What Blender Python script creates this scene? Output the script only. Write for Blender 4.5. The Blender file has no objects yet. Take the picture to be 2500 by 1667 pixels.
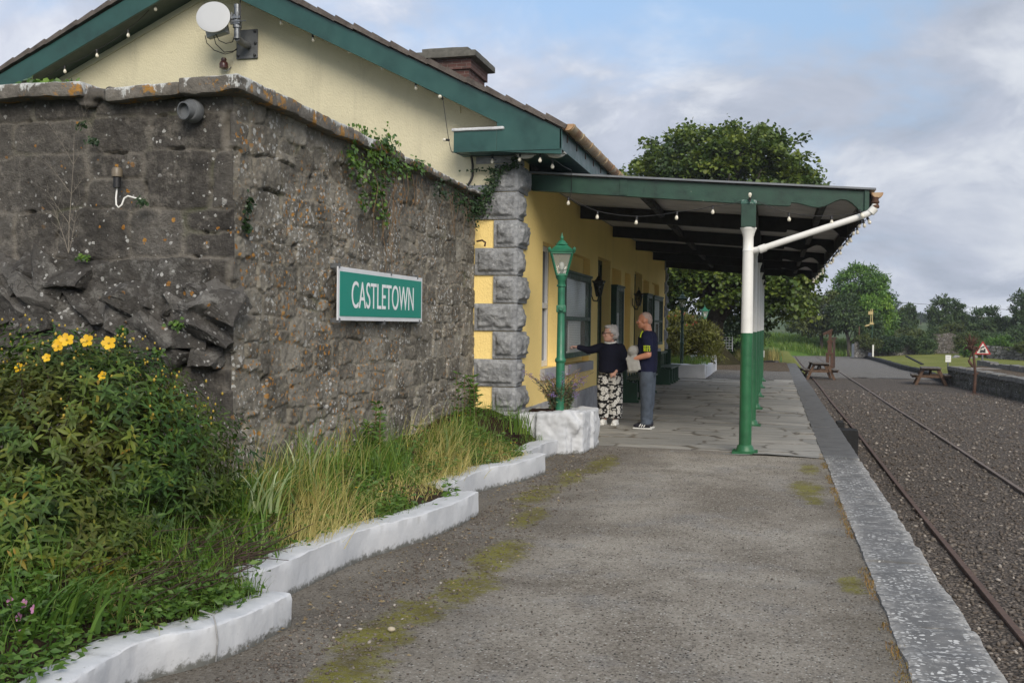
import bpy, math, random
import numpy as np
from mathutils import Vector, Matrix
R=math.radians
scene=bpy.context.scene
C=scene.collection
rng=np.random.default_rng(7)
random.seed(7)

# ------------------------------------------------------------------ object bookkeeping
def tag(o,label=None,cat=None,group=None,kind=None):
    if label: o['label']=label
    if cat: o['category']=cat
    if group: o['group']=group
    if kind: o['kind']=kind
    return o
def thing(name,label,cat,loc=(0,0,0),rz=0,group=None):
    o=bpy.data.objects.new(name,None); C.objects.link(o)
    o.location=loc; o.rotation_euler=(0,0,rz); o.empty_display_size=.1
    return tag(o,label,cat,group)
def dup(root,loc,rz=0,label=None,sc=None):
    def rec(o,parent):
        c=o.copy(); C.objects.link(c); c.parent=parent
        for ch in o.children: rec(ch,c)
        return c
    r=rec(root,None); r.location=loc; r.rotation_euler=(0,0,rz)
    if sc: r.scale=(sc,sc,sc)
    if label: r['label']=label
    return r
def link(name,me,parent=None,loc=None):
    o=bpy.data.objects.new(name,me); C.objects.link(o)
    if parent: o.parent=parent
    if loc is not None: o.location=loc
    return o

# ------------------------------------------------------------------ noise
def _hash(ix,iy,iz,seed):
    h=(ix.astype(np.int64)*374761393+iy.astype(np.int64)*668265263+iz.astype(np.int64)*2147483647+seed*1274126177)&0xffffffff
    h=((h^(h>>13))*1274126177)&0xffffffff
    h=(h^(h>>16))&0xffffffff
    return h.astype(np.float64)/0xffffffff
def vnoise(P,seed=0):
    P=np.asarray(P,dtype=np.float64); i=np.floor(P).astype(np.int64); f=P-i; f=f*f*(3-2*f)
    out=0
    for dx in (0,1):
        wx=f[:,0] if dx else 1-f[:,0]
        for dy in (0,1):
            wy=f[:,1] if dy else 1-f[:,1]
            for dz in (0,1):
                wz=f[:,2] if dz else 1-f[:,2]
                out=out+wx*wy*wz*_hash(i[:,0]+dx,i[:,1]+dy,i[:,2]+dz,seed)
    return out*2-1
def fbm(P,oct=4,seed=0,gain=.5):
    P=np.asarray(P,dtype=np.float64); a=1.;s=0;t=0
    for k in range(oct):
        s=s+a*vnoise(P*(2**k)+17.3*k,seed+k); t+=a; a*=gain
    return s/t
def sstep(a,b,x):
    t=np.clip((x-a)/(b-a),0,1); return t*t*(3-2*t)

# ------------------------------------------------------------------ mesh builders
def np_mesh(name,V,F,mats=(),attrs=None,smooth=True,fm=None):
    V=np.asarray(V,dtype=np.float32); me=bpy.data.meshes.new(name)
    if isinstance(F,np.ndarray):
        n,k=F.shape; me.vertices.add(len(V)); me.vertices.foreach_set('co',V.ravel())
        me.loops.add(n*k); me.loops.foreach_set('vertex_index',F.astype(np.int32).ravel())
        me.polygons.add(n); me.polygons.foreach_set('loop_start',np.arange(0,n*k,k,dtype=np.int32))
    else:
        me.from_pydata(V.tolist(),[],F)
    if fm is not None: me.polygons.foreach_set('material_index',np.asarray(fm,dtype=np.int32))
    me.update(calc_edges=True)
    if smooth: me.polygons.foreach_set('use_smooth',np.ones(len(me.polygons),dtype=bool))
    for m in mats: me.materials.append(m)
    for k,v in (attrs or {}).items():
        a=me.attributes.new(k,'FLOAT','POINT'); a.data.foreach_set('value',np.asarray(v,dtype=np.float32))
    return me
def grid_faces(nu,nv,off=0):
    i=np.arange(nu-1)[:,None]*nv+np.arange(nv-1)[None,:]
    i=i.ravel()+off
    return np.stack([i,i+nv,i+nv+1,i+1],1)

class MB:
    def __init__(s): s.v=[]; s.f=[]; s.m=[]; s.cur=0
    def mat(s,i): s.cur=i; return s
    def add(s,vs,fs):
        o=len(s.v); s.v+= [tuple(p) for p in vs]
        for f in fs: s.f.append(tuple(i+o for i in f)); s.m.append(s.cur)
        return s
    def box(s,x0,x1,y0,y1,z0,z1):
        vs=[(x,y,z) for z in (z0,z1) for y in (y0,y1) for x in (x0,x1)]
        return s.add(vs,[(0,2,3,1),(4,5,7,6),(0,1,5,4),(2,6,7,3),(0,4,6,2),(1,3,7,5)])
    def cbox(s,c,size,rot=None):
        h=[q/2 for q in size]; M=rot if rot is not None else Matrix.Identity(3); c=Vector(c)
        vs=[c+M@Vector((x*h[0],y*h[1],z*h[2])) for z in (-1,1) for y in (-1,1) for x in (-1,1)]
        return s.add(vs,[(0,2,3,1),(4,5,7,6),(0,1,5,4),(2,6,7,3),(0,4,6,2),(1,3,7,5)])
    def bar(s,a,b,w,h,up=(0,0,1)):
        a,b=Vector(a),Vector(b); d=(b-a); L=d.length; d.normalize(); u=Vector(up)
        r=d.cross(u); 
        if r.length<1e-4: r=d.cross(Vector((1,0,0)))
        r.normalize(); u=r.cross(d)
        M=Matrix((r,d,u)).transposed()
        return s.cbox((a+b)/2,(w,L,h),M)
    def tube(s,pts,r,n=8,caps=True):
        pts=[Vector(p) for p in pts]; m=len(pts)
        rs=r if isinstance(r,(list,tuple)) else [r]*m
        vs=[];fs=[]; prev=None
        for i,p in enumerate(pts):
            t=(pts[min(i+1,m-1)]-pts[max(i-1,0)]); t.normalize()
            if prev is None:
                a=t.cross(Vector((0,0,1)))
                if a.length<.05: a=t.cross(Vector((1,0,0)))
            else:
                a=prev-t*prev.dot(t)
                if a.length<1e-5: a=t.cross(Vector((1,0,0)))
            a.normalize(); prev=a; b=t.cross(a)
            for k in range(n):
                an=2*math.pi*k/n; vs.append(p+(a*math.cos(an)+b*math.sin(an))*rs[i])
        for i in range(m-1):
            for k in range(n):
                k2=(k+1)%n; fs.append((i*n+k,i*n+k2,(i+1)*n+k2,(i+1)*n+k))
        if caps: fs+=[tuple(range(n-1,-1,-1)),tuple(range((m-1)*n,m*n))]
        return s.add(vs,fs)
    def lathe(s,prof,c=(0,0,0),n=16,caps=True,M=None,phase=0,sq=None):
        vs=[];fs=[]; m=len(prof); c=Vector(c)
        for r,z in prof:
            for k in range(n):
                an=2*math.pi*k/n+phase
                p=Vector((r*math.cos(an),r*math.sin(an),z)); vs.append(c+(M@p if M is not None else p))
        for i in range(m-1):
            for k in range(n):
                k2=(k+1)%n; fs.append((i*n+k,i*n+k2,(i+1)*n+k2,(i+1)*n+k))
        if caps: fs+=[tuple(range(n-1,-1,-1)),tuple(range((m-1)*n,m*n))]
        return s.add(vs,fs)
    def prism(s,poly,fn,d0,d1):
        n=len(poly); vs=[fn(p[0],p[1],d0) for p in poly]+[fn(p[0],p[1],d1) for p in poly]
        fs=[tuple(range(n-1,-1,-1)),tuple(range(n,2*n))]+[(i,(i+1)%n,n+(i+1)%n,n+i) for i in range(n)]
        return s.add(vs,fs)
    def ball(s,c,r,nu=10,nv=7,M=None):
        r=r if isinstance(r,(list,tuple)) else (r,r,r); c=Vector(c); vs=[];fs=[]
        for j in range(nv+1):
            th=math.pi*j/nv
            for i in range(nu):
                ph=2*math.pi*i/nu
                p=Vector((r[0]*math.sin(th)*math.cos(ph),r[1]*math.sin(th)*math.sin(ph),r[2]*math.cos(th)))
                vs.append(c+(M@p if M is not None else p))
        for j in range(nv):
            for i in range(nu):
                i2=(i+1)%nu; fs.append((j*nu+i,(j+1)*nu+i,(j+1)*nu+i2,j*nu+i2))
        return s.add(vs,fs)
    def build(s,name,mats,parent=None,smooth=None,bevel=0,loc=None):
        mats=mats if isinstance(mats,(list,tuple)) else [mats]
        me=bpy.data.meshes.new(name); me.from_pydata(s.v,[],s.f)
        for m in mats: me.materials.append(m)
        me.polygons.foreach_set('material_index',s.m); me.update()
        if smooth:
            me.polygons.foreach_set('use_smooth',[True]*len(me.polygons)); me.set_sharp_from_angle(angle=R(smooth))
        o=link(name,me,parent,loc)
        if bevel:
            b=o.modifiers.new('b','BEVEL'); b.width=bevel; b.segments=2; b.limit_method='ANGLE'; b.angle_limit=R(40)
        return o
def sculpt(mb,voxel,sm=4,disp=None,smooth=True):
    """fuse overlapping shapes of a builder into one continuous skin; disp(P)->offset along normal"""
    me=bpy.data.meshes.new('t'); me.from_pydata(mb.v,[],mb.f); me.update()
    o=bpy.data.objects.new('t',me); C.objects.link(o)
    r=o.modifiers.new('r','REMESH'); r.mode='VOXEL'; r.voxel_size=voxel
    if sm: q=o.modifiers.new('s','SMOOTH'); q.iterations=sm; q.factor=.5
    dg=bpy.context.evaluated_depsgraph_get(); dg.update()
    out=bpy.data.meshes.new_from_object(o.evaluated_get(dg)); bpy.data.objects.remove(o); bpy.data.meshes.remove(me)
    if disp:
        n=len(out.vertices); P=np.empty(n*3,np.float32); N=np.empty(n*3,np.float32)
        out.vertices.foreach_get('co',P); out.vertices.foreach_get('normal',N)
        P=P.reshape(-1,3).astype(np.float64); N=N.reshape(-1,3)
        out.vertices.foreach_set('co',(P+N*disp(P)[:,None]).astype(np.float32).ravel()); out.update()
    out.materials.clear()
    out.polygons.foreach_set('use_smooth',np.full(len(out.polygons),bool(smooth)))
    return out

# ------------------------------------------------------------------ leaf / blade batches
LEAF=dict(  # template: points (x across, y along, z up) in unit length, quads
  fold=(np.array([[0,0,0],[-.22,.38,.05],[0,.42,-.03],[.22,.38,.05],[0,1,-.12]]),np.array([[0,2,1,1],[0,3,2,2],[1,2,4,4],[2,3,4,4]])),
  lance=(np.array([[0,0,0],[-.15,.33,.05],[0,.36,0],[.15,.33,.05],[-.12,.68,.0],[0,.72,-.05],[.12,.68,.0],[0,1,-.16]]),
         np.array([[0,2,1,1],[0,3,2,2],[1,2,5,4],[2,3,6,5],[4,5,7,7],[5,6,7,7]])),
  card=(np.array([[-.35,0,0],[.35,0,0],[.45,.8,.12],[-.45,.8,.12]]),np.array([[0,1,2,3]])),
  palm=(np.array([[0,0,0],[-.5,.35,.05],[-.3,.75,0],[0,.55,-.04],[0,1,-.1],[.3,.75,0],[.5,.35,.05]]),np.array([[0,3,2,1],[2,3,4,4],[3,5,4,4],[0,6,5,3]])),
)
def leaf_mesh(name,kind,P,D,N,S,mats,hue=None,extra=None):
    """P base, D direction, N approx normal, S length"""
    T,F=LEAF[kind]; n=len(P); P=np.asarray(P,float); D=np.asarray(D,float); N=np.asarray(N,float)
    D=D/np.linalg.norm(D,axis=1,keepdims=True); X=np.cross(D,N); X/= (np.linalg.norm(X,axis=1,keepdims=True)+1e-9); Z=np.cross(X,D)
    S=np.broadcast_to(np.asarray(S,float),(n,))
    V=P[:,None,:]+S[:,None,None]*(T[None,:,0:1]*X[:,None,:]+T[None,:,1:2]*D[:,None,:]+T[None,:,2:3]*Z[:,None,:])
    k=len(T); h=rng.random(n) if hue is None else np.asarray(hue)
    me=bpy.data.meshes.new(name)
    FF=(F[None,:,:]+(np.arange(n)*k)[:,None,None]).reshape(-1,4)
    tri=FF[:,2]==FF[:,3]
    if tri.any():
        # mixed tris and quads
        cnt=np.where(tri,3,4); st=np.concatenate([[0],np.cumsum(cnt)[:-1]]).astype(np.int32)
        mask=np.ones(FF.shape,bool); mask[tri,3]=False; li=FF[mask]
        me.vertices.add(n*k); me.vertices.foreach_set('co',V.astype(np.float32).ravel())
        me.loops.add(len(li)); me.loops.foreach_set('vertex_index',li.astype(np.int32))
        me.polygons.add(len(FF)); me.polygons.foreach_set('loop_start',st)
        me.update(calc_edges=True)
    else:
        me=np_mesh(name,V.reshape(-1,3),FF)
    me.polygons.foreach_set('use_smooth',np.ones(len(me.polygons),dtype=bool))
    for m in (mats if isinstance(mats,(list,tuple)) else [mats]): me.materials.append(m)
    a=me.attributes.new('hue','FLOAT','POINT'); a.data.foreach_set('value',np.repeat(h,k).astype(np.float32))
    return me
def blades(name,P,H,W,A,bend,mats,hue=None,seg=4,lean=(0,.22)):
    """grass blades as bent tapering ribbons; P bases, H heights, W widths, A lean azimuth, bend 0..1.5"""
    P=np.asarray(P,float); n=len(P); H=np.broadcast_to(H,(n,)).astype(float); W=np.broadcast_to(W,(n,)).astype(float)
    bend=np.broadcast_to(bend,(n,)).astype(float)
    L=np.stack([np.cos(A),np.sin(A),np.zeros(n)],1); tw=A+np.pi/2+rng.normal(0,.6,n); S=np.stack([np.cos(tw),np.sin(tw),np.zeros(n)],1)
    V=[]; c=P.copy(); ang=rng.uniform(*lean,n)
    for i in range(seg+1):
        t=i/seg; w=W*(1-t**1.6)*.5+.0004
        V+= [c-S*w[:,None],c+S*w[:,None]]
        ang=ang+bend/seg*(.4+1.2*t)
        c=c+(L*np.sin(ang)[:,None]+np.array([0,0,1.])*np.cos(ang)[:,None])*(H/seg)[:,None]
    V=np.stack(V,1); k=V.shape[1]
    F=np.array([[2*i,2*i+1,2*i+3,2*i+2] for i in range(seg)])
    FF=(F[None]+(np.arange(n)*k)[:,None,None]).reshape(-1,4)
    h=rng.random(n) if hue is None else hue
    return np_mesh(name,V.reshape(-1,3),FF,mats,{'hue':np.repeat(h,k)})
def rdir(n,zlo=-.3,zhi=1):
    z=rng.uniform(zlo,zhi,n); a=rng.uniform(0,2*np.pi,n); r=np.sqrt(np.maximum(0,1-z*z))
    return np.stack([r*np.cos(a),r*np.sin(a),z],1)
# ------------------------------------------------------------------ materials
class NT:
    def __init__(s,name,rough=.8,metal=0,spec=.5):
        s.m=bpy.data.materials.new(name); s.m.use_nodes=True; s.t=s.m.node_tree; s.b=s.t.nodes['Principled BSDF']
        s.b.inputs['Roughness'].default_value=rough; s.b.inputs['Metallic'].default_value=metal; s.b.inputs['Specular IOR Level'].default_value=spec
    def new(s,ty,**kw):
        n=s.t.nodes.new(ty)
        for k,v in kw.items(): setattr(n,k,v)
        return n
    def put(s,sock,v):
        if hasattr(v,'is_output'): s.t.links.new(v,sock)
        elif isinstance(v,(tuple,list)): sock.default_value=(*v,1) if len(v)==3 and sock.type=='RGBA' else v
        elif v is not None: sock.default_value=v
    def co(s,kind='Object'):
        if not hasattr(s,'_tc'): s._tc=s.new('ShaderNodeTexCoord')
        return s._tc.outputs[kind]
    def pos(s): return s.new('ShaderNodeNewGeometry').outputs['Position']
    def map(s,vec=None,scale=(1,1,1),loc=(0,0,0),rot=(0,0,0)):
        n=s.new('ShaderNodeMapping'); s.put(n.inputs[0],vec if vec is not None else s.co()); n.inputs['Scale'].default_value=scale; n.inputs['Location'].default_value=loc; n.inputs['Rotation'].default_value=rot
        return n.outputs[0]
    def noise(s,scale=5,detail=4,rough=.55,vec=None,dist=0,dim='3D'):
        n=s.new('ShaderNodeTexNoise'); n.noise_dimensions=dim; s.put(n.inputs['Vector'],vec if vec is not None else s.co())
        n.inputs['Scale'].default_value=scale; n.inputs['Detail'].default_value=detail; n.inputs['Roughness'].default_value=rough; n.inputs['Distortion'].default_value=dist
        return n.outputs[0]
    def noisec(s,scale=5,detail=2,vec=None):
        n=s.new('ShaderNodeTexNoise'); s.put(n.inputs['Vector'],vec if vec is not None else s.co()); n.inputs['Scale'].default_value=scale; n.inputs['Detail'].default_value=detail
        return n.outputs['Color']
    def vor(s,scale=5,vec=None,feature='F1',rand=1,out='Distance',dim='3D'):
        n=s.new('ShaderNodeTexVoronoi',feature=feature,voronoi_dimensions=dim); s.put(n.inputs['Vector'],vec if vec is not None else s.co()); n.inputs['Scale'].default_value=scale; n.inputs['Randomness'].default_value=rand
        return n.outputs[out]
    def ramp(s,fac,stops,interp='LINEAR'):
        n=s.new('ShaderNodeValToRGB'); s.put(n.inputs[0],fac); e=n.color_ramp.elements; n.color_ramp.interpolation=interp
        while len(e)<len(stops): e.new(.5)
        for el,(p,c) in zip(e,stops): el.position=p; el.color=(*c,1) if isinstance(c,(tuple,list)) else (c,c,c,1)
        return n.outputs[0]
    def mix(s,f,a,b,mode='MIX'):
        n=s.new('ShaderNodeMix',data_type='RGBA',blend_type=mode); s.put(n.inputs[0],f); s.put(n.inputs[6],a); s.put(n.inputs[7],b); return n.outputs[2]
    def math(s,op,a,b=None,c=None,clamp=False):
        n=s.new('ShaderNodeMath',operation=op,use_clamp=clamp); s.put(n.inputs[0],a); s.put(n.inputs[1],b)
        if c is not None: s.put(n.inputs[2],c)
        return n.outputs[0]
    def vmath(s,op,a,b=None):
        n=s.new('ShaderNodeVectorMath',operation=op); s.put(n.inputs[0],a)
        if b is not None: s.put(n.inputs[1],b)
        return n.outputs[1] if op in('LENGTH','DISTANCE','DOT_PRODUCT') else n.outputs[0]
    def step(s,x,a,b):
        n=s.new('ShaderNodeMapRange',interpolation_type='SMOOTHSTEP'); s.put(n.inputs[0],x); n.inputs[1].default_value=a; n.inputs[2].default_value=b; return n.outputs[0]
    def sep(s,v):
        n=s.new('ShaderNodeSeparateXYZ'); s.put(n.inputs[0],v); return n.outputs
    def comb(s,x,y,z):
        n=s.new('ShaderNodeCombineXYZ'); s.put(n.inputs[0],x); s.put(n.inputs[1],y); s.put(n.inputs[2],z); return n.outputs[0]
    def attr(s,name): return s.new('ShaderNodeAttribute',attribute_name=name).outputs['Fac']
    def bump(s,h,strength=.5,dist=.01):
        n=s.new('ShaderNodeBump'); s.put(n.inputs['Height'],h); n.inputs['Strength'].default_value=strength; n.inputs['Distance'].default_value=dist
        s.t.links.new(n.outputs[0],s.b.inputs['Normal']); return s
    def out(s,col,rough=None):
        s.put(s.b.inputs['Base Color'],col)
        if rough is not None: s.put(s.b.inputs['Roughness'],rough)
        return s.m
def g3(v,t=(1,1,1)): return (v*t[0],v*t[1],v*t[2])

def paint(name,c,rough=.45,wear=.12,scale=6,bump=.15,chip=None,chipc=(.5,.5,.47),metal=0):
    n=NT(name,rough,metal); a=n.noise(scale,6,.65); lo=tuple(x*(1-wear*1.6) for x in c); hi=tuple(min(1,x*(1+wear)) for x in c)
    col=n.ramp(a,[(.3,lo),(.5,c),(.72,hi)])
    if chip: col=n.mix(n.step(n.noise(chip[0],6,.7),chip[1],chip[1]+.04),col,chipc)
    n.bump(n.noise(scale*9,4,.6),bump,.004)
    return n.out(col,n.ramp(n.noise(scale*2,3),[(.3,rough*.8),(.7,min(1,rough*1.3))]))
def plain(name,c,rough=.6,metal=0):
    n=NT(name,rough,metal); return n.out(n.ramp(n.noise(14,3),[(.3,tuple(x*.85 for x in c)),(.7,tuple(min(1,x*1.1) for x in c))]))

def stone_wall(name,cols,mortar,white,orange,dark=1,crack=.4):
    n=NT(name,.92,spec=.25); st=n.attr('stone'); jt=n.attr('joint')
    big=n.noise(1.3,4,.6); fine=n.noise(16,8,.72); mid=n.noise(5,5,.65)
    c=n.ramp(st,[(0,cols[0]),(.35,cols[1]),(.7,cols[2]),(1,cols[3])])
    c=n.mix(n.step(mid,.35,.7),c,n.mix(.5,c,cols[0])); c=n.mix(n.math('MULTIPLY',n.step(n.noise(8,8,.78,vec=n.map(loc=(5,5,2))),.5,.64),.5),c,mortar)
    c=n.mix(n.ramp(fine,[(.3,.0),(.75,.55)]),c,cols[3])
    mc=n.mix(n.noise(9,6,.7),mortar,tuple(x*.5 for x in mortar))
    c=n.mix(n.math('MULTIPLY',jt,n.ramp(n.noise(2.2,3),[(.3,.5),(.6,1)])),c,mc)
    c=n.mix(n.math('MULTIPLY',n.step(n.noise(1.7,5,.7),.5,.72),.6),c,tuple(x*.35*dark for x in cols[0]))
    # pinhole weathering
    c=n.mix(n.math('MULTIPLY',n.step(n.vor(26,n.vmath('ADD',n.co(),n.vmath('SCALE',n.noisec(5,2))) ),.16,.07),.65),c,tuple(x*.25 for x in cols[0]))
    # lichens: white round spots and orange crusts, both patchy
    w=n.vmath('ADD',n.co(),n.vmath('MULTIPLY',n.noisec(30,3),(.03,.03,.03)))
    def spots(scale,th,pres,patch):
        d=n.vor(scale,w); r=n.vor(scale,w,out='Color'); rx=n.sep(r)[0]
        rad=n.math('MULTIPLY',n.math('SUBTRACT',rx,1-pres),th/pres)
        return n.math('MULTIPLY',n.step(n.math('SUBTRACT',rad,d),-.015,.02),patch)
    zc=n.sep(n.co())
    hasy=n.step(zc[1],12.5,7.6)
    po=n.math('MULTIPLY',n.step(n.noise(1.1,3),.38,.6),n.math('ADD',n.math('MULTIPLY',hasy,.85),.25))
    ocol=n.ramp(n.noise(20,3),[(.3,(.36,.15,.025)),(.7,(.60,.31,.07))])
    c=n.mix(n.math('MULTIPLY',spots(30,.6,orange,po),.85),c,ocol)
    c=n.mix(n.math('MULTIPLY',spots(11,.42,orange*.6,po),n.step(n.noise(45,3),.38,.55)),c,ocol)
    pw=n.math('ADD',n.math('MULTIPLY',n.step(n.noise(1.6,3,vec=n.map(loc=(4,2,7))),.4,.58),.9),.1)
    wcol=n.ramp(n.noise(40,3),[(.3,(.42,.42,.4)),(.7,(.72,.71,.68))])
    c=n.mix(n.math('MULTIPLY',spots(12,.30,white,pw),.92),c,wcol)
    c=n.mix(n.math('MULTIPLY',spots(33,.5,white*1.3,pw),.9),c,wcol)
    # moss in joints
    c=n.mix(n.math('MULTIPLY',n.math('MULTIPLY',jt,n.step(n.noise(1.9,3,vec=n.map(loc=(9,1,3))),.56,.7)),.6),c,(.06,.075,.02))
    wv=n.vmath('ADD',n.co(),n.vmath('MULTIPLY',n.noisec(6,4),(.16,.16,.16))); ck=n.vor(5.5,wv,feature='DISTANCE_TO_EDGE'); ckm=n.math('MULTIPLY',n.math('MULTIPLY',n.step(ck,.016,.003),n.step(n.noise(2.6,3),.5,.6)),crack)
    c=n.mix(n.math('MULTIPLY',ckm,.8),c,tuple(x*.2 for x in cols[0]))
    h=n.math('ADD',n.math('ADD',n.math('MULTIPLY',fine,1),n.math('MULTIPLY',n.noise(60,6,.75),.5)),n.math('MULTIPLY',ckm,-.6))
    n.bump(h,1.,.045)
    return n.out(c)

def quoin_mat():
    n=NT('quoin_paint',.75); st=n.attr('joint')   # joint=1 on the drafted margin
    a=n.noise(9,7,.7); c=n.ramp(a,[(.32,(.12,.123,.128)),(.5,(.225,.23,.235)),(.68,(.4,.405,.41))])
    e=n.ramp(n.noise(5,6,.7),[(.3,(.2,.205,.215)),(.55,(.3,.308,.32)),(.75,(.48,.49,.5))])
    c=n.mix(st,c,e); c=n.mix(n.step(n.noise(30,5,.75),.62,.7),c,(.5,.5,.5))
    n.bump(n.math('ADD',n.noise(28,7,.75),n.math('MULTIPLY',n.vor(14,n.vmath('ADD',n.co(),n.vmath('MULTIPLY',n.noisec(8,3),(.1,.1,.1)))),.8)),.9,.025); return n.out(c)

def plaster(name,c,stain=.3,sc=60):
    n=NT(name,.85,spec=.3); a=n.noise(.9,5,.6); b=n.noise(7,5,.6)
    col=n.ramp(a,[(.25,tuple(x*(1-stain*.45) for x in c)),(.5,c),(.75,tuple(min(1,x*1.05) for x in c))])
    col=n.mix(n.math('MULTIPLY',n.step(b,.55,.8),.25),col,tuple(x*.75 for x in c))
    # grey weather streaks running down
    s=n.noise(1,5,.7,vec=n.map(scale=(2.2,2.2,.25)))
    col=n.mix(n.math('MULTIPLY',n.step(s,.52,.75),stain),col,(.22,.2,.15))
    col=n.mix(n.math('MULTIPLY',n.step(n.vor(9),.06,.03),.5),col,(.1,.09,.06))
    h=n.math('ADD',n.noise(sc,3,.6,vec=n.map(scale=(1,1,.6))),n.math('MULTIPLY',n.noise(sc*.28,4,.6),.7))
    n.bump(h,.8,.012); return n.out(col)

def foliage(name,cols,trans=.25,rough=.5,spec=.4,gain=1.45):
    n=NT(name,rough,spec=spec); h=n.attr('hue')
    cols=[tuple(min(.85,x*gain) for x in q) for q in cols]; k=len(cols)-1; c=n.ramp(h,[(i/k,x) for i,x in enumerate(cols)])
    c=n.mix(n.step(n.noise(1.2,3,vec=n.pos()),.4,.68),c,n.mix(.35,c,cols[-1]))
    n.put(n.b.inputs['Base Color'],c)
    tr=n.new('ShaderNodeBsdfTranslucent'); n.put(tr.inputs[0],n.mix(1.,c,(1.25,1.3,.5),'MULTIPLY'))
    ms=n.new('ShaderNodeMixShader'); ms.inputs[0].default_value=trans
    n.t.links.new(n.b.outputs[0],ms.inputs[1]); n.t.links.new(tr.outputs[0],ms.inputs[2])
    o=[x for x in n.t.nodes if x.type=='OUTPUT_MATERIAL'][0]; n.t.links.new(ms.outputs[0],o.inputs[0])
    return n.m
def rusty(name,a=(.04,.02,.014),b=(.085,.04,.022)):
    n=NT(name,.85); c=n.ramp(n.noise(13,6,.7),[(.3,a),(.6,b),(.8,(.2,.1,.05))]); n.bump(n.noise(60,4),.4,.01); return n.out(c)
def glass(name,c=(.9,.92,.92),rough=.03,alpha=.25):
    n=NT(name,rough); b=n.b; b.inputs['Base Color'].default_value=(*c,1); b.inputs['Alpha'].default_value=alpha; b.inputs['Specular IOR Level'].default_value=.9
    return n.m

M={}
M['wall_side']=stone_wall('rubble_stone',[(.075,.066,.052),(.155,.138,.112),(.24,.218,.183),(.36,.335,.285)],(.47,.425,.34),.46,.36)
M['wall_front']=stone_wall('grimy_shaded_rubble_stone',[(.042,.037,.033),(.08,.072,.063),(.125,.115,.102),(.21,.195,.175)],(.33,.30,.255),.13,.035,.8,.15)  # front face: black grime, with shade also put into the darker base
def coping():
    n=NT('coping_stone',.9,spec=.25); c=n.ramp(n.noise(7,7,.7),[(.3,(.085,.077,.068)),(.55,(.17,.155,.135)),(.75,(.26,.24,.21))])
    v=n.noise(1,6,.72,vec=n.map(scale=(4.5,4.5,2.2)))
    c=n.mix(n.step(n.noise(6,6,.75,vec=n.map(loc=(3,8,1))),.54,.6),c,(.36,.19,.05))
    up=n.sep(n.new('ShaderNodeNewGeometry').outputs['Normal'])[2]
    m=n.step(n.math('ADD',v,n.math('MULTIPLY',up,.25)),.55,.6)
    c=n.mix(n.math('MULTIPLY',m,.9),c,n.ramp(n.noise(30,5),[(.3,(.4,.41,.4)),(.7,(.68,.69,.67))]))
    n.bump(n.noise(24,7,.7),.8,.025); return n.out(c)
M['coping']=coping()
M['quoin']=quoin_mat()
M['cream']=plaster('cream_render',(.60,.55,.385),.36)
M['yellow']=plaster('yellow_render',(.90,.68,.265),.12)
M['white_wall']=paint('whitewash',(.52,.53,.545),.7,.06,5,.9,(3.5,.66),(.5,.5,.49))
def whitewash():
    n=NT('whitewashed_stone',.75,spec=.3); c=n.ramp(n.noise(4,6,.6),[(.3,(.44,.455,.475)),(.6,(.52,.53,.545))])
    z=n.sep(n.pos())[2]
    c=n.mix(n.math('MULTIPLY',n.step(n.math('ADD',z,n.math('MULTIPLY',n.noise(22,6,.75),.16)),.125,.085),.9),c,(.10,.10,.085))
    c=n.mix(n.math('MULTIPLY',n.step(n.noise(6,8,.8),.58,.66),.5),c,(.34,.34,.33)); c=n.mix(n.math('MULTIPLY',n.step(n.noise(30,5,.8),.63,.7),.5),c,(.2,.2,.18))
    n.bump(n.math('ADD',n.noise(9,5,.6),n.math('MULTIPLY',n.noise(50,4),.25)),.35,.014); return n.out(c)
M['whitewash']=whitewash()
M['teal']=paint('teal_green_paint',(.017,.066,.057),.35,.2,3,.1,(9,.74),(.25,.33,.31))
M['green']=paint('dark_green_paint',(.011,.046,.028),.45,.3,5,.35,(5,.66),(.22,.25,.2))
M['green_col']=paint('column_green_paint',(.018,.11,.042),.38,.15,6,.08,(14,.72),(.1,.25,.14))
M['green_lamp']=paint('lamp_green_paint',(.02,.14,.075),.4,.2,9,.1,(12,.7),(.16,.33,.22))
M['green_bench']=paint('bench_green_paint',(.01,.045,.022),.4,.2,5,.15)
M['dark_door']=paint('door_green_paint',(.008,.03,.018),.4,.2,5,.1)
M['white_paint']=paint('white_paint',(.72,.71,.67),.4,.05,4,.05,(10,.76),(.5,.46,.38))
M['sash']=paint('sash_white_paint',(.66,.67,.69),.4,.05,4,.05)
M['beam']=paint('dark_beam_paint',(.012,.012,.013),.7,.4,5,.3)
M['ceil']=paint('canopy_ceiling_paint',(.5,.49,.48),.6,.2,3,.2)
M['zinc']=paint('zinc_sheet',(.16,.17,.185),.5,.15,5,.05)
M['lead']=paint('lead_flashing',(.52,.53,.54),.6,.2,14,.6)
def tiles():
    n=NT('roof_tiles',.9); c=n.ramp(n.noise(6,6,.7),[(.3,(.05,.04,.034)),(.6,(.11,.092,.08)),(.8,(.17,.15,.13))]); n.bump(n.noise(40,5),.7,.02); return n.out(c)
M['tiles']=tiles()
def gutter():
    n=NT('rusty_cream_gutter',.6); c=n.ramp(n.noise(3.5,6,.7),[(.36,(.27,.13,.06)),(.46,(.40,.25,.13)),(.6,(.48,.39,.25)),(.75,(.58,.53,.4))]); n.bump(n.noise(40,4),.3,.008); return n.out(c)
M['gutter']=gutter()
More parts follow.
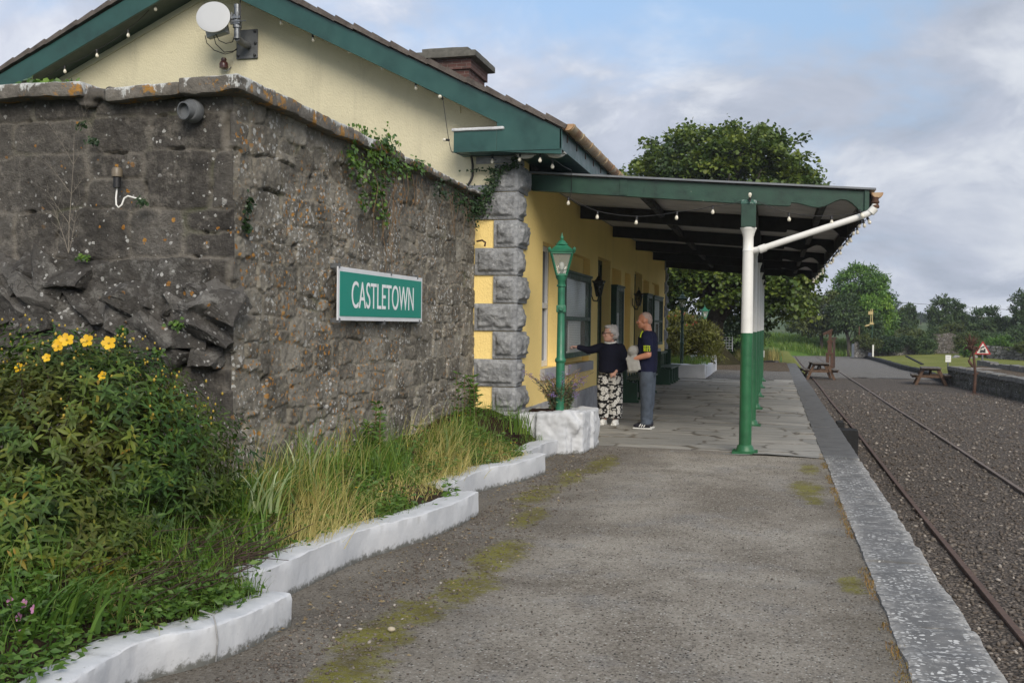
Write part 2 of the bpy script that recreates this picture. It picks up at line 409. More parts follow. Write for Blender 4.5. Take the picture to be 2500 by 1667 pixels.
def brick():
    n=NT('chimney_brick',.9); b=n.new('ShaderNodeTexBrick'); v=n.co(); s=n.sep(v); n.put(b.inputs[0],n.comb(n.math('ADD',s[0],s[1]),s[2],0))
    b.inputs['Scale'].default_value=1; b.inputs['Brick Width'].default_value=.23; b.inputs['Row Height'].default_value=.078; b.inputs['Mortar Size'].default_value=.006
    b.inputs['Color1'].default_value=(.075,.03,.024,1); b.inputs['Color2'].default_value=(.12,.055,.045,1); b.inputs['Mortar'].default_value=(.16,.13,.115,1)
    c=n.mix(n.step(n.noise(4,5),.5,.75),b.outputs[0],(.05,.035,.03)); n.bump(n.math('SUBTRACT',1,b.outputs[1]),.6,.01); return n.out(c)
M['brick']=brick()
def concrete(name,c,sc=5,var=.3):
    n=NT(name,.88,spec=.3); col=n.ramp(n.noise(sc,7,.7),[(.3,tuple(x*(1-var) for x in c)),(.55,c),(.75,tuple(min(1,x*(1+var)) for x in c))]); n.bump(n.noise(sc*9,5,.7),.45,.012); return n.out(col)
M['plinth']=concrete('plinth_cement',(.36,.36,.37))
M['sill']=concrete('sill_cement',(.34,.34,.36),7,.15)
def slab_coping():
    n=NT('platform_edge_stone',.75,spec=.4); p=n.pos(); y=n.sep(p)[1]; x=n.sep(p)[0]
    c=n.ramp(n.noise(5,6,.7,vec=p),[(.3,(.085,.084,.082)),(.7,(.16,.158,.153))])
    c=n.mix(n.math('MULTIPLY',n.step(n.noise(16,8,.8,vec=n.map(p,(.6,1.2,1))),.53,.61),n.math('MULTIPLY',n.step(n.math('ADD',y,n.noise(2,3,vec=p)),13.1,12.3),.85)),c,n.ramp(n.noise(50,3,vec=p),[(.3,(.24,.235,.222)),(.7,(.42,.41,.385))]))
    q_=n.vmath('ADD',n.vmath('MULTIPLY',p,(.75,1.1,1)),n.vmath('MULTIPLY',n.noisec(40,3,p),(.03,.03,0))); sp=n.vor(44,q_); rx=n.sep(n.vor(44,q_,out='Color'))[0]
    c=n.mix(n.math('MULTIPLY',n.math('MULTIPLY',n.step(n.math('SUBTRACT',n.math('MULTIPLY',rx,.5),sp),-.02,.05),n.step(n.noise(3,3,vec=p),.35,.6)),n.step(y,13,12.4)),c,(.55,.55,.53))
    e=n.math('MULTIPLY',n.step(n.math('ABSOLUTE',n.math('SUBTRACT',x,.83)),.10,.22),n.step(n.noise(14,6,.7,vec=p),.4,.55))
    c=n.mix(n.math('MULTIPLY',n.math('MULTIPLY',e,.45),n.step(y,13,12.4)),c,(.5,.48,.44))
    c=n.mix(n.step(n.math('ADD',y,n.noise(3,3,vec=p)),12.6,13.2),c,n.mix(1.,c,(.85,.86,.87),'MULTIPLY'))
    n.bump(n.noise(30,6,.7,vec=p),.5,.015); return n.out(c)
M['edge']=slab_coping()
def tarmac():
    n=NT('old_tarmac',.95,spec=.22); p=n.pos(); s=n.sep(p)
    big=n.noise(.6,6,.66,vec=p,dist=.5); mid=n.noise(3,6,.7,vec=p); fine=n.noise(52,6,.85,vec=p); g=n.vor(62,p)
    c=n.ramp(big,[(.36,(.19,.163,.128)),(.5,(.285,.255,.21)),(.62,(.375,.342,.288))])
    c=n.mix(n.step(mid,.45,.7),c,n.mix(.5,c,(.11,.092,.072))); c=n.mix(n.math('MULTIPLY',n.step(n.noise(1.4,5,.7,vec=n.map(p,loc=(3,1,0))),.5,.66),.4),c,(.24,.245,.25))
    c=n.mix(n.ramp(fine,[(.5,0.),(.66,.9)]),c,(.42,.39,.345)); c=n.mix(n.ramp(fine,[(.34,.95),(.48,0.)]),c,(.05,.045,.038))
    gx=n.sep(n.vor(62,p,out='Color'))[0]
    c=n.mix(n.math('MULTIPLY',n.step(gx,.84,.9),n.step(g,.45,.3)),c,(.52,.5,.45)); c=n.mix(n.math('MULTIPLY',n.step(gx,.16,.1),n.step(g,.5,.3)),c,(.035,.033,.03))
    # damp dark dirt collecting by the white edging, worn pale track down the middle
    edge=n.step(n.math('ADD',s[0],n.math('MULTIPLY',n.noise(1.6,5,.65,vec=p),1.7)),-.15,-1.5)
    c=n.mix(n.math('MULTIPLY',edge,.5),c,(.075,.064,.052))
    e2=n.step(n.math('ADD',s[0],n.math('MULTIPLY',n.noise(2.1,5,.65,vec=p),.9)),.6,1.1)
    c=n.mix(n.math('MULTIPLY',e2,.4),c,(.075,.062,.042))
    # moss
    def blob(x,y,rx,ry):
        d=n.vmath('LENGTH',n.vmath('MULTIPLY',n.vmath('SUBTRACT',p,(x,y,0)),(1/rx,1/ry,0)))
        return n.step(n.math('ADD',d,n.math('MULTIPLY',n.math('SUBTRACT',n.noise(5,6,.75,vec=p),.5),2.4)),1.0,.45)
    ms=None
    for b in [(.42,11.6,.14,.5),(.36,10.2,.2,.7),(.4,9.5,.12,.3),(-1.85,11.2,.2,1.0),(-2.0,10.2,.2,.8),(-2.1,9.0,.2,.8),(-1.9,7.9,.16,.6),(-1.78,6.5,.2,.7),(-1.75,5.7,.2,.5),(-1.85,5.1,.22,.4),(-1.9,4.6,.24,.4),(-1.82,4.1,.22,.35),(.5,6.4,.1,.3)]:
        q=blob(*b); ms=q if ms is None else n.math('MAXIMUM',ms,q)
    br=n.step(n.noise(32,5,.75,vec=p),.30,.55)
    c=n.mix(n.math('MULTIPLY',n.math('MULTIPLY',ms,br),.85),c,n.ramp(n.noise(4,4,vec=p),[(.35,(.11,.092,.018)),(.6,(.20,.19,.016))]))
    h=n.math('ADD',fine,n.math('MULTIPLY',n.step(g,.05,.5),.5)); n.bump(h,1.,.016)
    return n.out(c)
M['tarmac']=tarmac()
def flags():
    n=NT('liscannor_flagstone',.7,spec=.4); st=n.attr('stone'); jt=n.attr('joint'); p=n.pos()
    c=n.ramp(st,[(0,(.26,.255,.235)),(.5,(.33,.32,.29)),(1,(.41,.39,.35))])
    c=n.mix(n.ramp(n.noise(2.2,6,.65,vec=n.map(p,(1,3,1))),[(.3,.0),(.7,.6)]),c,(.11,.112,.106))
    c=n.mix(n.ramp(n.noise(40,5,.7,vec=p),[(.45,0.),(.7,.5)]),c,(.3,.29,.27))
    c=n.mix(n.math('MULTIPLY',n.math('MULTIPLY',jt,n.step(n.noise(2.2,3,vec=p),.28,.5)),.9),c,n.ramp(n.noise(6,4,vec=p),[(.4,(.03,.026,.02)),(.62,(.085,.06,.03)),(.8,(.2,.19,.16))]))
    n.bump(n.noise(22,6,.65,vec=n.map(p,(1,2.5,1))),.3,.012); return n.out(c)
M['flags']=flags()
def gravel(name,a,b,c3,sc=26,bump=1.0,patch=None):
    n=NT(name,.95,spec=.2); p=n.pos(); w=n.vmath('ADD',p,n.vmath('MULTIPLY',n.noisec(40,2,p),(.012,.012,.012)))
    d=n.vor(sc,w); col=n.sep(n.vor(sc,w,out='Color')); d2=n.vor(sc*2.3,w)
    c=n.ramp(col[0],[(0,a),(.45,b),(.8,c3),(1,tuple(min(1,x*1.9) for x in c3))])
    c=n.mix(n.ramp(n.noise(.6,5,.65,vec=p),[(.35,0.),(.65,.75)]),c,n.mix(.5,c,patch or a))
    c=n.mix(n.step(d,.32,.62),c,tuple(x*.25 for x in a)); c=n.mix(n.ramp(n.noise(2.6,7,.75,vec=p),[(.4,0.),(.62,.8)]),c,n.mix(.55,c,a)); c=n.mix(n.math('MULTIPLY',n.step(n.noise(11,5,.8,vec=p),.6,.7),.45),c,c3); 
    c=n.mix(n.ramp(n.noise(90,4,.7,vec=p),[(.4,0.),(.8,.4)]),c,c3)
    h=n.math('ADD',n.math('SUBTRACT',1,d),n.math('MULTIPLY',n.math('SUBTRACT',1,d2),.3)); n.bump(h,bump,.03); return n.out(c)
M['ballast']=gravel('track_ballast',(.08,.066,.054),(.15,.126,.105),(.215,.186,.157),34,.8,(.155,.113,.082))
M['bluegravel']=gravel('blue_grey_gravel',(.15,.14,.125),(.22,.212,.2),(.29,.28,.262),40,.6,(.24,.205,.16))
M['browngravel']=gravel('brown_gravel',(.09,.06,.035),(.16,.115,.07),(.2,.16,.11),40,.7,(.16,.14,.12))
def pebble():
    n=NT('ballast_pebble',.9,spec=.3); h=n.attr('hue'); c=n.ramp(h,[(0,(.065,.055,.046)),(.55,(.14,.12,.10)),(.93,(.22,.195,.165)),(1,(.46,.42,.37))]); c=n.mix(n.noise(30,5),c,n.mix(.5,c,(.07,.05,.04))); n.bump(n.noise(50,4),.5,.01); return n.out(c)
M['pebble']=pebble()
def soil(name,a,b):
    n=NT(name,.98,spec=.15); c=n.ramp(n.noise(18,7,.75),[(.3,a),(.7,b)]); n.bump(n.noise(28,7,.8),1.,.05); return n.out(c)
M['soil']=soil('garden_soil',(.03,.02,.013),(.10,.07,.045))
M['mulch']=soil('dark_mulch',(.022,.011,.008),(.06,.03,.02))
def meadow(name,cols,sc=1.2):
    n=NT(name,.95,spec=.15); p=n.pos(); c=n.ramp(n.noise(sc,6,.7,vec=p),[(.3,cols[0]),(.5,cols[1]),(.72,cols[2])]); c=n.mix(n.ramp(n.noise(sc*14,5,.75,vec=p),[(.35,.5),(.6,0.)]),c,tuple(x*.4 for x in cols[0])); n.bump(n.noise(sc*16,5,.8,vec=p),.9,.06); return n.out(c)
M['lawn']=meadow('mown_lawn',[(.12,.14,.025),(.175,.19,.04),(.25,.24,.075)],.5)
M['rough_grass']=meadow('rough_grass',[(.06,.12,.02),(.10,.18,.03),(.17,.20,.05)],.5)
M['field']=meadow('pale_field',[(.16,.16,.09),(.24,.22,.13),(.28,.25,.15)],.03)
M['land']=meadow('pasture',[(.04,.07,.02),(.06,.095,.03),(.10,.11,.045)],.02)
M['bank']=meadow('shaded_bank',[(.025,.022,.008),(.04,.034,.012),(.055,.05,.018)],2)  # grass bank with its shade put into the dark colours
# foliage
M['hyp']=foliage('hypericum_leaf',[(.016,.036,.010),(.024,.058,.012),(.042,.085,.014),(.085,.115,.015),(.16,.10,.013)],.2,.5,.25)
M['grass']=foliage('fresh_grass',[(.035,.08,.012),(.055,.12,.015),(.085,.15,.02),(.13,.165,.035)],.3)
M['straw']=foliage('dry_grass',[(.22,.17,.06),(.36,.29,.11),(.28,.28,.09),(.48,.41,.19)],.25,.7)
M['weed']=foliage('weed_leaf',[(.03,.07,.012),(.05,.105,.016),(.08,.135,.022)],.25)
M['deadstem']=plain('dead_stem',(.16,.10,.05),.8)
M['palestem']=plain('pale_dead_stem',(.36,.32,.25),.8)
M['brownstem']=plain('brown_twig',(.05,.03,.02),.8)
M['ivy']=foliage('ivy_leaf',[(.012,.035,.008),(.025,.06,.012),(.05,.10,.018),(.09,.15,.02)],.2,.4)
M['ivydark']=foliage('dark_ivy_leaf',[(.008,.018,.006),(.014,.032,.01),(.022,.045,.014)],.12,.45)
M['syc']=foliage('sycamore_leaf',[(.016,.033,.008),(.032,.06,.012),(.06,.095,.016),(.12,.145,.022)],.25,.5)
M['ash']=foliage('ash_leaf',[(.018,.042,.01),(.032,.07,.014),(.06,.11,.018)],.25,.55,.4,2.1)
M['darktree']=foliage('dark_tree_leaf',[(.017,.032,.012),(.027,.05,.017),(.045,.07,.022)],.2,.6,.4,1.8)
M['olive']=foliage('olive_scrub_leaf',[(.025,.04,.01),(.045,.062,.016),(.075,.09,.022)],.2,.6)
M['shrub']=foliage('feathery_shrub_leaf',[(.035,.036,.015),(.065,.065,.02),(.10,.105,.025),(.14,.15,.025)],.25,.6)
M['catmint']=foliage('catmint_leaf',[(.05,.08,.045),(.08,.115,.065),(.1,.14,.07)],.2,.7)
M['lav']=foliage('lavender_flower',[(.13,.09,.24),(.2,.14,.33)],.2,.7)
M['bark']=concrete('bark',(.06,.05,.04),8,.5)
M['yellowpetal']=foliage('yellow_petal',[(.75,.42,.01),(.85,.55,.02)],.3,gain=1)
M['yellowbud']=plain('yellow_bud',(.36,.25,.03),.6)
M['pinkpetal']=foliage('pink_petal',[(.5,.22,.42),(.62,.3,.52)],.3,gain=1)
M['redpetal']=foliage('red_petal',[(.45,.05,.06),(.5,.15,.12)],.2,gain=1)
# small things
M['black']=plain('black_plastic',(.012,.012,.013),.5)
M['bulb']=glass('bulb_glass',(.85,.8,.66),.08,.72)
M['fil']=plain('bulb_base',(.4,.34,.22),.5)
M['pane']=glass('lamp_glass',(.55,.58,.52),.05,.3)
M['galv']=paint('galvanised_steel',(.2,.21,.22),.4,.3,12,.05,metal=.7)
M['plate']=paint('grey_steel_plate',(.10,.105,.11),.55,.35,6,.1)
M['dish']=NT('dish_white',.55).out((.43,.44,.45))
M['greybox']=plain('grey_box',(.35,.36,.36),.6)
M['rust']=rusty('rust_iron')
M['rail']=rusty('rusty_rail',(.06,.036,.028),(.10,.062,.046))
M['railtop']=rusty('worn_rail_top',(.10,.075,.062),(.17,.135,.115))
M['wood']=concrete('weathered_wood',(.115,.07,.045),9,.35)
M['woodtop']=concrete('grey_wood_top',(.12,.105,.09),9,.3)
M['sleeper']=concrete('black_sleeper',(.018,.018,.018),9,.3)
M['lampopal']=plain('opal_plastic',(.55,.56,.53),.4)
M['brownins']=plain('brown_ceramic',(.06,.018,.014),.3)
# ------------------------------------------------------------------ rough stone shapes
def gridbox(x0,x1,y0,y1,z0,z1,step):
    Vs=[];Fs=[];o=0
    def face(a,b,c):   # origin, u vec, v vec
        nonlocal o
        a,b,c=map(np.array,(a,b,c)); nu=max(2,int(np.linalg.norm(b)/step)+2); nv=max(2,int(np.linalg.norm(c)/step)+2)
        u,v=np.meshgrid(np.linspace(0,1,nu),np.linspace(0,1,nv),indexing='ij')
        Vs.append(a+u.reshape(-1,1)*b+v.reshape(-1,1)*c); Fs.append(grid_faces(nu,nv,o)); o+=nu*nv
    X,Y,Z=x1-x0,y1-y0,z1-z0
    face((x0,y0,z0),(X,0,0),(0,0,Z)); face((x1,y1,z0),(-X,0,0),(0,0,Z)); face((x1,y0,z0),(0,Y,0),(0,0,Z)); face((x0,y1,z0),(0,-Y,0),(0,0,Z))
    face((x0,y0,z1),(X,0,0),(0,Y,0)); face((x0,y1,z0),(X,0,0),(0,-Y,0))
    return np.concatenate(Vs).astype(float),np.concatenate(Fs)
def jitter(V,amp,freq,seed,oct=4):
    return V+amp*np.stack([fbm(V*freq,oct,seed+i*31) for i in range(3)],1)
def rough_box(name,b,step,amp,freq,mat,parent=None,seed=1,rot=None,piv=None,round_=.02):
    V,F=gridbox(*b,step)
    c=np.array([(b[0]+b[1])/2,(b[2]+b[3])/2,(b[4]+b[5])/2]); h=np.array([(b[1]-b[0])/2,(b[3]-b[2])/2,(b[5]-b[4])/2])
    if round_:
        q=V-c; inner=np.clip(q,-(h-round_),h-round_); d=q-inner; L=np.linalg.norm(d,axis=1,keepdims=True); V=c+inner+np.where(L>1e-9,d/np.maximum(L,1e-9)*np.minimum(L,round_),0)
    V=jitter(V,amp,freq,seed)
    if rot: 
        Mx=np.array(Matrix.Rotation(rot[0],3,rot[1])); p=np.array(piv if piv is not None else c); V=(V-p)@Mx.T+p
    return link(name,np_mesh(name,V,F,[mat]),parent)

def rubble(U,V,courses,wid,seed,step,warp=.035,depth=.035,rough=.02,jw=.022,fadeL=False,fadeR=False,jit=.22,tilt=1.):
    """roughly coursed rubble as a height field over [0,U]x[0,V]: blocky cells round jittered stone centres"""
    nu,nv=int(U/step)+2,int(V/step)+2
    u,v=np.meshgrid(np.linspace(0,U,nu),np.linspace(0,V,nv),indexing='ij'); u=u.ravel();v=v.ravel()
    P=np.stack([u,v,np.zeros_like(u)],1); r=np.random.default_rng(seed)
    wu=u+warp*fbm(P*3.1+5,3,seed)+.35*warp*fbm(P*15,2,seed+1); wv=v+warp*fbm(P*1.7+9,3,seed+2)+.35*warp*fbm(P*14,2,seed+3)
    edges=[-.35]
    while edges[-1]<V+.5: edges.append(edges[-1]+r.uniform(*courses))
    edges=np.array(edges); ci=np.clip(np.searchsorted(edges,wv)-1,0,len(edges)-2)
    F1=np.full_like(u,99.);F2=F1.copy();SZ=F1.copy();sid=np.zeros_like(u);off=sid.copy();tx=sid.copy();ty=sid.copy()
    for k in range(len(edges)-1):
        hh=edges[k+1]-edges[k]; cells=[]; x=-.6-r.uniform(0,.3)
        while x<U+.7:
            w=r.uniform(*wid)*(.55+.55*hh/np.mean(courses)); q=r.random()
            if q<.22 and hh>.6*np.mean(courses): f=r.uniform(.4,.62); cells+=[(x+w/2,edges[k]+hh*f/2,w,hh*f),(x+w/2+r.uniform(-.05,.05),edges[k]+hh*(1+f)/2,w*.95,hh*(1-f))]
            else: cells.append((x+w/2,(edges[k]+edges[k+1])/2+r.uniform(-jit,jit)*hh,w,hh*r.uniform(.85,1.12)))
            x+=w
        cells.sort(); cu=np.array([c[0] for c in cells]); m=np.abs(ci-k)<=1; W=wu[m];Vv=wv[m]; j0=np.searchsorted(cu,W)
        rid=r.random(len(cells)); ro=r.normal(0,1,len(cells)); rx=r.normal(0,1,len(cells)); ry=r.normal(0,1,len(cells)); A=np.array(cells)
        f1,f2,sz,si,of,ax,ay=F1[m],F2[m],SZ[m],sid[m],off[m],tx[m],ty[m]
        for dj in (-2,-1,0,1):
            j=np.clip(j0+dj,0,len(cells)-1); du=(W-A[j,0])/A[j,2]; dv=(Vv-A[j,1])/A[j,3]; d=(du**4+dv**4)**.25
            valid=(j0+dj>=0)&(j0+dj<len(cells)); d=np.where(valid,d,99.)
            b=d<f1; f2=np.where(b,f1,np.minimum(f2,d)); f1=np.where(b,d,f1); sz=np.where(b,np.minimum(A[j,2],A[j,3]),sz)
            si=np.where(b,rid[j],si); of=np.where(b,ro[j],of); ax=np.where(b,rx[j]*du,ax); ay=np.where(b,ry[j]*dv,ay)
        F1[m],F2[m],SZ[m],sid[m],off[m],tx[m],ty[m]=f1,f2,sz,si,of,ax,ay
    d=(F2-F1)*.5*SZ
    body=sstep(0,jw,d+.005*fbm(P*40,2,seed+8))
    f=fbm(P*7,5,seed+4,.55); f2=fbm(P*26,4,seed+5,.62); ridged=1-np.abs(fbm(P*5.,4,seed+6))*2
    h=body*(depth*.55+tilt*(.009*off+.018*tx+.012*ty))+rough*(.45*f+.6*f2+.3*(ridged-.5))*(.45+.55*body)
    hole=sstep(.34,.5,fbm(P*6.5+3,3,seed+7)); h-=hole*(1-sstep(0,.02,d))*.05
    if fadeL: h=h*sstep(0,.03,u)
    if fadeR: h=h*sstep(0,.03,U-u)
    return u,v,h,sid,1-sstep(0,jw*1.15,d),grid_faces(nu,nv)

# ------------------------------------------------------------------ stone screen wall
XS,YC,YG=-3.70,6.33,12.2
sw=thing('stone_wall','tall lichen spotted rubble stone wall carrying the green town sign','wall',(0,0,0))
u,v,h,sid,jt,F=rubble(YG-YC,3.3,(.12,.28),(.13,.38),11,.0105,depth=.022,rough=.021,jw=.013,fadeL=True,tilt=.75,warp=.045)
cor=lambda z:.022*fbm(np.stack([0*z,0*z,z*3.3],1),4,31)+.018*np.sign(np.sin(z*9+1.2*np.sin(z*4)))
s_=sstep(0,.06,u); V=np.stack([XS+h*s_+cor(v)*(1-s_),YC+u-cor(v)*(1-s_),v-.1],1); link('wall_face',np_mesh('wall_face',V,F,[M['wall_side']],{'stone':sid,'joint':jt}),sw)
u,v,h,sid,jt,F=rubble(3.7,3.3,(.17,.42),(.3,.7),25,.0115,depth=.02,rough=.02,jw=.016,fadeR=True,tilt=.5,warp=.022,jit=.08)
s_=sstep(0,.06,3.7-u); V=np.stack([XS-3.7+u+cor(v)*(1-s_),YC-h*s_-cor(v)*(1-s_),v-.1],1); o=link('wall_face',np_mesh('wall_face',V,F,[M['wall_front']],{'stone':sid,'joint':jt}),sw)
tag(o,'blackened end face of the stone wall, grime and shade in its colour')
b=MB(); b.box(XS-.42,XS-.07,YC+.1,YG,-.1,3.18); b.box(XS-3.7,XS-.42,YC+.07,YC+.5,-.1,3.18); b.build('wall_core',M['wall_side'],sw)
# coping stones: slumped slabs on the front, a long run of slabs down the side
for i,(bx,ro) in enumerate([((-7.3,-4.87,6.19,6.75,3.19,3.30),.0),((-4.68,-4.06,6.2,6.72,3.155,3.25),-.04),((-4.06,-3.575,6.18,6.72,3.165,3.28),0.)]):
    rough_box('coping_stone',bx,.022,.022,5,M['coping'],sw,40+i,(ro,'Y'))
ys=[6.72,8.15,9.4,10.75,11.6,12.2]
for i in range(5):
    rough_box('coping_stone',(-4.15,-3.575,ys[i]+.004,ys[i+1]-.004,3.165+.006*i,3.278-.012*i),.025,.02,5,M['coping'],sw,50+i,(random.uniform(-.012,.012),'X'))
# rubble filling the gap between the slumped copings
b=MB()
for k in range(16):
    b.ball((-4.79+random.uniform(-.13,.13),6.3+random.uniform(-.02,.15),3.14+random.uniform(0,.1)),(random.uniform(.04,.09),.06,random.uniform(.03,.06)),8,6)
link('gap_rubble',sculpt(b,.012,1,lambda P:.02*fbm(P*18,4,3)),sw).data.materials.append(concrete('gap_mortar',(.10,.09,.078),14,.4))
# stump of a torn-off wall: big tilted jagged boulders standing out of the front face
def boulder(b,c,s,rz,ry,rx,seed,rough=None,npt=9):
    """angular rock: convex hull of a few random points, faces subdivided and roughened"""
    import bmesh
    r=np.random.default_rng(seed); Mx=Matrix.Rotation(rz,3,'Z')@Matrix.Rotation(ry,3,'Y')@Matrix.Rotation(rx,3,'X'); bm=bmesh.new()
    for k in range(npt):
        p=Vector(r.normal(0,1,3)); m=max(abs(p.x),abs(p.y),abs(p.z)); bm.verts.new(p/m*r.uniform(.85,1.05))
    bmesh.ops.convex_hull(bm,input=bm.verts)
    for q in [q for q in bm.verts if not q.link_faces]: bm.verts.remove(q)
    for q in bm.verts: q.co=Vector(c)+Mx@Vector((q.co.x*s[0],q.co.y*s[1],q.co.z*s[2]))
    if rough:
        for it in range(3):
            long=[e for e in bm.edges if e.calc_length()>.035]
            if long: bmesh.ops.subdivide_edges(bm,edges=long,cuts=1,use_grid_fill=True)
        bmesh.ops.triangulate(bm,faces=bm.faces[:])
    bm.verts.index_update(); vs=np.array([q.co[:] for q in bm.verts]); fs=[tuple(q.index for q in f.verts) for f in bm.faces]; bm.free()
    if rough: vs=jitter(vs,rough,9,seed); vs=jitter(vs,rough*.5,28,seed+1)
    b.add(vs.tolist(),fs); return len(vs)
b=MB(); k=0; sid=[]
def rock(c,sx,sy,sz,rz,ry,rx):
    global k
    n=boulder(b,c,(sx,sy,sz),rz,ry,rx,100+k,.026,13); sid.extend([random.random()]*n); k+=1
for x in np.arange(-6.4,-3.8,.17):
    zt=2.14-(x>-5.6)*.10-(x>-4.4)*.16
    for j in range(3):
        rock((x+random.uniform(-.12,.12),6.31+random.uniform(-.04,.04),random.uniform(1.5,zt-.14)),random.uniform(.17,.32),random.uniform(.15,.22),random.uniform(.12,.2),random.uniform(-.4,.4),random.uniform(.15,.65),random.uniform(-.3,.3))
for x in np.arange(-6.3,-3.85,.2): rock((x,6.29,random.uniform(1.3,1.5)),.15,.1,.1,random.uniform(-.2,.2),random.uniform(-.1,.1),0)
V_,F_=gridbox(-6.6,-3.86,6.2,6.5,1.35,1.98,.03); V_=jitter(V_,.07,5,444); b.add(V_.tolist(),[tuple(f) for f in F_.tolist()]); sid.extend([.35]*len(V_))
o=b.build('broken_masonry',stone_wall('torn_stone',[(.045,.04,.036),(.075,.068,.06),(.11,.102,.093),(.2,.19,.175)],(.42,.41,.38),.2,.05,.8,.5),sw,32)
for nm,val in (('stone',np.array(sid)),('joint',np.zeros(len(sid)))):
    a=o.data.attributes.new(nm,'FLOAT','POINT'); a.data.foreach_set('value',val.astype(np.float32))

# drain stub, photocell, and the town sign
t=thing('drain_pipe','grey pipe stub poking from the dark wall under its coping','pipe',(-3.99,6.26,3.05))
Mx=Matrix.Rotation(R(90),3,'X')
b=MB(); b.lathe([(.082,-.02),(.082,.03),(.07,.045),(.06,.045)],n=28,M=Mx); b.build('pipe_collar',M['plate'],t,40)
b=MB(); b.lathe([(.062,-.02),(.062,.085),(.053,.085),(.051,.03),(.001,.03)],n=28,M=Matrix.Rotation(R(97),3,'X')@Matrix.Rotation(R(-14),3,'Y'),caps=False); b.build('pipe_end',M['plate'],t,40)
t=thing('photocell','small brown capped light sensor with a looping white cable','light sensor',(-4.58,6.23,2.57)); t.scale=(.82,.82,.82)
b=MB(); b.lathe([(.032,-.06),(.032,.03),(.045,.04)],n=16); b.build('sensor_base',M['black'],t,40)
b=MB(); b.lathe([(.046,.035),(.048,.09),(.036,.115),(.001,.12)],n=18); b.build('sensor_cap',[plain('amber_cap',(.16,.13,.09),.4)],t,40)
b=MB(); b.tube([(-.005,.01,-.05),(-.01,.0,-.15),(.0,-.01,-.21),(.025,-.01,-.235),(.05,0,-.21),(.06,.02,-.15),(.09,.03,-.13),(.16,.05,-.15),(.2,.08,-.155)],.008,8); b.build('cable',M['white_paint'],t,60)

t=thing('town_sign','green CASTLETOWN sign with white border bolted to the stone wall','sign',(-3.60,8.93,1.82)); t.scale=(1,.978,.978)
b=MB(); b.box(-.012,.0,-1.085,1.085,-.237,.237); b.build('sign_plate',M['sash'],t,bevel=.003)
gm=NT('sign_green',.3,spec=.35).out((.0,.225,.165))
b=MB(); b.box(.0,.004,-1.045,1.045,-.197,.197); b.build('sign_field',gm,t)
def lettering(txt,mat,height,width,name,parent,M4,thick=.002):
    cu=bpy.data.curves.new('txt','FONT'); cu.body=txt; cu.size=1; cu.align_x='CENTER'; cu.extrude=0
    o=bpy.data.objects.new('txt',cu); C.objects.link(o); dg=bpy.context.evaluated_depsgraph_get(); dg.update()
    me=bpy.data.meshes.new_from_object(o.evaluated_get(dg)); bpy.data.objects.remove(o); bpy.data.curves.remove(cu)
    n=len(me.vertices); P=np.empty(n*3,np.float32); me.vertices.foreach_get('co',P); P=P.reshape(-1,3)
    lo,hi=P.min(0),P.max(0); P[:,0]=(P[:,0]-(lo[0]+hi[0])/2)/(hi[0]-lo[0])*width; P[:,1]=(P[:,1]-(lo[1]+hi[1])/2)/(hi[1]-lo[1])*height; P[:,2]=0
    Q=P@np.array(M4.to_3x3()).T+np.array(M4.translation)
    me.vertices.foreach_set('co',Q.astype(np.float32).ravel()); me.update(); me.materials.clear(); me.materials.append(mat)
    o=link(name,me,parent); s=o.modifiers.new('s','SOLIDIFY'); s.thickness=thick; s.offset=1; return o
FX=Matrix(((0,0,1,0),(1,0,0,0),(0,1,0,0),(0,0,0,1)))   # text facing +X, reading along +Y
lettering('CASTLETOWN',NT('sign_white',.35).out((.8,.81,.82)),.245,1.6,'lettering',t,Matrix.Translation((.0055,-.0,.0))@FX)
for y,z in [(-1.06,.245),(.17,.24),(.93,.24),(0,-.25),(-1.05,-.235),(1.0,-.235)]:
    b=MB(); b.box(-.08,.006,y-.012,y+.012,z-.02,z+.02); b.build('sign_clip',M['galv'],t)

# ------------------------------------------------------------------ station building
XF,YE=-3.15,30.6
bd=thing('station_building','long yellow railway station with cream gable and grey quoins','building',(0,0,0))
RX,RZ=-7.47,6.45; EX,EZ=-2.49,3.99; SR=(RZ-EZ)/(EX-RX); SL=.447; LX=-12.6; LZ=RZ-(RX-LX)*SL
def roofz(x): return RZ-(x-RX)*SR if x>RX else RZ-(RX-x)*SL
# gable: cream above, yellow strip low down
def gy(x,z,d): return (x,d,z)
b=MB(); zc=3.33
b.prism([(-12.2,zc),(XF,zc),(XF,roofz(XF)-.16),(RX,RZ-.16),(-12.2,roofz(-12.2)-.16)],gy,YG,YG+.35); b.build('gable_wall',M['cream'],bd)
b=MB(); b.box(-4.6,XF,YG+.004,YG+.35,-.05,zc); b.build('wall',M['yellow'],bd)
b=MB(); b.prism([(-12.2,roofz(-12.2)-.42),(RX,RZ-.42),(-3.9,roofz(-3.9)-.42),(-3.9,roofz(-3.9)-.3),(RX,RZ-.3),(-12.2,roofz(-12.2)-.3)],gy,YG-.018,YG); b.build('gable_band',M['cream'],bd)
# dark flashing where the screen wall meets the gable
b=MB(); b.box(-4.1,-3.45,YG-.04,YG,3.26,3.335); b.build('flashing',M['zinc'],bd)
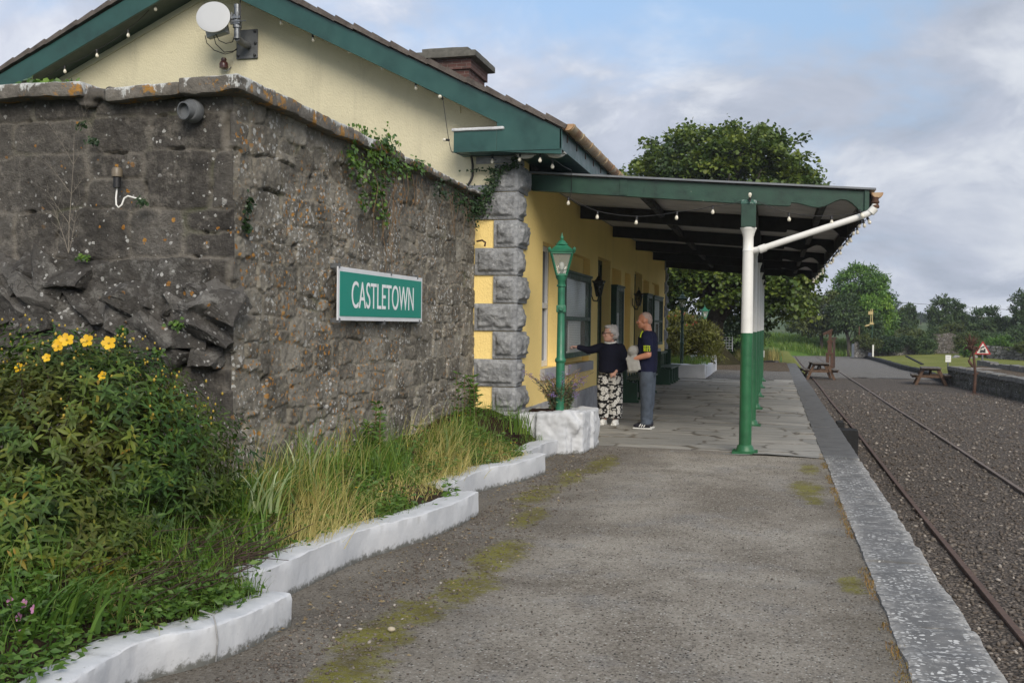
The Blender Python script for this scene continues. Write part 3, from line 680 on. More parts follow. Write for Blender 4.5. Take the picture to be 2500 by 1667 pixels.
# facade with openings (Y0,Y1,Z0,Z1,depth)
OP=[(13.73,14.83,.95,2.75,.16),(15.35,17.5,.95,2.75,.12),(18.34,19.81,0,2.86,.17),(20.0,21.3,.95,2.75,.2),(21.85,22.75,0.6,2.75,.22),(23.42,24.88,0,2.86,.17),(25.05,26.3,.95,2.75,.2),(26.9,28.65,.95,2.75,.12)]
b=MB(); y=YG+.35
XT=3.75
def wallq(y0,y1,z0,z1): b.add([(XF,y0,z0),(XF,y1,z0),(XF,y1,z1),(XF,y0,z1)],[(0,1,2,3)])
wallq(YG,YG+.35,-.05,XT)
for (a,c,z0,z1,d) in OP:
    wallq(y,a,-.05,XT); wallq(a,c,z1,XT)
    if z0>0: wallq(a,c,-.05,z0)
    q=XF-d
    b.add([(XF,a,z0),(XF,a,z1),(q,a,z1),(q,a,z0)],[(3,2,1,0)]); b.add([(XF,c,z0),(XF,c,z1),(q,c,z1),(q,c,z0)],[(0,1,2,3)])
    b.add([(XF,a,z1),(XF,c,z1),(q,c,z1),(q,a,z1)],[(0,1,2,3)]); b.add([(XF,a,z0),(XF,c,z0),(q,c,z0),(q,a,z0)],[(3,2,1,0)])
    y=c
wallq(y,YE,-.05,XT)
b.add([(XF,YE,-.05),(XF,YE,XT),(-12.2,YE,XT),(-12.2,YE,-.05)],[(0,1,2,3)])
b.build('facade_wall',M['yellow'],bd)
b=MB(); b.box(-12.1,XF-.42,YG+.36,YE-.02,-.05,3.7); b.build('inner_wall',M['beam'],bd)
# window and door leaves set in the openings
for i,(a,c,z0,z1,d) in enumerate(OP):
    q=XF-d-.002
    if i in (2,5):
        dr=MB(); dr.box(q-.06,q-.02,a+.08,c-.08,0,z1-.08); o=dr.build('door',M['dark_door'],bd)
        f=MB(); f.box(q-.06,q,a,a+.08,0,z1); f.box(q-.06,q,c-.08,c,0,z1); f.box(q-.06,q,a+.08,c-.08,z1-.08,z1); f.build('door_frame',M['dark_door'],o)
        f=MB()
        for zz in (.25,1.2):
            for yy in (a+.2,(a+c)/2+.08): f.box(q-.02,q-.006,yy,yy+.42,zz,zz+.75)
        f.build('door_panel',M['green_bench'],o,bevel=.006)
    elif i in (1,3,4,6,7):
        f=MB(); f.box(q-.05,q,a,c,z0,z1); f.build('blind_recess',M['yellow'],bd)
    else:
        f=MB(); f.box(q-.06,q,a,a+.075,z0,z1); f.box(q-.06,q,c-.075,c,z0,z1); f.box(q-.06,q,a+.075,c-.075,z1-.075,z1); f.box(q-.06,q,a+.075,c-.075,z0,z0+.09); f.box(q-.045,q+.012,a+.075,c-.075,1.82,1.9)
        o=f.build('window',M['sash'],bd,bevel=.004)
        g=MB(); g.box(q-.05,q-.04,a+.075,c-.075,z0+.09,z1-.075); g.build('window_pane',NT('dark_pane',.08,spec=.8).out((.03,.035,.04)) if i==0 else M['beam'],o)
    if z0>.8: rough_box('window_sill',(XF-.1,XF+.07,a-.08,c+.1,z0-.16,z0-.004),.04,.004,8,M['sill'],bd,60+i,round_=.008)
# plinth
V,F=gridbox(XF-.02,XF+.028,12.6,18.3,-.05,.47,.05); link('plinth',np_mesh('p',jitter(V,.01,4,5),F,[M['plinth']]),bd)
V,F=gridbox(XF-.02,XF+.028,19.85,23.38,-.05,.45,.06); link('plinth',np_mesh('p',jitter(V,.01,4,6),F,[M['plinth']]),bd)
V,F=gridbox(XF-.02,XF+.028,24.9,30.55,-.05,.45,.06); link('plinth',np_mesh('p',jitter(V,.01,4,7),F,[M['plinth']]),bd)
rough_box('plinth',(-3.68,XF+.07,YG-.1,12.85,-.05,.475),.03,.01,6,M['plinth'],bd,8)
# quoins: drafted margin, rock-faced centre, on both faces of the corner
def quoin(z0,z1,gw,fw,yc,sgn,seed,step):
    """corner arris at (XF+p,yc), gable face width gw along -X, facade face width fw along sgn*Y"""
    p=.028; Vs=[];Fs=[];Js=[];o=0
    def face(org,ud,nd,w,sd,cr):
        nonlocal o
        nu,nv=int(w/step)+3,int((z1-z0)/step)+3; u,v=np.meshgrid(np.linspace(0,w,nu),np.linspace(0,z1-z0,nv),indexing='ij'); u=u.ravel();v=v.ravel()
        e=np.minimum(np.minimum(u,w-u),np.minimum(v,z1-z0-v)); m=.042
        P=np.stack([u,v,np.full_like(u,sd)],1)
        bul=sstep(m*.85,m*1.7,e); H=bul*(.022+cr*np.clip(1-(2*u/w-1)**2,0,1)*np.clip(1-(2*v/(z1-z0)-1)**2,0,1)+.034*fbm(P*6,5,sd,.66)+.03*(.6-1.6*np.abs(fbm(P*[5,8,1],4,sd+4))))+.003*fbm(P*25,2,sd)
        H=np.where(e<.004,-.012,H); H=np.where(e<1e-6,-.03,H)
        org,ud,nd=map(np.array,(org,ud,nd)); Vs.append(org+u[:,None]*ud+v[:,None]*np.array([0,0,1.])+H[:,None]*nd); Fs.append(grid_faces(nu,nv,o)); o+=nu*nv; Js.append(1-sstep(m*.8,m*1.3,e))
    face((XF+p-gw,yc-sgn*p,z0),(1,0,0),(0,-sgn,0),gw,seed,.01)
    face((XF+p,yc-sgn*p,z0),(0,sgn,0),(1,0,0),fw,seed+50,.032)
    V=np.concatenate(Vs);F=np.concatenate(Fs);J=np.concatenate(Js)
    # top and bottom closing slabs
    bx,bf=gridbox(XF+p-gw+.002,XF+p-.004,min(yc-sgn*(p-.004),yc+sgn*(fw-p)),max(yc-sgn*(p-.004),yc+sgn*(fw-p)),z0+.004,z1-.004,.2)
    V=np.concatenate([V,bx]); F=np.concatenate([F,bf+o]); J=np.concatenate([J,np.ones(len(bx))])
    link('quoin',np_mesh('q',V,F,[M['quoin']],{'joint':J}),bd)
for k in range(10):
    z0=.474+.353*k-.047; z1=z0+.353
    if k==0: z0=.476
    lng=k%2==1
    quoin(z0+.003,min(z1,3.7)-.003,.56 if lng else .315,.33 if lng else .55,YG,1,400+k*3,.014)
for k in range(9): quoin(.43+.353*k,.43+.353*(k+1)-.004,.3,.3 if k%2 else .52,YE,-1,500+k*3,.05)

# roof: tile slopes, bargeboards, soffits, boxed eave return, rusty gutter
YB=11.78
def slope(x0,z0,x1,z1,up,th):
    return [(x0,z0),(x1,z1),(x1,z1-th),(x0,z0-th)]
b=MB(); b.prism([(RX,RZ),(EX+.04,EZ-.02),(EX+.04,EZ-.085),(RX,RZ-.07)],gy,YB+.03,YE+.3); b.prism([(LX,LZ),(RX,RZ),(RX,RZ-.07),(LX,LZ-.07)],gy,YB+.03,YE+.3)
roof=b.build('roof',M['tiles'],bd)
# ragged tile ends along the verge
def verge(x0,z0,x1,z1,n):
    b=MB(); d=Vector((x1-x0,0,z1-z0)); L=d.length; d.normalize(); up=Vector((-d.z,0,d.x)); up=up if up.z>0 else -up
    for i in range(n):
        a=Vector((x0,0,z0))+d*(L*i/n); c=a+d*(L/n*1.06); l=random.uniform(0,.012)
        b.add([a+up*(l-.012)+Vector((0,YB-.045,0)),c+up*(l-.02)+Vector((0,YB-.045,0)),c+up*(l+.035)+Vector((0,YB-.04,0)),a+up*(l+.058)+Vector((0,YB-.04,0)),
               a+up*(l-.012)+Vector((0,YB+.2,0)),c+up*(l-.02)+Vector((0,YB+.2,0)),c+up*(l+.035)+Vector((0,YB+.2,0)),a+up*(l+.058)+Vector((0,YB+.2,0))],
              [(0,1,2,3),(7,6,5,4),(3,2,6,7),(1,0,4,5),(0,3,7,4),(2,1,5,6)])
    return b
verge(RX,RZ-.03,EX+.04,EZ-.05,20).build('verge_tiles',M['tiles'],roof); verge(RX,RZ-.03,LX,LZ-.03,20).build('verge_tiles',M['tiles'],roof)
BH=.285
b=MB(); b.prism([(RX,RZ-.06),(EX,EZ-.06-.0),(EX,EZ-.06-.3),(-3.3,3.685),(-3.3,roofz(-3.3)-.06-BH),(RX,RZ-.06-BH)],gy,YB,YB+.035); bb=b.build('bargeboard',M['teal'],roof,bevel=.004)
b=MB(); b.prism([(LX,LZ-.06),(RX-.001,RZ-.06),(RX-.001,RZ-.06-BH),(LX,LZ-.06-BH)],gy,YB,YB+.035); b.build('bargeboard',M['teal'],roof,bevel=.004)
b=MB(); b.prism([(RX,RZ-.30),(-3.2,roofz(-3.2)-.30),(-3.2,roofz(-3.2)-.33),(RX,RZ-.33)],gy,YB+.037,YG-.002); b.build('soffit',M['cream'],roof)
b=MB(); b.prism([(LX,LZ-.31),(RX,RZ-.31),(RX,RZ-.34),(LX,LZ-.34)],gy,YB+.037,YG-.002); b.build('soffit',M['dark_door'],roof)
# boxed return
er=MB(); er.box(-3.853,-3.301,YB-.002,YG-.01,3.70,3.945); er.box(-3.301,EX-.02,YB+.036,YG-.01,3.70,3.94); eb=er.build('eave_box',M['teal'],bd,bevel=.004)
b=MB(); b.box(-3.87,-3.86+.02,YB-.014,YB+.02,3.69,3.70); b.box(-3.853,EX+.002,YB-.012,YB+.03,3.69,3.7); b.build('eave_moulding',M['teal'],eb)
rough_box('lead_flashing',(-3.88,-3.2,YB-.03,YG-.03,3.948,3.99),.03,.007,9,M['lead'],eb,77)
b=MB(); b.box(XF-.01,EX-.02,YG-.008,YE+.2,3.70,3.715); b.box(EX-.02,EX+.004,YB,YE+.25,3.69,3.93); b.build('eave_fascia',M['teal'],roof)
b=MB(); b.box(XF+.002,XF+.03,12.86,YE,3.585,3.698); b.build('shade_strip',M['beam'],bd)  # near-black strip added to paint the shade between canopy and eave
# half round gutter
def half_gutter(b,x,z,r,y0,y1,n=10):
    vs=[];fs=[]
    for y in (y0,y1):
        for rr in (r,r-.008):
            for k in range(n+1):
                a=math.pi+math.pi*k/n; vs.append((x+rr*math.cos(a),y,z+rr*math.sin(a)))
    m=n+1
    for k in range(n): fs+=[(k,k+1,2*m+k+1,2*m+k),(m+k+1,m+k,3*m+k,3*m+k+1)]
    fs+=[(0,2*m,3*m,m),(n,m+n,3*m+n,2*m+n)]
    b.add(vs,fs); b.add([(x+r*math.cos(math.pi+math.pi*k/n),y0-.002,z+r*math.sin(math.pi+math.pi*k/n)) for k in range(n+1)],[tuple(range(n+1))])
b=MB(); half_gutter(b,EX+.075,3.985,.075,YB-.01,YE+.3)
yy=YB+.02; k=0
while yy<YE:
    half_gutter(b,EX+.075,3.985,.085,yy,yy+.06)
    yy+=.62
b.build('gutter',M['gutter'],roof,50)
yy=YB+.3
while yy<YE: b=MB(); b.box(EX+.004,EX+.012,yy,yy+.03,3.82,3.9); yy+=.62; b.build('gutter_bracket',M['rust'],roof)
M['capstone']=concrete('chimney_cap_stone',(.12,.115,.10),6,.4)
# chimney on the ridge
ch=MB(); ch.box(-8.02,-6.85,22.02,23.3,5.9,7.44); co=ch.build('chimney',M['brick'],bd)
b=MB(); b.box(-8.08,-6.79,21.96,23.36,7.441,7.68); b.build('chimney_corbel',M['brick'],co)
rough_box('chimney_cap',(-8.24,-6.63,21.8,23.5,7.685,7.83),.06,.012,4,M['capstone'],co,91); rough_box('chimney_cap',(-8.0,-6.87,22.0,23.3,7.83,7.96),.06,.012,4,M['capstone'],co,92)

# ------------------------------------------------------------------ things fixed to the gable
t=thing('dish_antenna','round white dish antenna on a steel tube and grey wall plate','antenna',(-7.16,11.7,5.56))
Dm=Matrix.Rotation(R(16),3,'Z')@Matrix.Rotation(R(76),3,'X')
b=MB(); b.lathe([(.001,.006),(.12,.005),(.2,.003),(.222,-.003),(.222,-.02),(.2,-.05),(.06,-.075),(.001,-.075)],n=40,M=Dm,caps=False); b.build('dish',M['dish'],t,50)
b=MB(); b.cbox((-.04,.16,-.1),(.3,.1,.22),Matrix.Rotation(R(-12),3,'Y')); b.build('radio_box',M['greybox'],t,bevel=.01)
b=MB(); b.lathe([(.043,-.26),(.043,.16)],(.262,.16,.0),18); b.lathe([(.046,.12),(.046,.165),(.001,.166)],(.262,.16,.02),18,False); b.build('mast_tube',M['galv'],t,40)
b=MB(); b.box(.19,.33,.1,.13,-.08,-.03); b.box(.13,.26,.1,.2,-.02,.05); b.box(.2,.34,.09,.11,-.01,.02); b.tube([(.2,.1,-.06),(.42,.1,-.05)],.006); b.tube([(.222,.09,-.02),(.222,.09,.07)],.006); b.tube([(.302,.09,-.02),(.302,.09,.07)],.006); b.lathe([(.058,-.12),(.058,-.02)],(.262,.16,.0),18); b.build('clamp',M['galv'],t)
b=MB(); b.box(.066,.387,.47,.49,-.44,-.045); pl=b.build('wall_plate',M['plate'],t,bevel=.012)
b=MB(); b.tube([(.262,.16,-.25),(.262,.3,-.28),(.25,.48,-.27)],.045,14); b.build('arm',M['plate'],t,50)
for x,z in [(.1,-.4),(.35,-.4),(.35,-.08),(.36,-.24)]:
    b=MB(); b.lathe([(.018,0),(.018,.02),(.001,.025)],(x,.47,z),8,M=Matrix.Rotation(R(90),3,'X')); b.build('bolt',M['black'],pl)
for pts in ([(-.19,.12,-.2),(-.17,.13,-.3),(-.1,.2,-.38),(0,.3,-.41),(.06,.38,-.37),(.1,.44,-.3)],[(-.06,.12,-.22),(-.05,.15,-.31),(.02,.25,-.4),(.08,.36,-.36),(.1,.44,-.32)],[(-.02,.1,-.2),(.0,.15,-.27),(.07,.2,-.3),(.14,.25,-.27),(.2,.2,-.2)],[(.28,.2,1.0),(.3,.15,.4),(.33,.12,.15),(.34,.11,-.05)]):
    b=MB(); b.tube(pts,.006,6); b.build('cable',M['black'],t,60)
t=thing('wall_insulator','brown ceramic bell shaped insulator below the white dish','insulator',(-7.25,12.12,5.06))
b=MB(); b.lathe([(.02,-.075),(.055,-.06),(.06,-.01),(.05,.02),(.034,.03),(.04,.05),(.03,.075),(.001,.08)],n=16); b.build('ceramic_body',M['brownins'],t,50)
b=MB(); b.tube([(0,0,-.07),(.02,.0,-.1),(.05,.03,-.09),(.07,.07,-.03)],.006); b.build('hook',M['galv'],t)
for i,(x,y,l) in enumerate([(-2.98,11.98,'white oval bulkhead lamp under the eave corner beside the quoins'),(-2.6,12.0,'second bulkhead lamp tucked behind the eave corner fascia')]):
    t=thing('bulkhead_lamp',l,'lamp',(x,y,3.69)); b=MB(); b.cbox((0,0,-.012),(.24,.12,.024)); b.build('lamp_base',M['greybox'],t,bevel=.008)
    b=MB(); b.ball((0,0,-.025),(.11,.055,.045),16,8); b.build('lamp_cover',M['lampopal'],t,60)
# cable conduit down the gable corner
b=MB(); b.tube([(-3.72,12.1,3.69),(-3.72,12.16,3.6),(-3.72,12.165,3.46),(-3.74,12.16,3.4),(-3.8,12.15,3.3)],.016,8)
o=b.build('drop_cable',M['black'],None,60); tag(o,'black cable dropping from the eave box down the cream gable','cable')
# ------------------------------------------------------------------ platform canopy on iron columns
YS=[12.86+3.468*k for k in range(6)]
cp=thing('platform_canopy','green fronted lean-to platform canopy on white and green iron columns','canopy',(0,0,0))
CXL,CXR=-3.11,1.1
def ctop(x): return 3.557-.0755*(x+3.11)
def beam_poly():
    p=[(CXL,ctop(CXL)),(CXL,3.346),(-.28,3.11),(.17,3.078),(.2,3.085),(.205,3.12)]
    for i in range(1,13):
        t=i/12; x=.205+.785*t
        z=3.12-.065*math.sin(min(1,t/.42)*math.pi*.5)**2 if t<.42 else 3.055+.095*math.sin((t-.42)/.36*math.pi*.5)**2 if t<.78 else 3.15-.12*((t-.78)/.22)**1.7
        p.append((x,z))
    p+=[(1.0,2.99),(CXR,2.985),(CXR,ctop(CXR))]
    return p
BP=beam_poly()
for k,y in enumerate(YS):
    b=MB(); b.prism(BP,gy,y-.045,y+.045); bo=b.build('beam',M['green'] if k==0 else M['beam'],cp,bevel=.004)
    if k==0:
        tag(bo,'green painted front beam with a wavy cut end')
        for x in (-1.885,): 
            b=MB(); b.box(x-.05,x+.05,y-.056,y-.044,3.255,3.468); b.build('strap',M['green'],bo,bevel=.003)
        b=MB(); b.box(1.06,1.115,y-.07,y+.05,2.97,3.26); b.build('end_block',M['green'],bo,bevel=.004)
# purlins, ceiling boards, roof sheet
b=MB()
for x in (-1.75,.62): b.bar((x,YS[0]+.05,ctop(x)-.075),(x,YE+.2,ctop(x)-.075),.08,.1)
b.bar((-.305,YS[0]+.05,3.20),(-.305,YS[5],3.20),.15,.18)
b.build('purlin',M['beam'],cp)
b=MB(); b.add([(CXL,YS[0]-.06,ctop(CXL)+.004),(CXR,YS[0]-.06,ctop(CXR)+.004),(CXR,YE+.4,ctop(CXR)+.004),(CXL,YE+.4,ctop(CXL)+.004)],[(0,1,2,3)]); b.build('ceiling_boards',M['ceil'],cp)
b=MB(); b.prism([(CXL-.06,ctop(CXL)+.012),(CXR+.09,ctop(CXR)+.009),(CXR+.09,ctop(CXR)+.032),(CXL-.06,ctop(CXL)+.036)],gy,YS[0]-.1,YE+.45); b.build('roof_sheet',M['zinc'],cp)
b=MB(); b.box(1.115,1.145,YS[0]-.02,YE+.4,3.02,3.225); b.build('edge_fascia',M['beam'],cp)
b=MB(); half_gutter(b,1.205,3.215,.062,YS[0]-.1,YE+.4)
yy=YS[0]-.08
while yy<YE: half_gutter(b,1.205,3.215,.07,yy,yy+.05); yy+=.9
go=b.build('gutter',M['gutter'],cp,50)
b=MB(); b.lathe([(.045,0),(.05,.02),(.035,.05),(.05,.07),(.036,.1),(.045,.13)],(1.185,YS[0]-.07,3.03),14); b.build('rusty_outlet',M['rust'],go,50)
yd=YS[0]-.08
b=MB(); b.tube([(-.27,yd+.06,2.53),(-.2,yd,2.535),(-.13,yd,2.555),(.2,yd,2.665),(.8,yd,2.86),(1.0,yd,2.925),(1.1,yd,2.965),(1.16,yd,3.0),(1.185,yd+.01,3.07)],.04,16); dp=b.build('downpipe',M['white_paint'],cp,60)
for q in ([(-.17,yd,2.538),(-.09,yd,2.567)],[(1.13,yd,2.975),(1.178,yd,3.03)]): b=MB(); b.tube(q,.05,16); b.build('pipe_collar',M['white_paint'],dp,50)
def make_column(parent):
    e=bpy.data.objects.new('column',None); C.objects.link(e); e.parent=parent; e.location=(-.305,YS[0]-.0,0)
    b=MB(); b.lathe([(.0775,.06),(.074,.9),(.0735,1.5)],n=28,caps=False); lo=b.build('green_shaft',M['green_col'],e,50)
    b=MB(); b.lathe([(.0735,1.5),(.066,2.52),(.069,2.52),(.069,2.535),(.065,2.54),(.064,2.7),(.072,2.72),(.075,2.74),(.095,2.79),(.1,2.8),(.1,2.815)],n=28); b.build('white_shaft',M['white_paint'],e,40)
    b=MB(); b.lathe([(.15,-.0),(.15,.028),(.12,.03),(.105,.06),(.095,.09),(.0775,.105)],n=28); b.cbox((0,0,.013),(.31,.31,.026)); b.build('base_plate',M['green_col'],e,40)
    return e
for k,y in enumerate(YS):
    if k==0: c0=make_column(cp)
    else:
        c=c0.copy(); C.objects.link(c); c.parent=cp; c.location=(-.305,y,0)
        for ch in c0.children:
            d=ch.copy(); C.objects.link(d); d.parent=c
        b=MB(); b.box(-.4,-.21,y-.09,y+.09,2.815,3.12); b.build('bracket_block',M['beam'],c).location=(.305,-y,0)
b=MB(); b.box(-.395,-.215,YS[0]-.16,YS[0]-.047,2.816,3.14); bb=b.build('bracket_block',M['green'],cp,bevel=.004); tag(bb,'green block with flaking paint on top of the front column')
b=MB(); b.box(-.4,-.21,YS[0]-.166,YS[0]-.047,3.1,3.15); b.build('block_cap',paint('flaked_green',(.03,.10,.075),.5,.3,9,.3,(22,.55),(.3,.36,.34)),bb,bevel=.003)
c0.location.y=YS[0]-.06

# ------------------------------------------------------------------ festoon bulbs
def bulb_meshes():
    s=MB(); s.lathe([(.012,.0),(.02,-.006),(.02,-.045),(.024,-.05),(.022,-.062)],n=12); s.box(-.022,.022,-.012,.012,-.004,.012)
    g=MB(); g.lathe([(.012,-.058),(.019,-.075),(.03,-.1),(.032,-.118),(.026,-.137),(.012,-.147),(.001,-.149)],n=14,caps=False)
    f=MB(); f.lathe([(.012,-.06),(.012,-.078),(.004,-.085),(.004,-.12)],n=8)
    return s,g,f
_s,_g,_f=bulb_meshes()
def as_mesh(b,n,m):
    o=b.build(n,m,None,50); me=o.data; bpy.data.objects.remove(o); return me
BS,BG,BF=as_mesh(_s,'bulb_socket',M['black']),as_mesh(_g,'bulb',M['bulb']),as_mesh(_f,'bulb_stem',M['fil'])
def festoon(name,label,pts,bulbs,sag=.02,extra=()):
    t=thing(name,label,'string lights')
    P=[]
    for a,b in zip(pts,pts[1:]):
        for i in range(6):
            s=i/6; p=Vector(a).lerp(Vector(b),s); p.z-=sag*4*s*(1-s); P.append(p)
    P.append(Vector(pts[-1]))
    b=MB(); b.tube(P,.0045,6); b.build('cable',M['black'],t,70)
    for (p,rx,ry) in bulbs:
        o=link('bulb',BG,t,p); o.rotation_euler=(rx,ry,random.uniform(0,6)); o.scale=(.7,.7,.7)
        s=link('bulb_socket',BS,o); link('bulb_stem',BF,o)
    return t
yb=11.87
L=[(-9.575,4.993),(-9.06,5.18),(-8.564,5.428),(-8.14,5.754)]
Rr=[(-6.753,5.798),(-6.267,5.449),(-5.818,5.201),(-5.304,5.02),(-4.863,4.78),(-4.393,4.509),(-4.019,4.361)]
up=.1
festoon('string_lights','black festoon cable of clear bulbs under the left gable verge',[(-10.4,yb,4.75),*[(x,yb,z+up) for x,z in L],(-7.5,yb,6.1)],[((x,yb,z+up),random.uniform(-.15,.15),random.uniform(-.1,.25)) for x,z in L],.015)
festoon('string_lights','festoon bulbs strung along the right gable verge down to the eave box',[(-7.4,yb,6.12),*[(x,yb,z+up) for x,z in Rr[:-1]],(-4.15,yb-.02,4.47),(-4.02,yb-.06,4.42),(-3.99,yb-.12,4.361),(-3.9,YB-.05,3.837),(-3.87,YB-.03,3.7),(-3.7,11.95,3.68),(-3.415,12.0,3.68),(-3.05,11.9,3.675),(-2.75,11.85,3.66),(-2.62,12.1,3.6),(-2.55,12.7,3.58),(-2.56,12.79,3.35),(-2.58,12.79,3.24)],
  [((x,yb,z+up),random.uniform(-.15,.15),random.uniform(0,.35)) for x,z in Rr[:-1]]+[((-4.0,yb-.1,4.361),0,R(95)),((-3.9,YB-.05,3.837),0,R(100)),((-3.415,12.0,3.68),0,0),((-3.03,11.9,3.675),.1,0),((-2.77,11.86,3.65),-.1,0),((-2.66,12.05,3.6),.1,.1)],.012)
Cn=[(-2.596,3.238),(-2.209,3.05),(-1.7,2.973),(-1.188,3.025),(-.745,3.09),(.179,2.985),(.681,2.94)]
ycn=12.77
festoon('string_lights','festoon bulbs looping below the front canopy beam past the column',[(x,ycn,z) for x,z in Cn[:5]]+[(-.4,ycn,3.14),(-.3,12.68,3.16),(-.2,ycn,3.14)]+[(x,ycn,z) for x,z in Cn[5:]]+[(1.08,ycn,3.0)],
  [((x,ycn,z),random.uniform(-.1,.1),random.uniform(-.1,.1)) for x,z in Cn]+[((-.29,12.66,3.13),R(180),0),((1.0,ycn-.05,3.0),.0,R(-30))],.012)
E2=[];y=13.2
while y<30.8: E2.append((1.13+random.uniform(-.015,.015),y,2.99+random.uniform(-.03,.02))); y+=.47
festoon('string_lights','long row of festoon bulbs along the outer canopy edge',E2,[(p,random.uniform(-.3,.3),random.uniform(-.7,.2)) for p in E2],.03)
Ef=[(-2.7+i*.62,30.55,3.0) for i in range(6)]
festoon('string_lights','short row of bulbs across the far end of the canopy',Ef,[(p,0,0) for p in Ef],.03)

# ------------------------------------------------------------------ lamp posts and lanterns
def lantern(t,z,s=1.,gm='green_lamp',gl='pane'):
    """four sided tapered lantern standing on z"""
    b=MB(); h0,h1=.062*s,.132*s; z0,z1=z,z+.27*s; P=R(45); q=math.sqrt(2)
    for k in range(4):
        a=P+k*math.pi/2; c,d=math.cos(a)*q,math.sin(a)*q; b.bar((h0*c,h0*d,z0),(h1*c,h1*d,z1),.02*s,.02*s)
    for zz,h in ((z0,h0),(z1,h1)):
        for k in range(4):
            a=P+k*math.pi/2; a2=a+math.pi/2; b.bar((h*q*math.cos(a),h*q*math.sin(a),zz),(h*q*math.cos(a2),h*q*math.sin(a2),zz),.022*s,.022*s)
    fr=b.build('lantern_frame',M[gm],t)
    b=MB()
    for k in range(4):
        a=P+k*math.pi/2; a2=a+math.pi/2; f=lambda h,a,z:(h*q*math.cos(a)*.97,h*q*math.sin(a)*.97,z)
        b.add([f(h0,a,z0),f(h0,a2,z0),f(h1,a2,z1),f(h1,a,z1)],[(0,1,2,3)])
    b.build('lantern_glass',M[gl],t)
    b=MB(); b.lathe([(h1*q*1.0,z1-.004),(h1*q*1.16,z1+.012*s),(h1*q*1.2,z1+.035*s),(h1*q*1.02,z1+.04*s),(h1*q*.62,z1+.085*s),(.075*s,z1+.105*s)],n=4,phase=P); b.lathe([(.075*s,z1+.1*s),(.082*s,z1+.108*s),(.06*s,z1+.13*s),(.032*s,z1+.16*s),(.02*s,z1+.165*s)],n=16)
    for k in range(4):
        a=P+k*math.pi/2; r=h1*q*1.16; b.ball((r*math.cos(a),r*math.sin(a),z1+.04*s),(.022*s,.022*s,.028*s),8,6)
    rf=b.build('lantern_roof',M[gm],t,35)
    b=MB(); b.lathe([(.014*s,z1+.165*s),(.022*s,z1+.185*s),(.024*s,z1+.195*s),(.012*s,z1+.215*s),(.004*s,z1+.25*s),(.001,z1+.262*s)],n=12); b.build('finial',M[gm],rf,50)
    b=MB(); b.lathe([(.026*s,z0),(.026*s,z0+.07*s),(.02*s,z0+.07*s)],n=12); b.build('bulb_holder',M['green'],t,40)
    b=MB(); b.lathe([(.018*s,z0+.07*s),(.03*s,z0+.1*s),(.034*s,z0+.125*s),(.022*s,z0+.155*s),(.001,z0+.163*s)],n=14); b.build('bulb',M['lampopal'],t,60)
def lamp_post(label,loc,rz,base,s=1.,gm='green_lamp'):
    t=thing('lamp_post',label,'lamp post',loc,rz,'green lantern posts on the platform')
    H=2.19-base
    b=MB(); b.lathe([(.057,0),(.055,1.10-base),(.066,1.11-base),(.07,1.13-base),(.066,1.15-base),(.05,1.17-base),(.045,H-.48),(.045,H-.14),(.058,H-.135),(.058,H-.115),(.046,H-.11),(.05,H-.06),(.07,H-.03),(.075,H)],n=20); sh=b.build('post',M[gm],t,40)
    b=MB(); b.box(-.06,.06,-.055,.055,H-.46,H-.37); b.tube([(.0,-.05,H-.415),(0,-.085,H-.415)],.03,10); b.build('collar_box',M[gm],sh,bevel=.008)
    lantern(t,H+.01,1.,gm)
    if s!=1: t.scale=(s,s,s)
    return t
lamp_post('bright green lantern post rising from the white planter','' or (-2.56,12.22,.5),R(12),.5)
lamp_post('green lantern post with canopy shade in its dark colour by the far end of the yellow facade',(-2.77,32,.35),R(5),.45,1.03,'green')  # darker green than the other posts: canopy shade put into the colour
lamp_post('smaller pale green lantern post behind the feathery shrub',(-2.52,39,.3),R(20),.45,.93)
M['smoked']=glass('smoked_glass',(.02,.022,.02),.1,.85); M['lamp_black']=paint('black_lamp_paint',(.012,.014,.013),.4,.2)
for y,z,l in [(17.45,2.15,'black wall lantern beside the first green door'),(22.9,2.1,'black wall lantern beside the second green door')]:
    t=thing('wall_lantern',l,'wall lantern',(XF+.17,y,z),0,'black lanterns on the yellow wall')
    t.scale=(.8,.8,1.12); lantern(t,-.05,.74,'lamp_black','smoked')
    b=MB(); b.tube([(-.17,0,-.02),(-.12,0,-.12),(-.03,0,-.13),(0,0,-.05)],.012,8); b.cbox((-.165,0,.02),(.02,.07,.16)); b.build('bracket',M['lamp_black'],t,60)

# ------------------------------------------------------------------ notice boards
def poster(name,c1,c2,rows,w,h):
    n=NT(name,.5); s=n.sep(n.co()); 
    row=n.math('FRACT',n.math('MULTIPLY',s[2],rows)); line=n.math('MULTIPLY',n.step(row,.35,.42),n.step(row,.8,.72))
    word=n.step(n.noise(1,2,.6,vec=n.comb(n.math('MULTIPLY',s[1],14),n.math('FLOOR',n.math('MULTIPLY',s[2],rows)),0)),.36,.44)
    marg=n.step(n.math('ABSOLUTE',s[1]),w*.5-.03,w*.5-.07)
    return n.out(n.mix(n.math('MULTIPLY',n.math('MULTIPLY',line,word),marg),c1,c2))
pm1=poster('poster_paper_blue',(.62,.68,.70),(.40,.44,.46),34,1.5,.6); pm2=poster('poster_paper_white',(.72,.73,.71),(.36,.36,.36),36,1.0,.5); pm3=concrete('poster_photo',(.10,.08,.06),12,.6); pm4=plain('poster_strip',(.55,.56,.55))
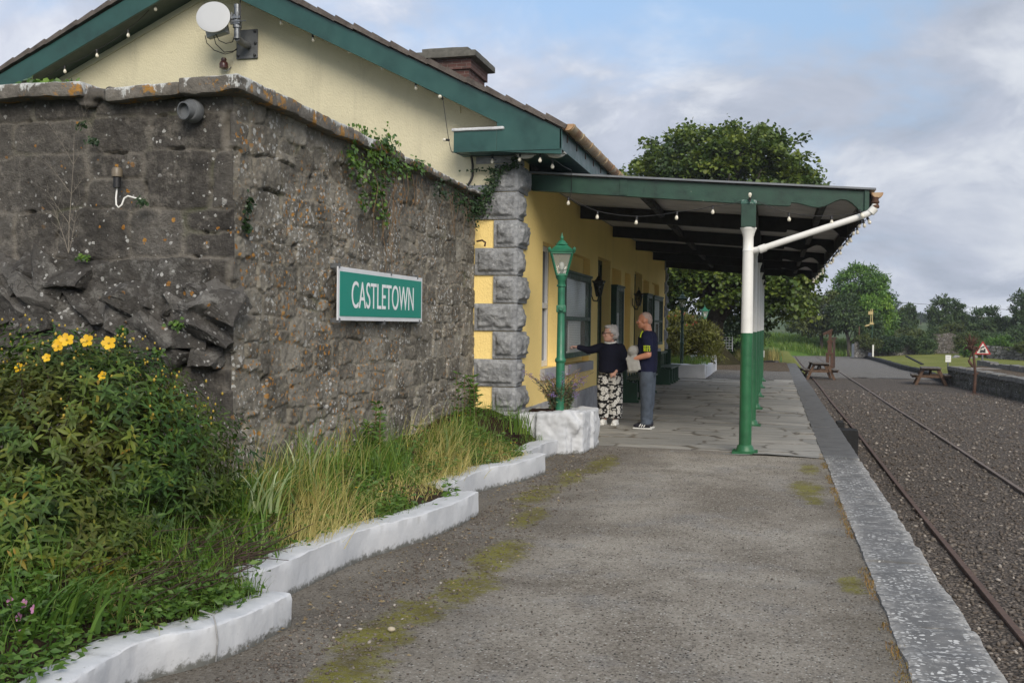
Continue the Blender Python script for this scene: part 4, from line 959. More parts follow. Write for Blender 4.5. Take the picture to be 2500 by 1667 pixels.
def board(label,y0,y1,z0,z1,pr,panels,mid):
    t=thing('notice_board',label,'notice board',(XF,(y0+y1)/2,z0),0,'framed boards on the yellow wall'); w=(y1-y0)/2; h=z1-z0; a=pr-.02; f=.075
    b=MB(); b.box(.003,pr,-w,-w+f,0,h); b.box(.003,pr,w-f,w,0,h); b.box(.003,pr,-w+f,w-f,h-f,h); b.box(.003,pr,-w+f,w-f,0,f)
    if mid: b.box(.003,pr,-w+f,w-f,mid-.03,mid+.03)
    b.box(.003,pr+.02,-w-.02,w+.02,h,h+.04); b.build('frame',M['green'],t,bevel=.005)
    b=MB(); b.box(.003,.02,-w+f,w-f,f,h-f); b.build('back_board',M['sash'] if panels else M['dark_door'],t)
    for (py0,py1,pz0,pz1,m) in panels:
        b=MB(); c=(py0+py1)/2; b.box(.021,.024,py0-c,py1-c,pz0-(pz0+pz1)/2,pz1-(pz0+pz1)/2); b.build('poster',m,t,loc=(0,c,(pz0+pz1)/2))
    b=MB(); b.box(a-.006,a-.003,-w+f,w-f,f,h-f); b.build('glass',glass('board_glass',(.8,.85,.85),.04,.12),t)
board('large green framed notice board with text posters beside the near lamp post',14.85,17.05,1.06,2.38,.11,[(-1.0,1.0,.68,1.24,pm1),(-.45,.55,.1,.58,pm2),(-1.0,-.5,.1,.58,pm3),(.6,1.0,.1,.58,pm3)],.62)
board('narrow green framed glass case between the two doors',19.9,20.95,1.06,2.36,.12,[(-.42,.42,.78,1.22,plain('case_green',(.10,.14,.13))),(-.3,.3,.1,.7,pm2)],0)
board('narrow green framed glass case past the second door',24.98,26.1,1.06,2.36,.12,[(-.42,.42,.1,1.2,plain('case_grey',(.12,.15,.14)))],0)
board('green framed notice board near the far quoins',26.55,28.7,1.06,2.36,.12,[(-.9,.9,.72,1.2,pm1),(-.8,-.1,.1,.58,pm2),(.1,.8,.1,.58,pm3)],.65)

# ------------------------------------------------------------------ benches
def bench(label,x,y0,y1):
    t=thing('platform_bench',label,'bench',(x,y0,0),0,'green benches along the station wall'); L=y1-y0
    for yy in (0,L-.05):
        b=MB(); b.prism([(0,0),(.46,0),(.46,.05),(.42,.06),(.42,.40),(.19,.44),(.19,.9),(0,.9)],lambda p,q,d:(p,d,q),yy,yy+.05); e=b.build('end_panel',M['green_bench'],t,bevel=.004)
    b=MB()
    for i in range(4): b.box(.08+i*.1,.17+i*.1,.06,L-.06,.44,.468)
    b.box(.445,.475,-.03,L+.03,.425,.466); b.build('seat',M['green_bench'],t,bevel=.004)
    yy=.3
    while yy<L-.3: b=MB(); b.box(.02,.05,yy,yy+.14,.40,.83); b.build('back_slat',M['green_bench'],t,bevel=.003); yy+=.42
    b=MB(); b.box(.01,.10,.05,L-.05,.80,.86); b.box(.02,.06,.05,L-.05,.40,.46); b.build('back_rail',M['green_bench'],t,bevel=.004)
    n=3
    for i in range(1,n+1):
        yy=L*i/(n+1); b=MB(); b.box(.36,.44,yy-.035,yy+.035,.061,.43); b.box(.33,.47,yy-.045,yy+.045,0,.06); b.build('leg',M['green_bench'],t,bevel=.004); b=MB(); b.box(.03,.1,yy-.035,yy+.035,0,.42); b.build('leg',M['green_bench'],t,bevel=.004)
bench('dark green slatted bench behind the two people',-3.07,20.33,23.6); bench('dark green slatted bench near the far end of the facade',-3.07,26.92,29.65)
# ------------------------------------------------------------------ people
SKIN=(.50,.26,.18)
def skin(name,c):
    n=NT(name,.55); b=n.b; b.inputs['Subsurface Weight'].default_value=.08; b.inputs['Subsurface Radius'].default_value=(.02,.008,.004)
    return n.out(n.ramp(n.noise(18,4),[(.3,tuple(x*.85 for x in c)),(.7,c)]))
M['skin_w']=skin('skin_pale',(.66,.38,.29)); M['skin_m']=skin('skin_tanned',(.60,.27,.165))
def cloth(name,c,sc=30,bump=.4,var=.25):
    n=NT(name,.9,spec=.2); a=n.noise(4,5,.6); n.bump(n.math('ADD',n.noise(sc*4,2),n.math('MULTIPLY',n.noise(6,4,.6),3)),bump,.012); return n.out(n.ramp(a,[(.3,tuple(x*(1-var) for x in c)),(.7,tuple(x*(1+var) for x in c))]))
M['navy']=cloth('navy_knit',(.008,.009,.02)); M['navy2']=cloth('navy_cotton',(.012,.014,.04)); M['jeans']=cloth('grey_blue_denim',(.075,.092,.12),60,.5,.4); M['greycloth']=cloth('grey_fleece',(.36,.355,.335),30,.6)
M['hairgrey']=cloth('grey_hair',(.55,.53,.53),50,.9); M['hairshort']=cloth('cropped_white_hair',(.52,.39,.34),60,.5); M['shoewhite']=plain('white_shoe',(.7,.7,.67),.6); M['shoeblack']=plain('black_shoe',(.012,.012,.02),.6); M['lens']=plain('spectacle_frame',(.02,.012,.01),.3); M['neon']=NT('neon_print',.6).out((.62,.75,.02))
def floral():
    n=NT('floral_print',.85,spec=.2); s=n.sep(n.co()); p=n.comb(n.math('ADD',s[0],n.math('MULTIPLY',s[1],.7)),s[2],0)
    def flowers(sc,loc,r0,r1,pet):
        q=n.map(p,(sc,sc,1),loc); v=n.new('ShaderNodeTexVoronoi',voronoi_dimensions='2D'); n.put(v.inputs['Vector'],q); v.inputs['Scale'].default_value=1; v.inputs['Randomness'].default_value=.8
        d=n.vmath('SUBTRACT',q,v.outputs['Position']); e=n.sep(d); ang=n.math('ARCTAN2',e[1],e[0]); r=n.math('ADD',r0,n.math('MULTIPLY',n.math('ABSOLUTE',n.math('COSINE',n.math('MULTIPLY',ang,pet))),r1))
        return n.step(n.math('SUBTRACT',r,v.outputs['Distance']),-.02,.03),v.outputs['Distance']
    a,d=flowers(11,(0,0,0),.24,.22,5); b,_=flowers(19,(3.3,1.7,0),.10,.22,1)
    m=n.math('MAXIMUM',a,n.math('MULTIPLY',b,.85)); c=n.mix(m,(.012,.012,.013),(.62,.61,.58))
    c=n.mix(n.math('MULTIPLY',a,n.step(d,.10,.07)),c,(.25,.25,.24)); n.bump(n.noise(7,3),.4,.02); return n.out(c)
M['floral']=floral()
def limb(b,pts,rs,n=14):
    """tapered capsule chain"""
    for (p,q,r0,r1) in zip(pts,pts[1:],rs,rs[1:]):
        b.tube([p,q],[r0,r1],n); b.ball(p,r0,n,8)
    b.ball(pts[-1],rs[-1],n,8)
def hand(b,wrist,fw,pn,s,point=False,mirror=1):
    """palm and five fingers: fw finger direction, pn palm normal (curl direction)"""
    f=Vector(fw).normalized(); pnn=Vector(pn).normalized(); sd=f.cross(pnn)*mirror; w=Vector(wrist)
    for k in range(4):
        o=sd*((k-1.5)*.019*s); b.tube([w+f*.01*s+o*.6,w+f*.085*s+o],[.017*s,.0125*s],8); b.ball(w+f*.085*s+o,.0125*s,8,6)
        ln=[.066,.075,.07,.055][k]*s; cur=.12 if (point and k==0) else (1.25 if point else .5+.08*k)
        p=w+f*.085*s+o; a=0
        for j,(q,r) in enumerate(((.45,.0095),(.32,.0085),(.23,.0075))):
            a+=cur*(.75 if j==0 else 1); d=f*math.cos(a)+pnn*math.sin(a); p2=p+d*ln*q; b.tube([p,p2],[r*s*1.06,r*s],8); b.ball(p2,r*s,8,6); p=p2
    t0=w+f*.03*s-sd*.03*s; t1=t0+(f*.7-sd*.55+pnn*.4).normalized()*.035*s; t2=t1+(f*.95-sd*.1+pnn*.45).normalized()*.03*s
    b.tube([w+f*.015*s-sd*.012*s,t0],[.016*s,.014*s],8); b.tube([t0,t1,t2],[.0135*s,.0115*s,.009*s],8); b.ball(t2,.009*s,8,6)
def head(b,c,fw,s=1.,up=(0,0,1)):
    """skull, jaw, nose, lips, ears; c centre, fw facing"""
    f=Vector(fw).normalized(); u=Vector(up); u=(u-f*u.dot(f)).normalized(); r=u.cross(f); c=Vector(c); Mx=Matrix((r,f,u)).transposed()
    at=lambda x,y,z: c+Mx@Vector((x*s,y*s,z*s))
    b.ball(at(0,-.012,.025),(.076*s,.096*s,.092*s),20,14,Mx); b.ball(at(0,.02,-.045),(.06*s,.072*s,.075*s),18,12,Mx); b.ball(at(0,.05,-.085),(.034*s,.036*s,.03*s),12,8,Mx)
    b.ball(at(0,.06,.012),(.055*s,.03*s,.02*s),14,8,Mx)   # brow
    b.tube([at(0,.085,.012),at(0,.105,-.025),at(0,.098,-.035)],[.009*s,.0165*s,.012*s],8); b.ball(at(0,.1,-.028),(.018*s,.018*s,.013*s),10,8,Mx)
    b.ball(at(0,.082,-.061),(.025*s,.014*s,.007*s),10,6,Mx); b.ball(at(0,.08,-.071),(.021*s,.013*s,.007*s),10,6,Mx)
    for q in (-1,1):
        b.ball(at(q*.042,.062,-.02),(.024*s,.024*s,.02*s),10,8,Mx); b.ball(at(q*.076,-.008,-.008),(.011*s,.02*s,.032*s),10,8,Mx)
    return at,Mx
def fin(b,name,vox,mat,parent,sm=3,disp=None):
    me=sculpt(b,vox,sm,disp); me.materials.append(mat); return link(name,me,parent)
def eyes(at,Mx,parent,s=1.):
    b=MB()
    for q in (-1,1): b.ball(at(q*.031,.078,.004),.0105*s,10,8)
    b.mat(1)
    for q in (-1,1): b.ball(at(q*.031,.0865,.004),.0045*s,8,6)
    b.build('eyes',[plain('eye_white',(.6,.58,.55),.3),plain('pupil',(.02,.02,.02),.3)],parent,60)

# --- woman, built facing -Y (towards the camera), head turned to -X
w=thing('person','grey haired woman in navy jumper and floral trousers pointing at the notice board','person',(-2.47,15.62,0),R(-6))
hz=1.445
b=MB()
at,Mx=head(b,(.0,-.03,hz),(-.86,-.5,.02),1.09)
limb(b,[(0,.01,1.39),(0,.015,1.28)],[.053,.06]); b.ball((0,.03,1.2),(.16,.1,.12)); b.ball((0,.03,1.0),(.15,.11,.2)); b.ball((0,.03,.85),(.165,.115,.13))
limb(b,[(-.17,.03,1.235),(-.36,-.0,1.18),(-.53,-.05,1.225)],[.05,.04,.028]); hand(b,(-.535,-.05,1.225),(-1,-.1,.06),(0,-.25,-1),.95,True,1)
limb(b,[(.18,.03,1.23),(.27,.05,.97),(.13,-.11,.86)],[.05,.042,.027]); hand(b,(.125,-.115,.858),(-.75,-.15,-.62),(.1,.9,-.3),.95,False,-1)
for q in (-1,1): limb(b,[(q*.08,.03,.82),(q*.088,.02,.44),(q*.09,.03,.09)],[.095,.06,.04]); b.ball((q*.095,-.03,.045),(.042,.105,.038))
fin(b,'body',.0075,M['skin_w'],w,2); eyes(at,Mx,w,1.09)
# jumper
b=MB(); b.ball((0,.03,1.19),(.185,.125,.125),20,12)
b.lathe([(.10,1.285),(.155,1.25),(.188,1.17),(.192,1.05),(.198,.92),(.20,.86),(.185,.83),(.15,.83)],(0,.03,0),28); 
limb(b,[(-.15,.03,1.225),(-.36,.0,1.175),(-.5,-.045,1.222)],[.078,.062,.044]); limb(b,[(.16,.03,1.215),(.275,.05,.97),(.165,-.08,.875)],[.078,.068,.046])
b.ball((0,.0,1.285),(.105,.09,.04),16,8)
fin(b,'jumper',.010,M['navy'],w,3,lambda P:.008*fbm(P*[9,9,5],3,4)+.003*fbm(P*24,2,8))
b=MB(); 
ang=[2*math.pi*i/24 for i in range(25)]
b.tube([(.085*math.cos(a),-.0+.078*math.sin(a),1.315+.018*math.sin(a)) for a in ang],.016,8,False); b.build('collar',M['shoewhite'],w,60)
# trousers
b=MB(); b.ball((0,.03,.8),(.185,.125,.12),20,10)
for q in (-1,1): b.lathe([(.10,.84),(.118,.72),(.116,.5),(.112,.3),(.11,.14),(.108,.115),(.08,.115)],(q*.088,.03,0),22)
fin(b,'trousers',.010,M['floral'],w,3,lambda P:.010*fbm(P*[13,13,2.2],3,14))
for q in (-1,1):
    b=MB(); b.ball((q*.098,-.02,.05),(.048,.125,.05),14,8); b.ball((q*.095,.045,.07),(.045,.055,.06),12,8); b.box(q*.098-.045,q*.098+.045,-.13,.09,.001,.03); fin(b,'shoe',.009,M['shoewhite'],w,3)
# hair: short, full, swept back
b=MB(); b.ball(at(0,-.035,.055),(.092,.098,.086),18,12,Mx); b.ball(at(0,-.07,.0),(.084,.066,.085),16,10,Mx); b.ball(at(0,.035,.098),(.07,.05,.03),14,8,Mx)
for q in (-1,1): b.ball(at(q*.074,-.035,.03),(.022,.05,.06),12,8,Mx)
fin(b,'hair',.008,M['hairgrey'],w,2,lambda P:.026*fbm(P*24,4,5,.65))
b=MB()
for q in (-1,1):
    ring=[at(q*.033+.026*math.cos(a),.108,.004+.021*math.sin(a)) for a in ang]; b.tube(ring,.0042,6,False); b.tube([at(q*.058,.106,.01),at(q*.084,.05,.012),at(q*.084,-.015,.006)],.0042,6)
b.tube([at(-.008,.11,.008),at(.008,.11,.008)],.004,6); b.build('spectacles',M['lens'],w,60)
b=MB(); b.lathe([(.034,-.008),(.037,0),(.034,.008)],(0,0,0),16,True,Matrix.Rotation(R(90),3,'Y')); b.build('bracelet',M['shoewhite'],w,60,loc=(-.512,-.047,1.223))

# --- man, built facing -X, near side is -Y
m=thing('person','cropped haired man in navy T-shirt and jeans holding a folded grey fleece','person',(-1.87,15.3,0),R(-4))
b=MB(); at,Mx=head(b,(-.035,.01,1.655),(-1,-.12,-.06),1.08)
limb(b,[(.015,.01,1.57),(.035,.01,1.45)],[.06,.066]); b.ball((.03,.01,1.32),(.12,.185,.16)); b.ball((.01,.01,1.1),(.11,.14,.2)); b.ball((.03,.01,.93),(.10,.14,.13))
limb(b,[(.05,-.205,1.41),(.085,-.245,1.14),(-.13,-.215,1.075)],[.06,.05,.034]); hand(b,(-.135,-.21,1.075),(-1,.35,.03),(.2,.9,0),1.08,False,-1)
limb(b,[(.05,.215,1.41),(.07,.26,1.14),(-.15,.1,1.1)],[.06,.048,.033]); hand(b,(-.155,.095,1.1),(-.75,-.65,0),(.5,-.8,-.1),1.05,False,1)
for q in (-1,1): limb(b,[(.03,q*.085,.82),(.02,q*.1,.48),(.06,q*.1,.09)],[.08,.06,.042]); b.ball((-.01,q*.105,.045),(.11,.04,.036))
fin(b,'body',.008,M['skin_m'],m,2); eyes(at,Mx,m,1.08)
b=MB(); b.lathe([(.075,1.5),(.11,1.47),(.145,1.40),(.15,1.25),(.152,1.1),(.15,.95),(.145,.865),(.11,.865)],(.025,.01,0),28,sq=None)
for i,p in enumerate(b.v): b.v[i]=(p[0],.01+(p[1]-.01)*1.28,p[2])
b.ball((-.04,.01,1.04),(.125,.17,.18),18,10)
limb(b,[(.045,-.17,1.42),(.055,-.212,1.38),(.078,-.238,1.235)],[.088,.084,.076]); limb(b,[(.045,.19,1.42),(.05,.22,1.38),(.068,.252,1.235)],[.088,.084,.076])
fin(b,'tee_shirt',.010,M['navy2'],m,3,lambda P:.007*fbm(P*[9,9,6],3,6)+.003*fbm(P*25,2,9))
b=MB(); r0=random.Random(5)
for row in range(2):
    for i in range(4):
        z=1.272-row*.044; th=R(-122+i*21+r0.uniform(-3,3)); cx,cy=.074+.0803*math.cos(th),-.233+.0803*math.sin(th)
        b.cbox((cx,cy,z+r0.uniform(-.004,.004)),(.012,.022,.009),Matrix.Rotation(th,3,'Z')); b.cbox((cx,cy,z-.014),(.012,.008,.032),Matrix.Rotation(th,3,'Z')); b.cbox((cx,cy,z-.028),(.012,.018,.008),Matrix.Rotation(th,3,'Z'))
b.build('sleeve_print',M['neon'],m); b=MB(); b.tube([(-.03,-.1,1.49),(-.045,-.14,1.455),(-.055,-.17,1.40)],.012,6); b.build('shoulder_stripe',M['neon'],m,60)
b=MB(); b.ball((.02,.01,.85),(.14,.178,.12),20,10)
for q in (-1,1): b.lathe([(.1,.88),(.112,.76),(.094,.5),(.084,.3),(.08,.12),(.082,.075),(.06,.075)],(.035,q*.095,0),22)
fin(b,'jeans',.010,M['jeans'],m,3,lambda P:.016*fbm(P*[8,8,5],3,24)+.014*fbm(P*[16,16,26],3,27)*sstep(.5,.1,P[:,2]))
for q in (-1,1):
    b=MB(); b.ball((-.03,q*.105,.05),(.135,.047,.042),16,8); b.ball((.06,q*.105,.07),(.06,.046,.06),12,8); s=fin(b,'shoe',.009,M['shoeblack'],m,3)
    b=MB(); b.cbox((-.015,q*.105,.012),(.29,.096,.022)); b.build('sole',M['shoewhite'],s,bevel=.009)
    b=MB()
    for i in range(3): b.cbox((-.045+i*.035,q*.105-.046,.06),(.014,.012,.055),Matrix.Rotation(R(32),3,'Y'))
    b.build('shoe_stripe',M['shoewhite'],s)
b=MB(); b.ball(at(0,-.025,.04),(.08,.098,.088),18,12,Mx); b.ball(at(0,-.07,.0),(.07,.055,.07),14,10,Mx); fin(b,'hair',.008,M['hairshort'],m,2,lambda P:.003*fbm(P*50,3,5))
# the folded fleece he hugs: its own thing
t=thing('folded_fleece','grey folded fleece hugged against the man\'s stomach','jacket',(-1.87,15.3,0),R(-4))
b=MB(); b.tube([(-.165,-.2,1.19),(-.165,.2,1.2)],[.08,.085],16); b.ball((-.165,-.2,1.19),.08,14,8); b.cbox((-.175,-.02,1.02),(.14,.38,.3)); b.cbox((-.165,-.08,.92),(.13,.24,.12)); b.cbox((-.145,-.22,1.0),(.19,.05,.22),Matrix.Rotation(R(-12),3,'Y')); b.cbox((-.115,-.225,.94),(.1,.05,.12),Matrix.Rotation(R(8),3,'Y'))
fin(b,'folded_cloth',.011,M['greycloth'],t,4,lambda P:.012*fbm(P*[10,10,14],4,33))
# ------------------------------------------------------------------ ground, platform, track
def sheet(name,xs,ys,zf,mat,kind='structure'):
    x,y=np.meshgrid(xs,ys,indexing='ij'); x=x.ravel();y=y.ravel(); z=zf(x,y)
    return tag(link(name,np_mesh(name,np.stack([x,y,z],1),grid_faces(len(xs),len(ys)),[mat])),kind=kind)
def zland(x,y):
    P=np.stack([x,y,0*x],1)
    return -.86+sstep(140,420,y)*7.2+sstep(90,300,np.hypot(x,y))*.4*fbm(P*.012,2,3)-2.*sstep(500,1400,y)
gx=np.unique(np.concatenate([np.linspace(-900,-60,15),np.linspace(-60,80,36),np.linspace(80,900,15)])); gyy=np.unique(np.concatenate([np.linspace(-60,120,31),np.linspace(120,600,49),np.linspace(600,1600,14)]))
sheet('ground',gx,gyy,zland,M['land'])
sheet('field',np.linspace(40,75,8),np.linspace(330,420,12),lambda x,y:zland(x,y)+.25,M['field'])
def ztrk(x,y): return -.685+.018*fbm(np.stack([x,y,0*x],1)*1.1,3,5)-.05*sstep(6,9,x)*(y<46)
sheet('track_bed',np.linspace(.98,9.2,50),np.linspace(2,60,180),ztrk,M['ballast'])
def ragged(name,x0,x1,y0,y1,nx,ny,zf,mat,amp):
    u,v=np.meshgrid(np.linspace(0,1,nx),np.linspace(0,1,ny),indexing='ij'); u=u.ravel();v=v.ravel()
    yy=y0+(y1-y0)*v; yy=np.where(v==0,y0+amp*fbm(np.stack([u*9,0*u,0*u],1),3,3),yy); xx=x0+(x1-x0)*u
    return tag(link(name,np_mesh(name,np.stack([xx,yy,zf(xx,yy)],1),grid_faces(nx,ny),[mat])),kind='structure')
ragged('gravel_path',1.2,7.3,47.5,92,40,60,lambda x,y:ztrk(x,y)+.012,M['bluegravel'],2.2)
# platform body, tarmac, flagstones
b=MB(); b.box(-8,1.0,.5,46,-.9,-.12); o=b.build('platform',M['wall_side']); tag(o,kind='structure')
me=o.data
for k in ('stone','joint'):
    a=me.attributes.new(k,'FLOAT','POINT'); a.data.foreach_set('value',np.full(len(me.vertices),.4,np.float32))
def ztar(x,y): return .012*fbm(np.stack([x,y,0*x],1)*.8,3,15)-.004
sheet('tarmac',np.linspace(-7.6,.64,60),np.linspace(.6,12.9,90),ztar,M['tarmac'])
# flags: irregular slabs in rows running across the platform
FW,FL=3.82,18.2
u,v,h,sid,jt,F=rubble(FW,FL,(.42,.75),(.5,1.25),71,.022,warp=.035,depth=.006,rough=.003,jw=.016)
fx,fy=XF-.04+u,12.58+v; fr=.06*fbm(np.stack([fx*3,0*fx,0*fx],1),3,4)*(v<.05)
V=np.stack([fx,fy+fr,.002+np.clip(h,-.012,.02)*.8+.004*fbm(np.stack([fx,fy,0*fx],1)*1.5,2,8)],1)
tag(link('flagstones',np_mesh('flagstones',V,F,[M['flags']],{'stone':sid,'joint':jt})),kind='structure')
sheet('blue_gravel',np.linspace(-6,.64,30),np.linspace(30.6,37.4,30),lambda x,y:.004+.01*fbm(np.stack([x,y,0*x],1)*2,2,9),M['bluegravel'])
ragged('brown_gravel',-6,.64,37.0,46,40,30,lambda x,y:.01+.02*fbm(np.stack([x,y,0*x],1)*1.6,2,10)+.02*(y>38),M['browngravel'],.5)
# edge stones of the platform
Vs=[];Fs=[];o=0;y=1.0;r=random.Random(4)
while y<45.6:
    L=r.uniform(.95,1.6); L=min(L,45.7-y); sm=12.0<y<29; w=.012 if sm else .045
    V,F=gridbox(.625+r.uniform(-.008,.008),1.045+r.uniform(-.01,.01),y+.004,y+L-.004,-.22,.012+r.uniform(-.004,.004),.045 if y<14 else .12)
    c=np.array([.835,y+L/2,-.1]); hh=np.array([.21,L/2,.112]); q=V-c; inn=np.clip(q,-(hh-w*.6),hh-w*.6); d=q-inn; Ln=np.linalg.norm(d,axis=1,keepdims=True); V=c+inn+np.where(Ln>1e-9,d/np.maximum(Ln,1e-9)*np.minimum(Ln,w*.6),0)
    V=jitter(V,.007 if sm else .022,4,int(y*10)); Vs.append(V);Fs.append(F+o);o+=len(V); y+=L
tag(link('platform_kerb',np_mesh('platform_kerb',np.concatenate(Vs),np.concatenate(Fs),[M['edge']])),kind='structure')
# rails
for x,l in ((1.79,'rusty near rail sunk in the ballast beside the platform'),(3.41,'worn far rail running through the middle of the ballast')):
    b=MB(); pts=[(x+.012*math.sin(y*.35),y) for y in np.linspace(2,90,60)]
    pr=[(-.028,-.75),(.028,-.75),(.03,-.655),(.025,-.645),(-.025,-.645),(-.03,-.655)]
    vs=[(px+a,py,c) for px,py in pts for a,c in pr]; n=len(pr); fs=[]
    for i in range(len(pts)-1): fs+=[(i*n+k,i*n+(k+1)%n,(i+1)*n+(k+1)%n,(i+1)*n+k) for k in range(n)]
    b.add(vs,fs); tag(b.build('railway_rail',M['rail'] if x<2 else M['railtop']),l,'rail','rails of the track')
for bx,l in (((1.075,1.2,17.5,17.95,-.7,.0),'black timber block against the platform edge'),((1.08,1.36,16.7,17.15,-.7,-.05),'wider black timber block nearest the camera by the platform edge')):
    o=rough_box('timber_block',bx,.05,.01,5,M['sleeper'],None,12); tag(o,l,'timber block')
# loose stones of the ballast and grit on the tarmac
def pebbles(name,P,S,mat,label,cat):
    import bmesh
    bm=bmesh.new(); bmesh.ops.create_icosphere(bm,subdivisions=1,radius=1); T=np.array([v.co[:] for v in bm.verts]); F=np.array([[v.index for v in f.verts] for f in bm.faces]); bm.free()
    n=len(P); k=len(T); J=1+.45*rng.uniform(-1,1,(n,k,1)); sc=S[:,None]*rng.uniform(.55,1.25,(n,3))*np.array([1,1,.7]); a=rng.uniform(0,6.28,n)
    V=T[None]*J*sc[:,None,:]; c,s=np.cos(a)[:,None],np.sin(a)[:,None]; V=np.stack([V[:,:,0]*c-V[:,:,1]*s,V[:,:,0]*s+V[:,:,1]*c,V[:,:,2]],2)+P[:,None,:]
    FF=(F[None]+(np.arange(n)*k)[:,None,None]).reshape(-1,3)
    o=link(name,np_mesh(name,V.reshape(-1,3),FF,[mat],{'hue':np.repeat(rng.random(n),k)},smooth=False)); return tag(o,label,cat,kind='stuff')
n=22000; t=rng.random(n)**1.7; y=4.5+t*34; x=1.05+rng.random(n)*(2.6+.28*y)
S=rng.uniform(.008,.026,n)*(.8+.4*rng.random(n))*(1+.02*(y-5)); P=np.stack([x,y,ztrk(x,y)+S*.25],1)
keep=(np.abs(x-1.79)>.05)&(np.abs(x-3.41)>.05); pebbles('ballast_stones',P[keep],S[keep],M['pebble'],'loose grey brown stones of the track ballast','gravel')
n=5000; x=rng.uniform(-2.3,.6,n); x=np.where(rng.random(n)<.45,-2.35+np.abs(rng.normal(0,.35,n)),x); y=3.6+9*rng.random(n)**1.3; S=rng.uniform(.0022,.0075,n)*(1+.6*(x<-1.7)); P=np.stack([x,y,ztar(x,y)+S*.3],1)
pebbles('loose_grit',P,S,M['pebble'],'loose grit scattered over the tarmac','grit')
for (x,y,s,c,l) in [(-1.86,4.75,.022,(.38,.33,.24),'lone pale tan pebble on the tarmac by the nearest kerb')]:
    b=MB(); b.ball((0,0,0),(s,s*.8,s*.5),12,8); me=sculpt(b,.005,1,lambda P:.006*fbm(P*30,3,4)); me.materials.append(plain('pebble_stone',c,.8)); o=link('pebble',me,None,(x,y,s*.35)); tag(o,l,'pebble')
n=1100; x=-2.5+np.abs(rng.normal(0,.38,n)); y=4.2+8*rng.random(n); P=np.stack([x,y,np.full(n,.012)],1); D=rdir(n,-.15,.25); 
o=link('leaf_litter',leaf_mesh('leaf_litter','fold',P,D,np.tile([0,0,1.],(n,1))+rng.normal(0,.4,(n,3)),rng.uniform(.012,.035,n),foliage('dead_leaf',[(.06,.04,.02),(.12,.085,.04),(.2,.16,.09)],.1,.8))); tag(o,'dead leaves and clippings lying along the kerb','leaf litter',kind='stuff')
for (x,y,L,a,l) in [(2.55,8.9,.34,.15,'pale broken stick lying between the rails'),(2.85,8.0,.2,.1,'thin straw coloured stick between the rails')]:
    b=MB(); b.tube([(-L/2,0,0),(0,.01,.008),(L/2,0,0)],.013,7); o=b.build('stick',M['palestem'],None,60,loc=(x,y,-.66)); o.rotation_euler.z=a; tag(o,l,'stick')
# dry moss in the seam of the platform edge
n=2000; y=4.4+8.6*rng.random(n); msk=fbm(np.stack([y*2.2,0*y,0*y],1),3,6)>.0; y=y[msk]; n=len(y); x=.605+rng.normal(0,.018,n); P=np.stack([x,y,np.full(n,-.004)],1)
o=link('seam_moss',blades('seam_moss',P,rng.uniform(.01,.032,n),.004,rng.uniform(0,6.28,n),1.2,[foliage('dry_moss',[(.12,.06,.02),(.2,.11,.03),(.14,.12,.03)],.2,.8)],seg=2)); tag(o,'orange brown dry moss along the platform edge seam','moss',kind='stuff')

# ------------------------------------------------------------------ white edging of the flower bed
def catmull(pts,per=10):
    P=[Vector((*p,0)) for p in pts]; P=[P[0]*2-P[1]]+P+[P[-1]*2-P[-2]]; out=[]
    for i in range(1,len(P)-2):
        for k in range(per):
            t=k/per; a,b,c,d=P[i-1],P[i],P[i+1],P[i+2]; out.append(.5*((2*b)+(c-a)*t+(2*a-5*b+4*c-d)*t*t+(3*b-a-3*c+d)*t**3))
    return out+[P[-2]]
KS=[[(-2.46,2.2),(-2.54,2.7),(-2.585,3.1),(-2.625,3.5),(-2.61,3.78),(-2.52,3.96),(-2.44,4.16),(-2.40,4.42),(-2.385,4.68)],
    [(-2.70,4.8),(-2.655,5.2),(-2.64,5.6),(-2.60,6.13),(-2.49,6.5),(-2.385,6.9),(-2.33,7.4),(-2.315,7.82)],
    [(-2.68,7.95),(-2.655,8.5),(-2.62,9.0),(-2.42,9.65),(-2.31,10.3)],
    [(-2.58,10.4),(-2.56,11.0),(-2.545,11.5),(-2.48,11.95)]]
KH=[.175,.20,.20,.19]
LB=['nearest whitewashed kerb segment, cracked across and ending in a blunt curve','long wavy whitewashed kerb segment in the middle of the bed','third whitewashed kerb segment, beyond the wavy one','short whitewashed kerb segment meeting the stone planter']
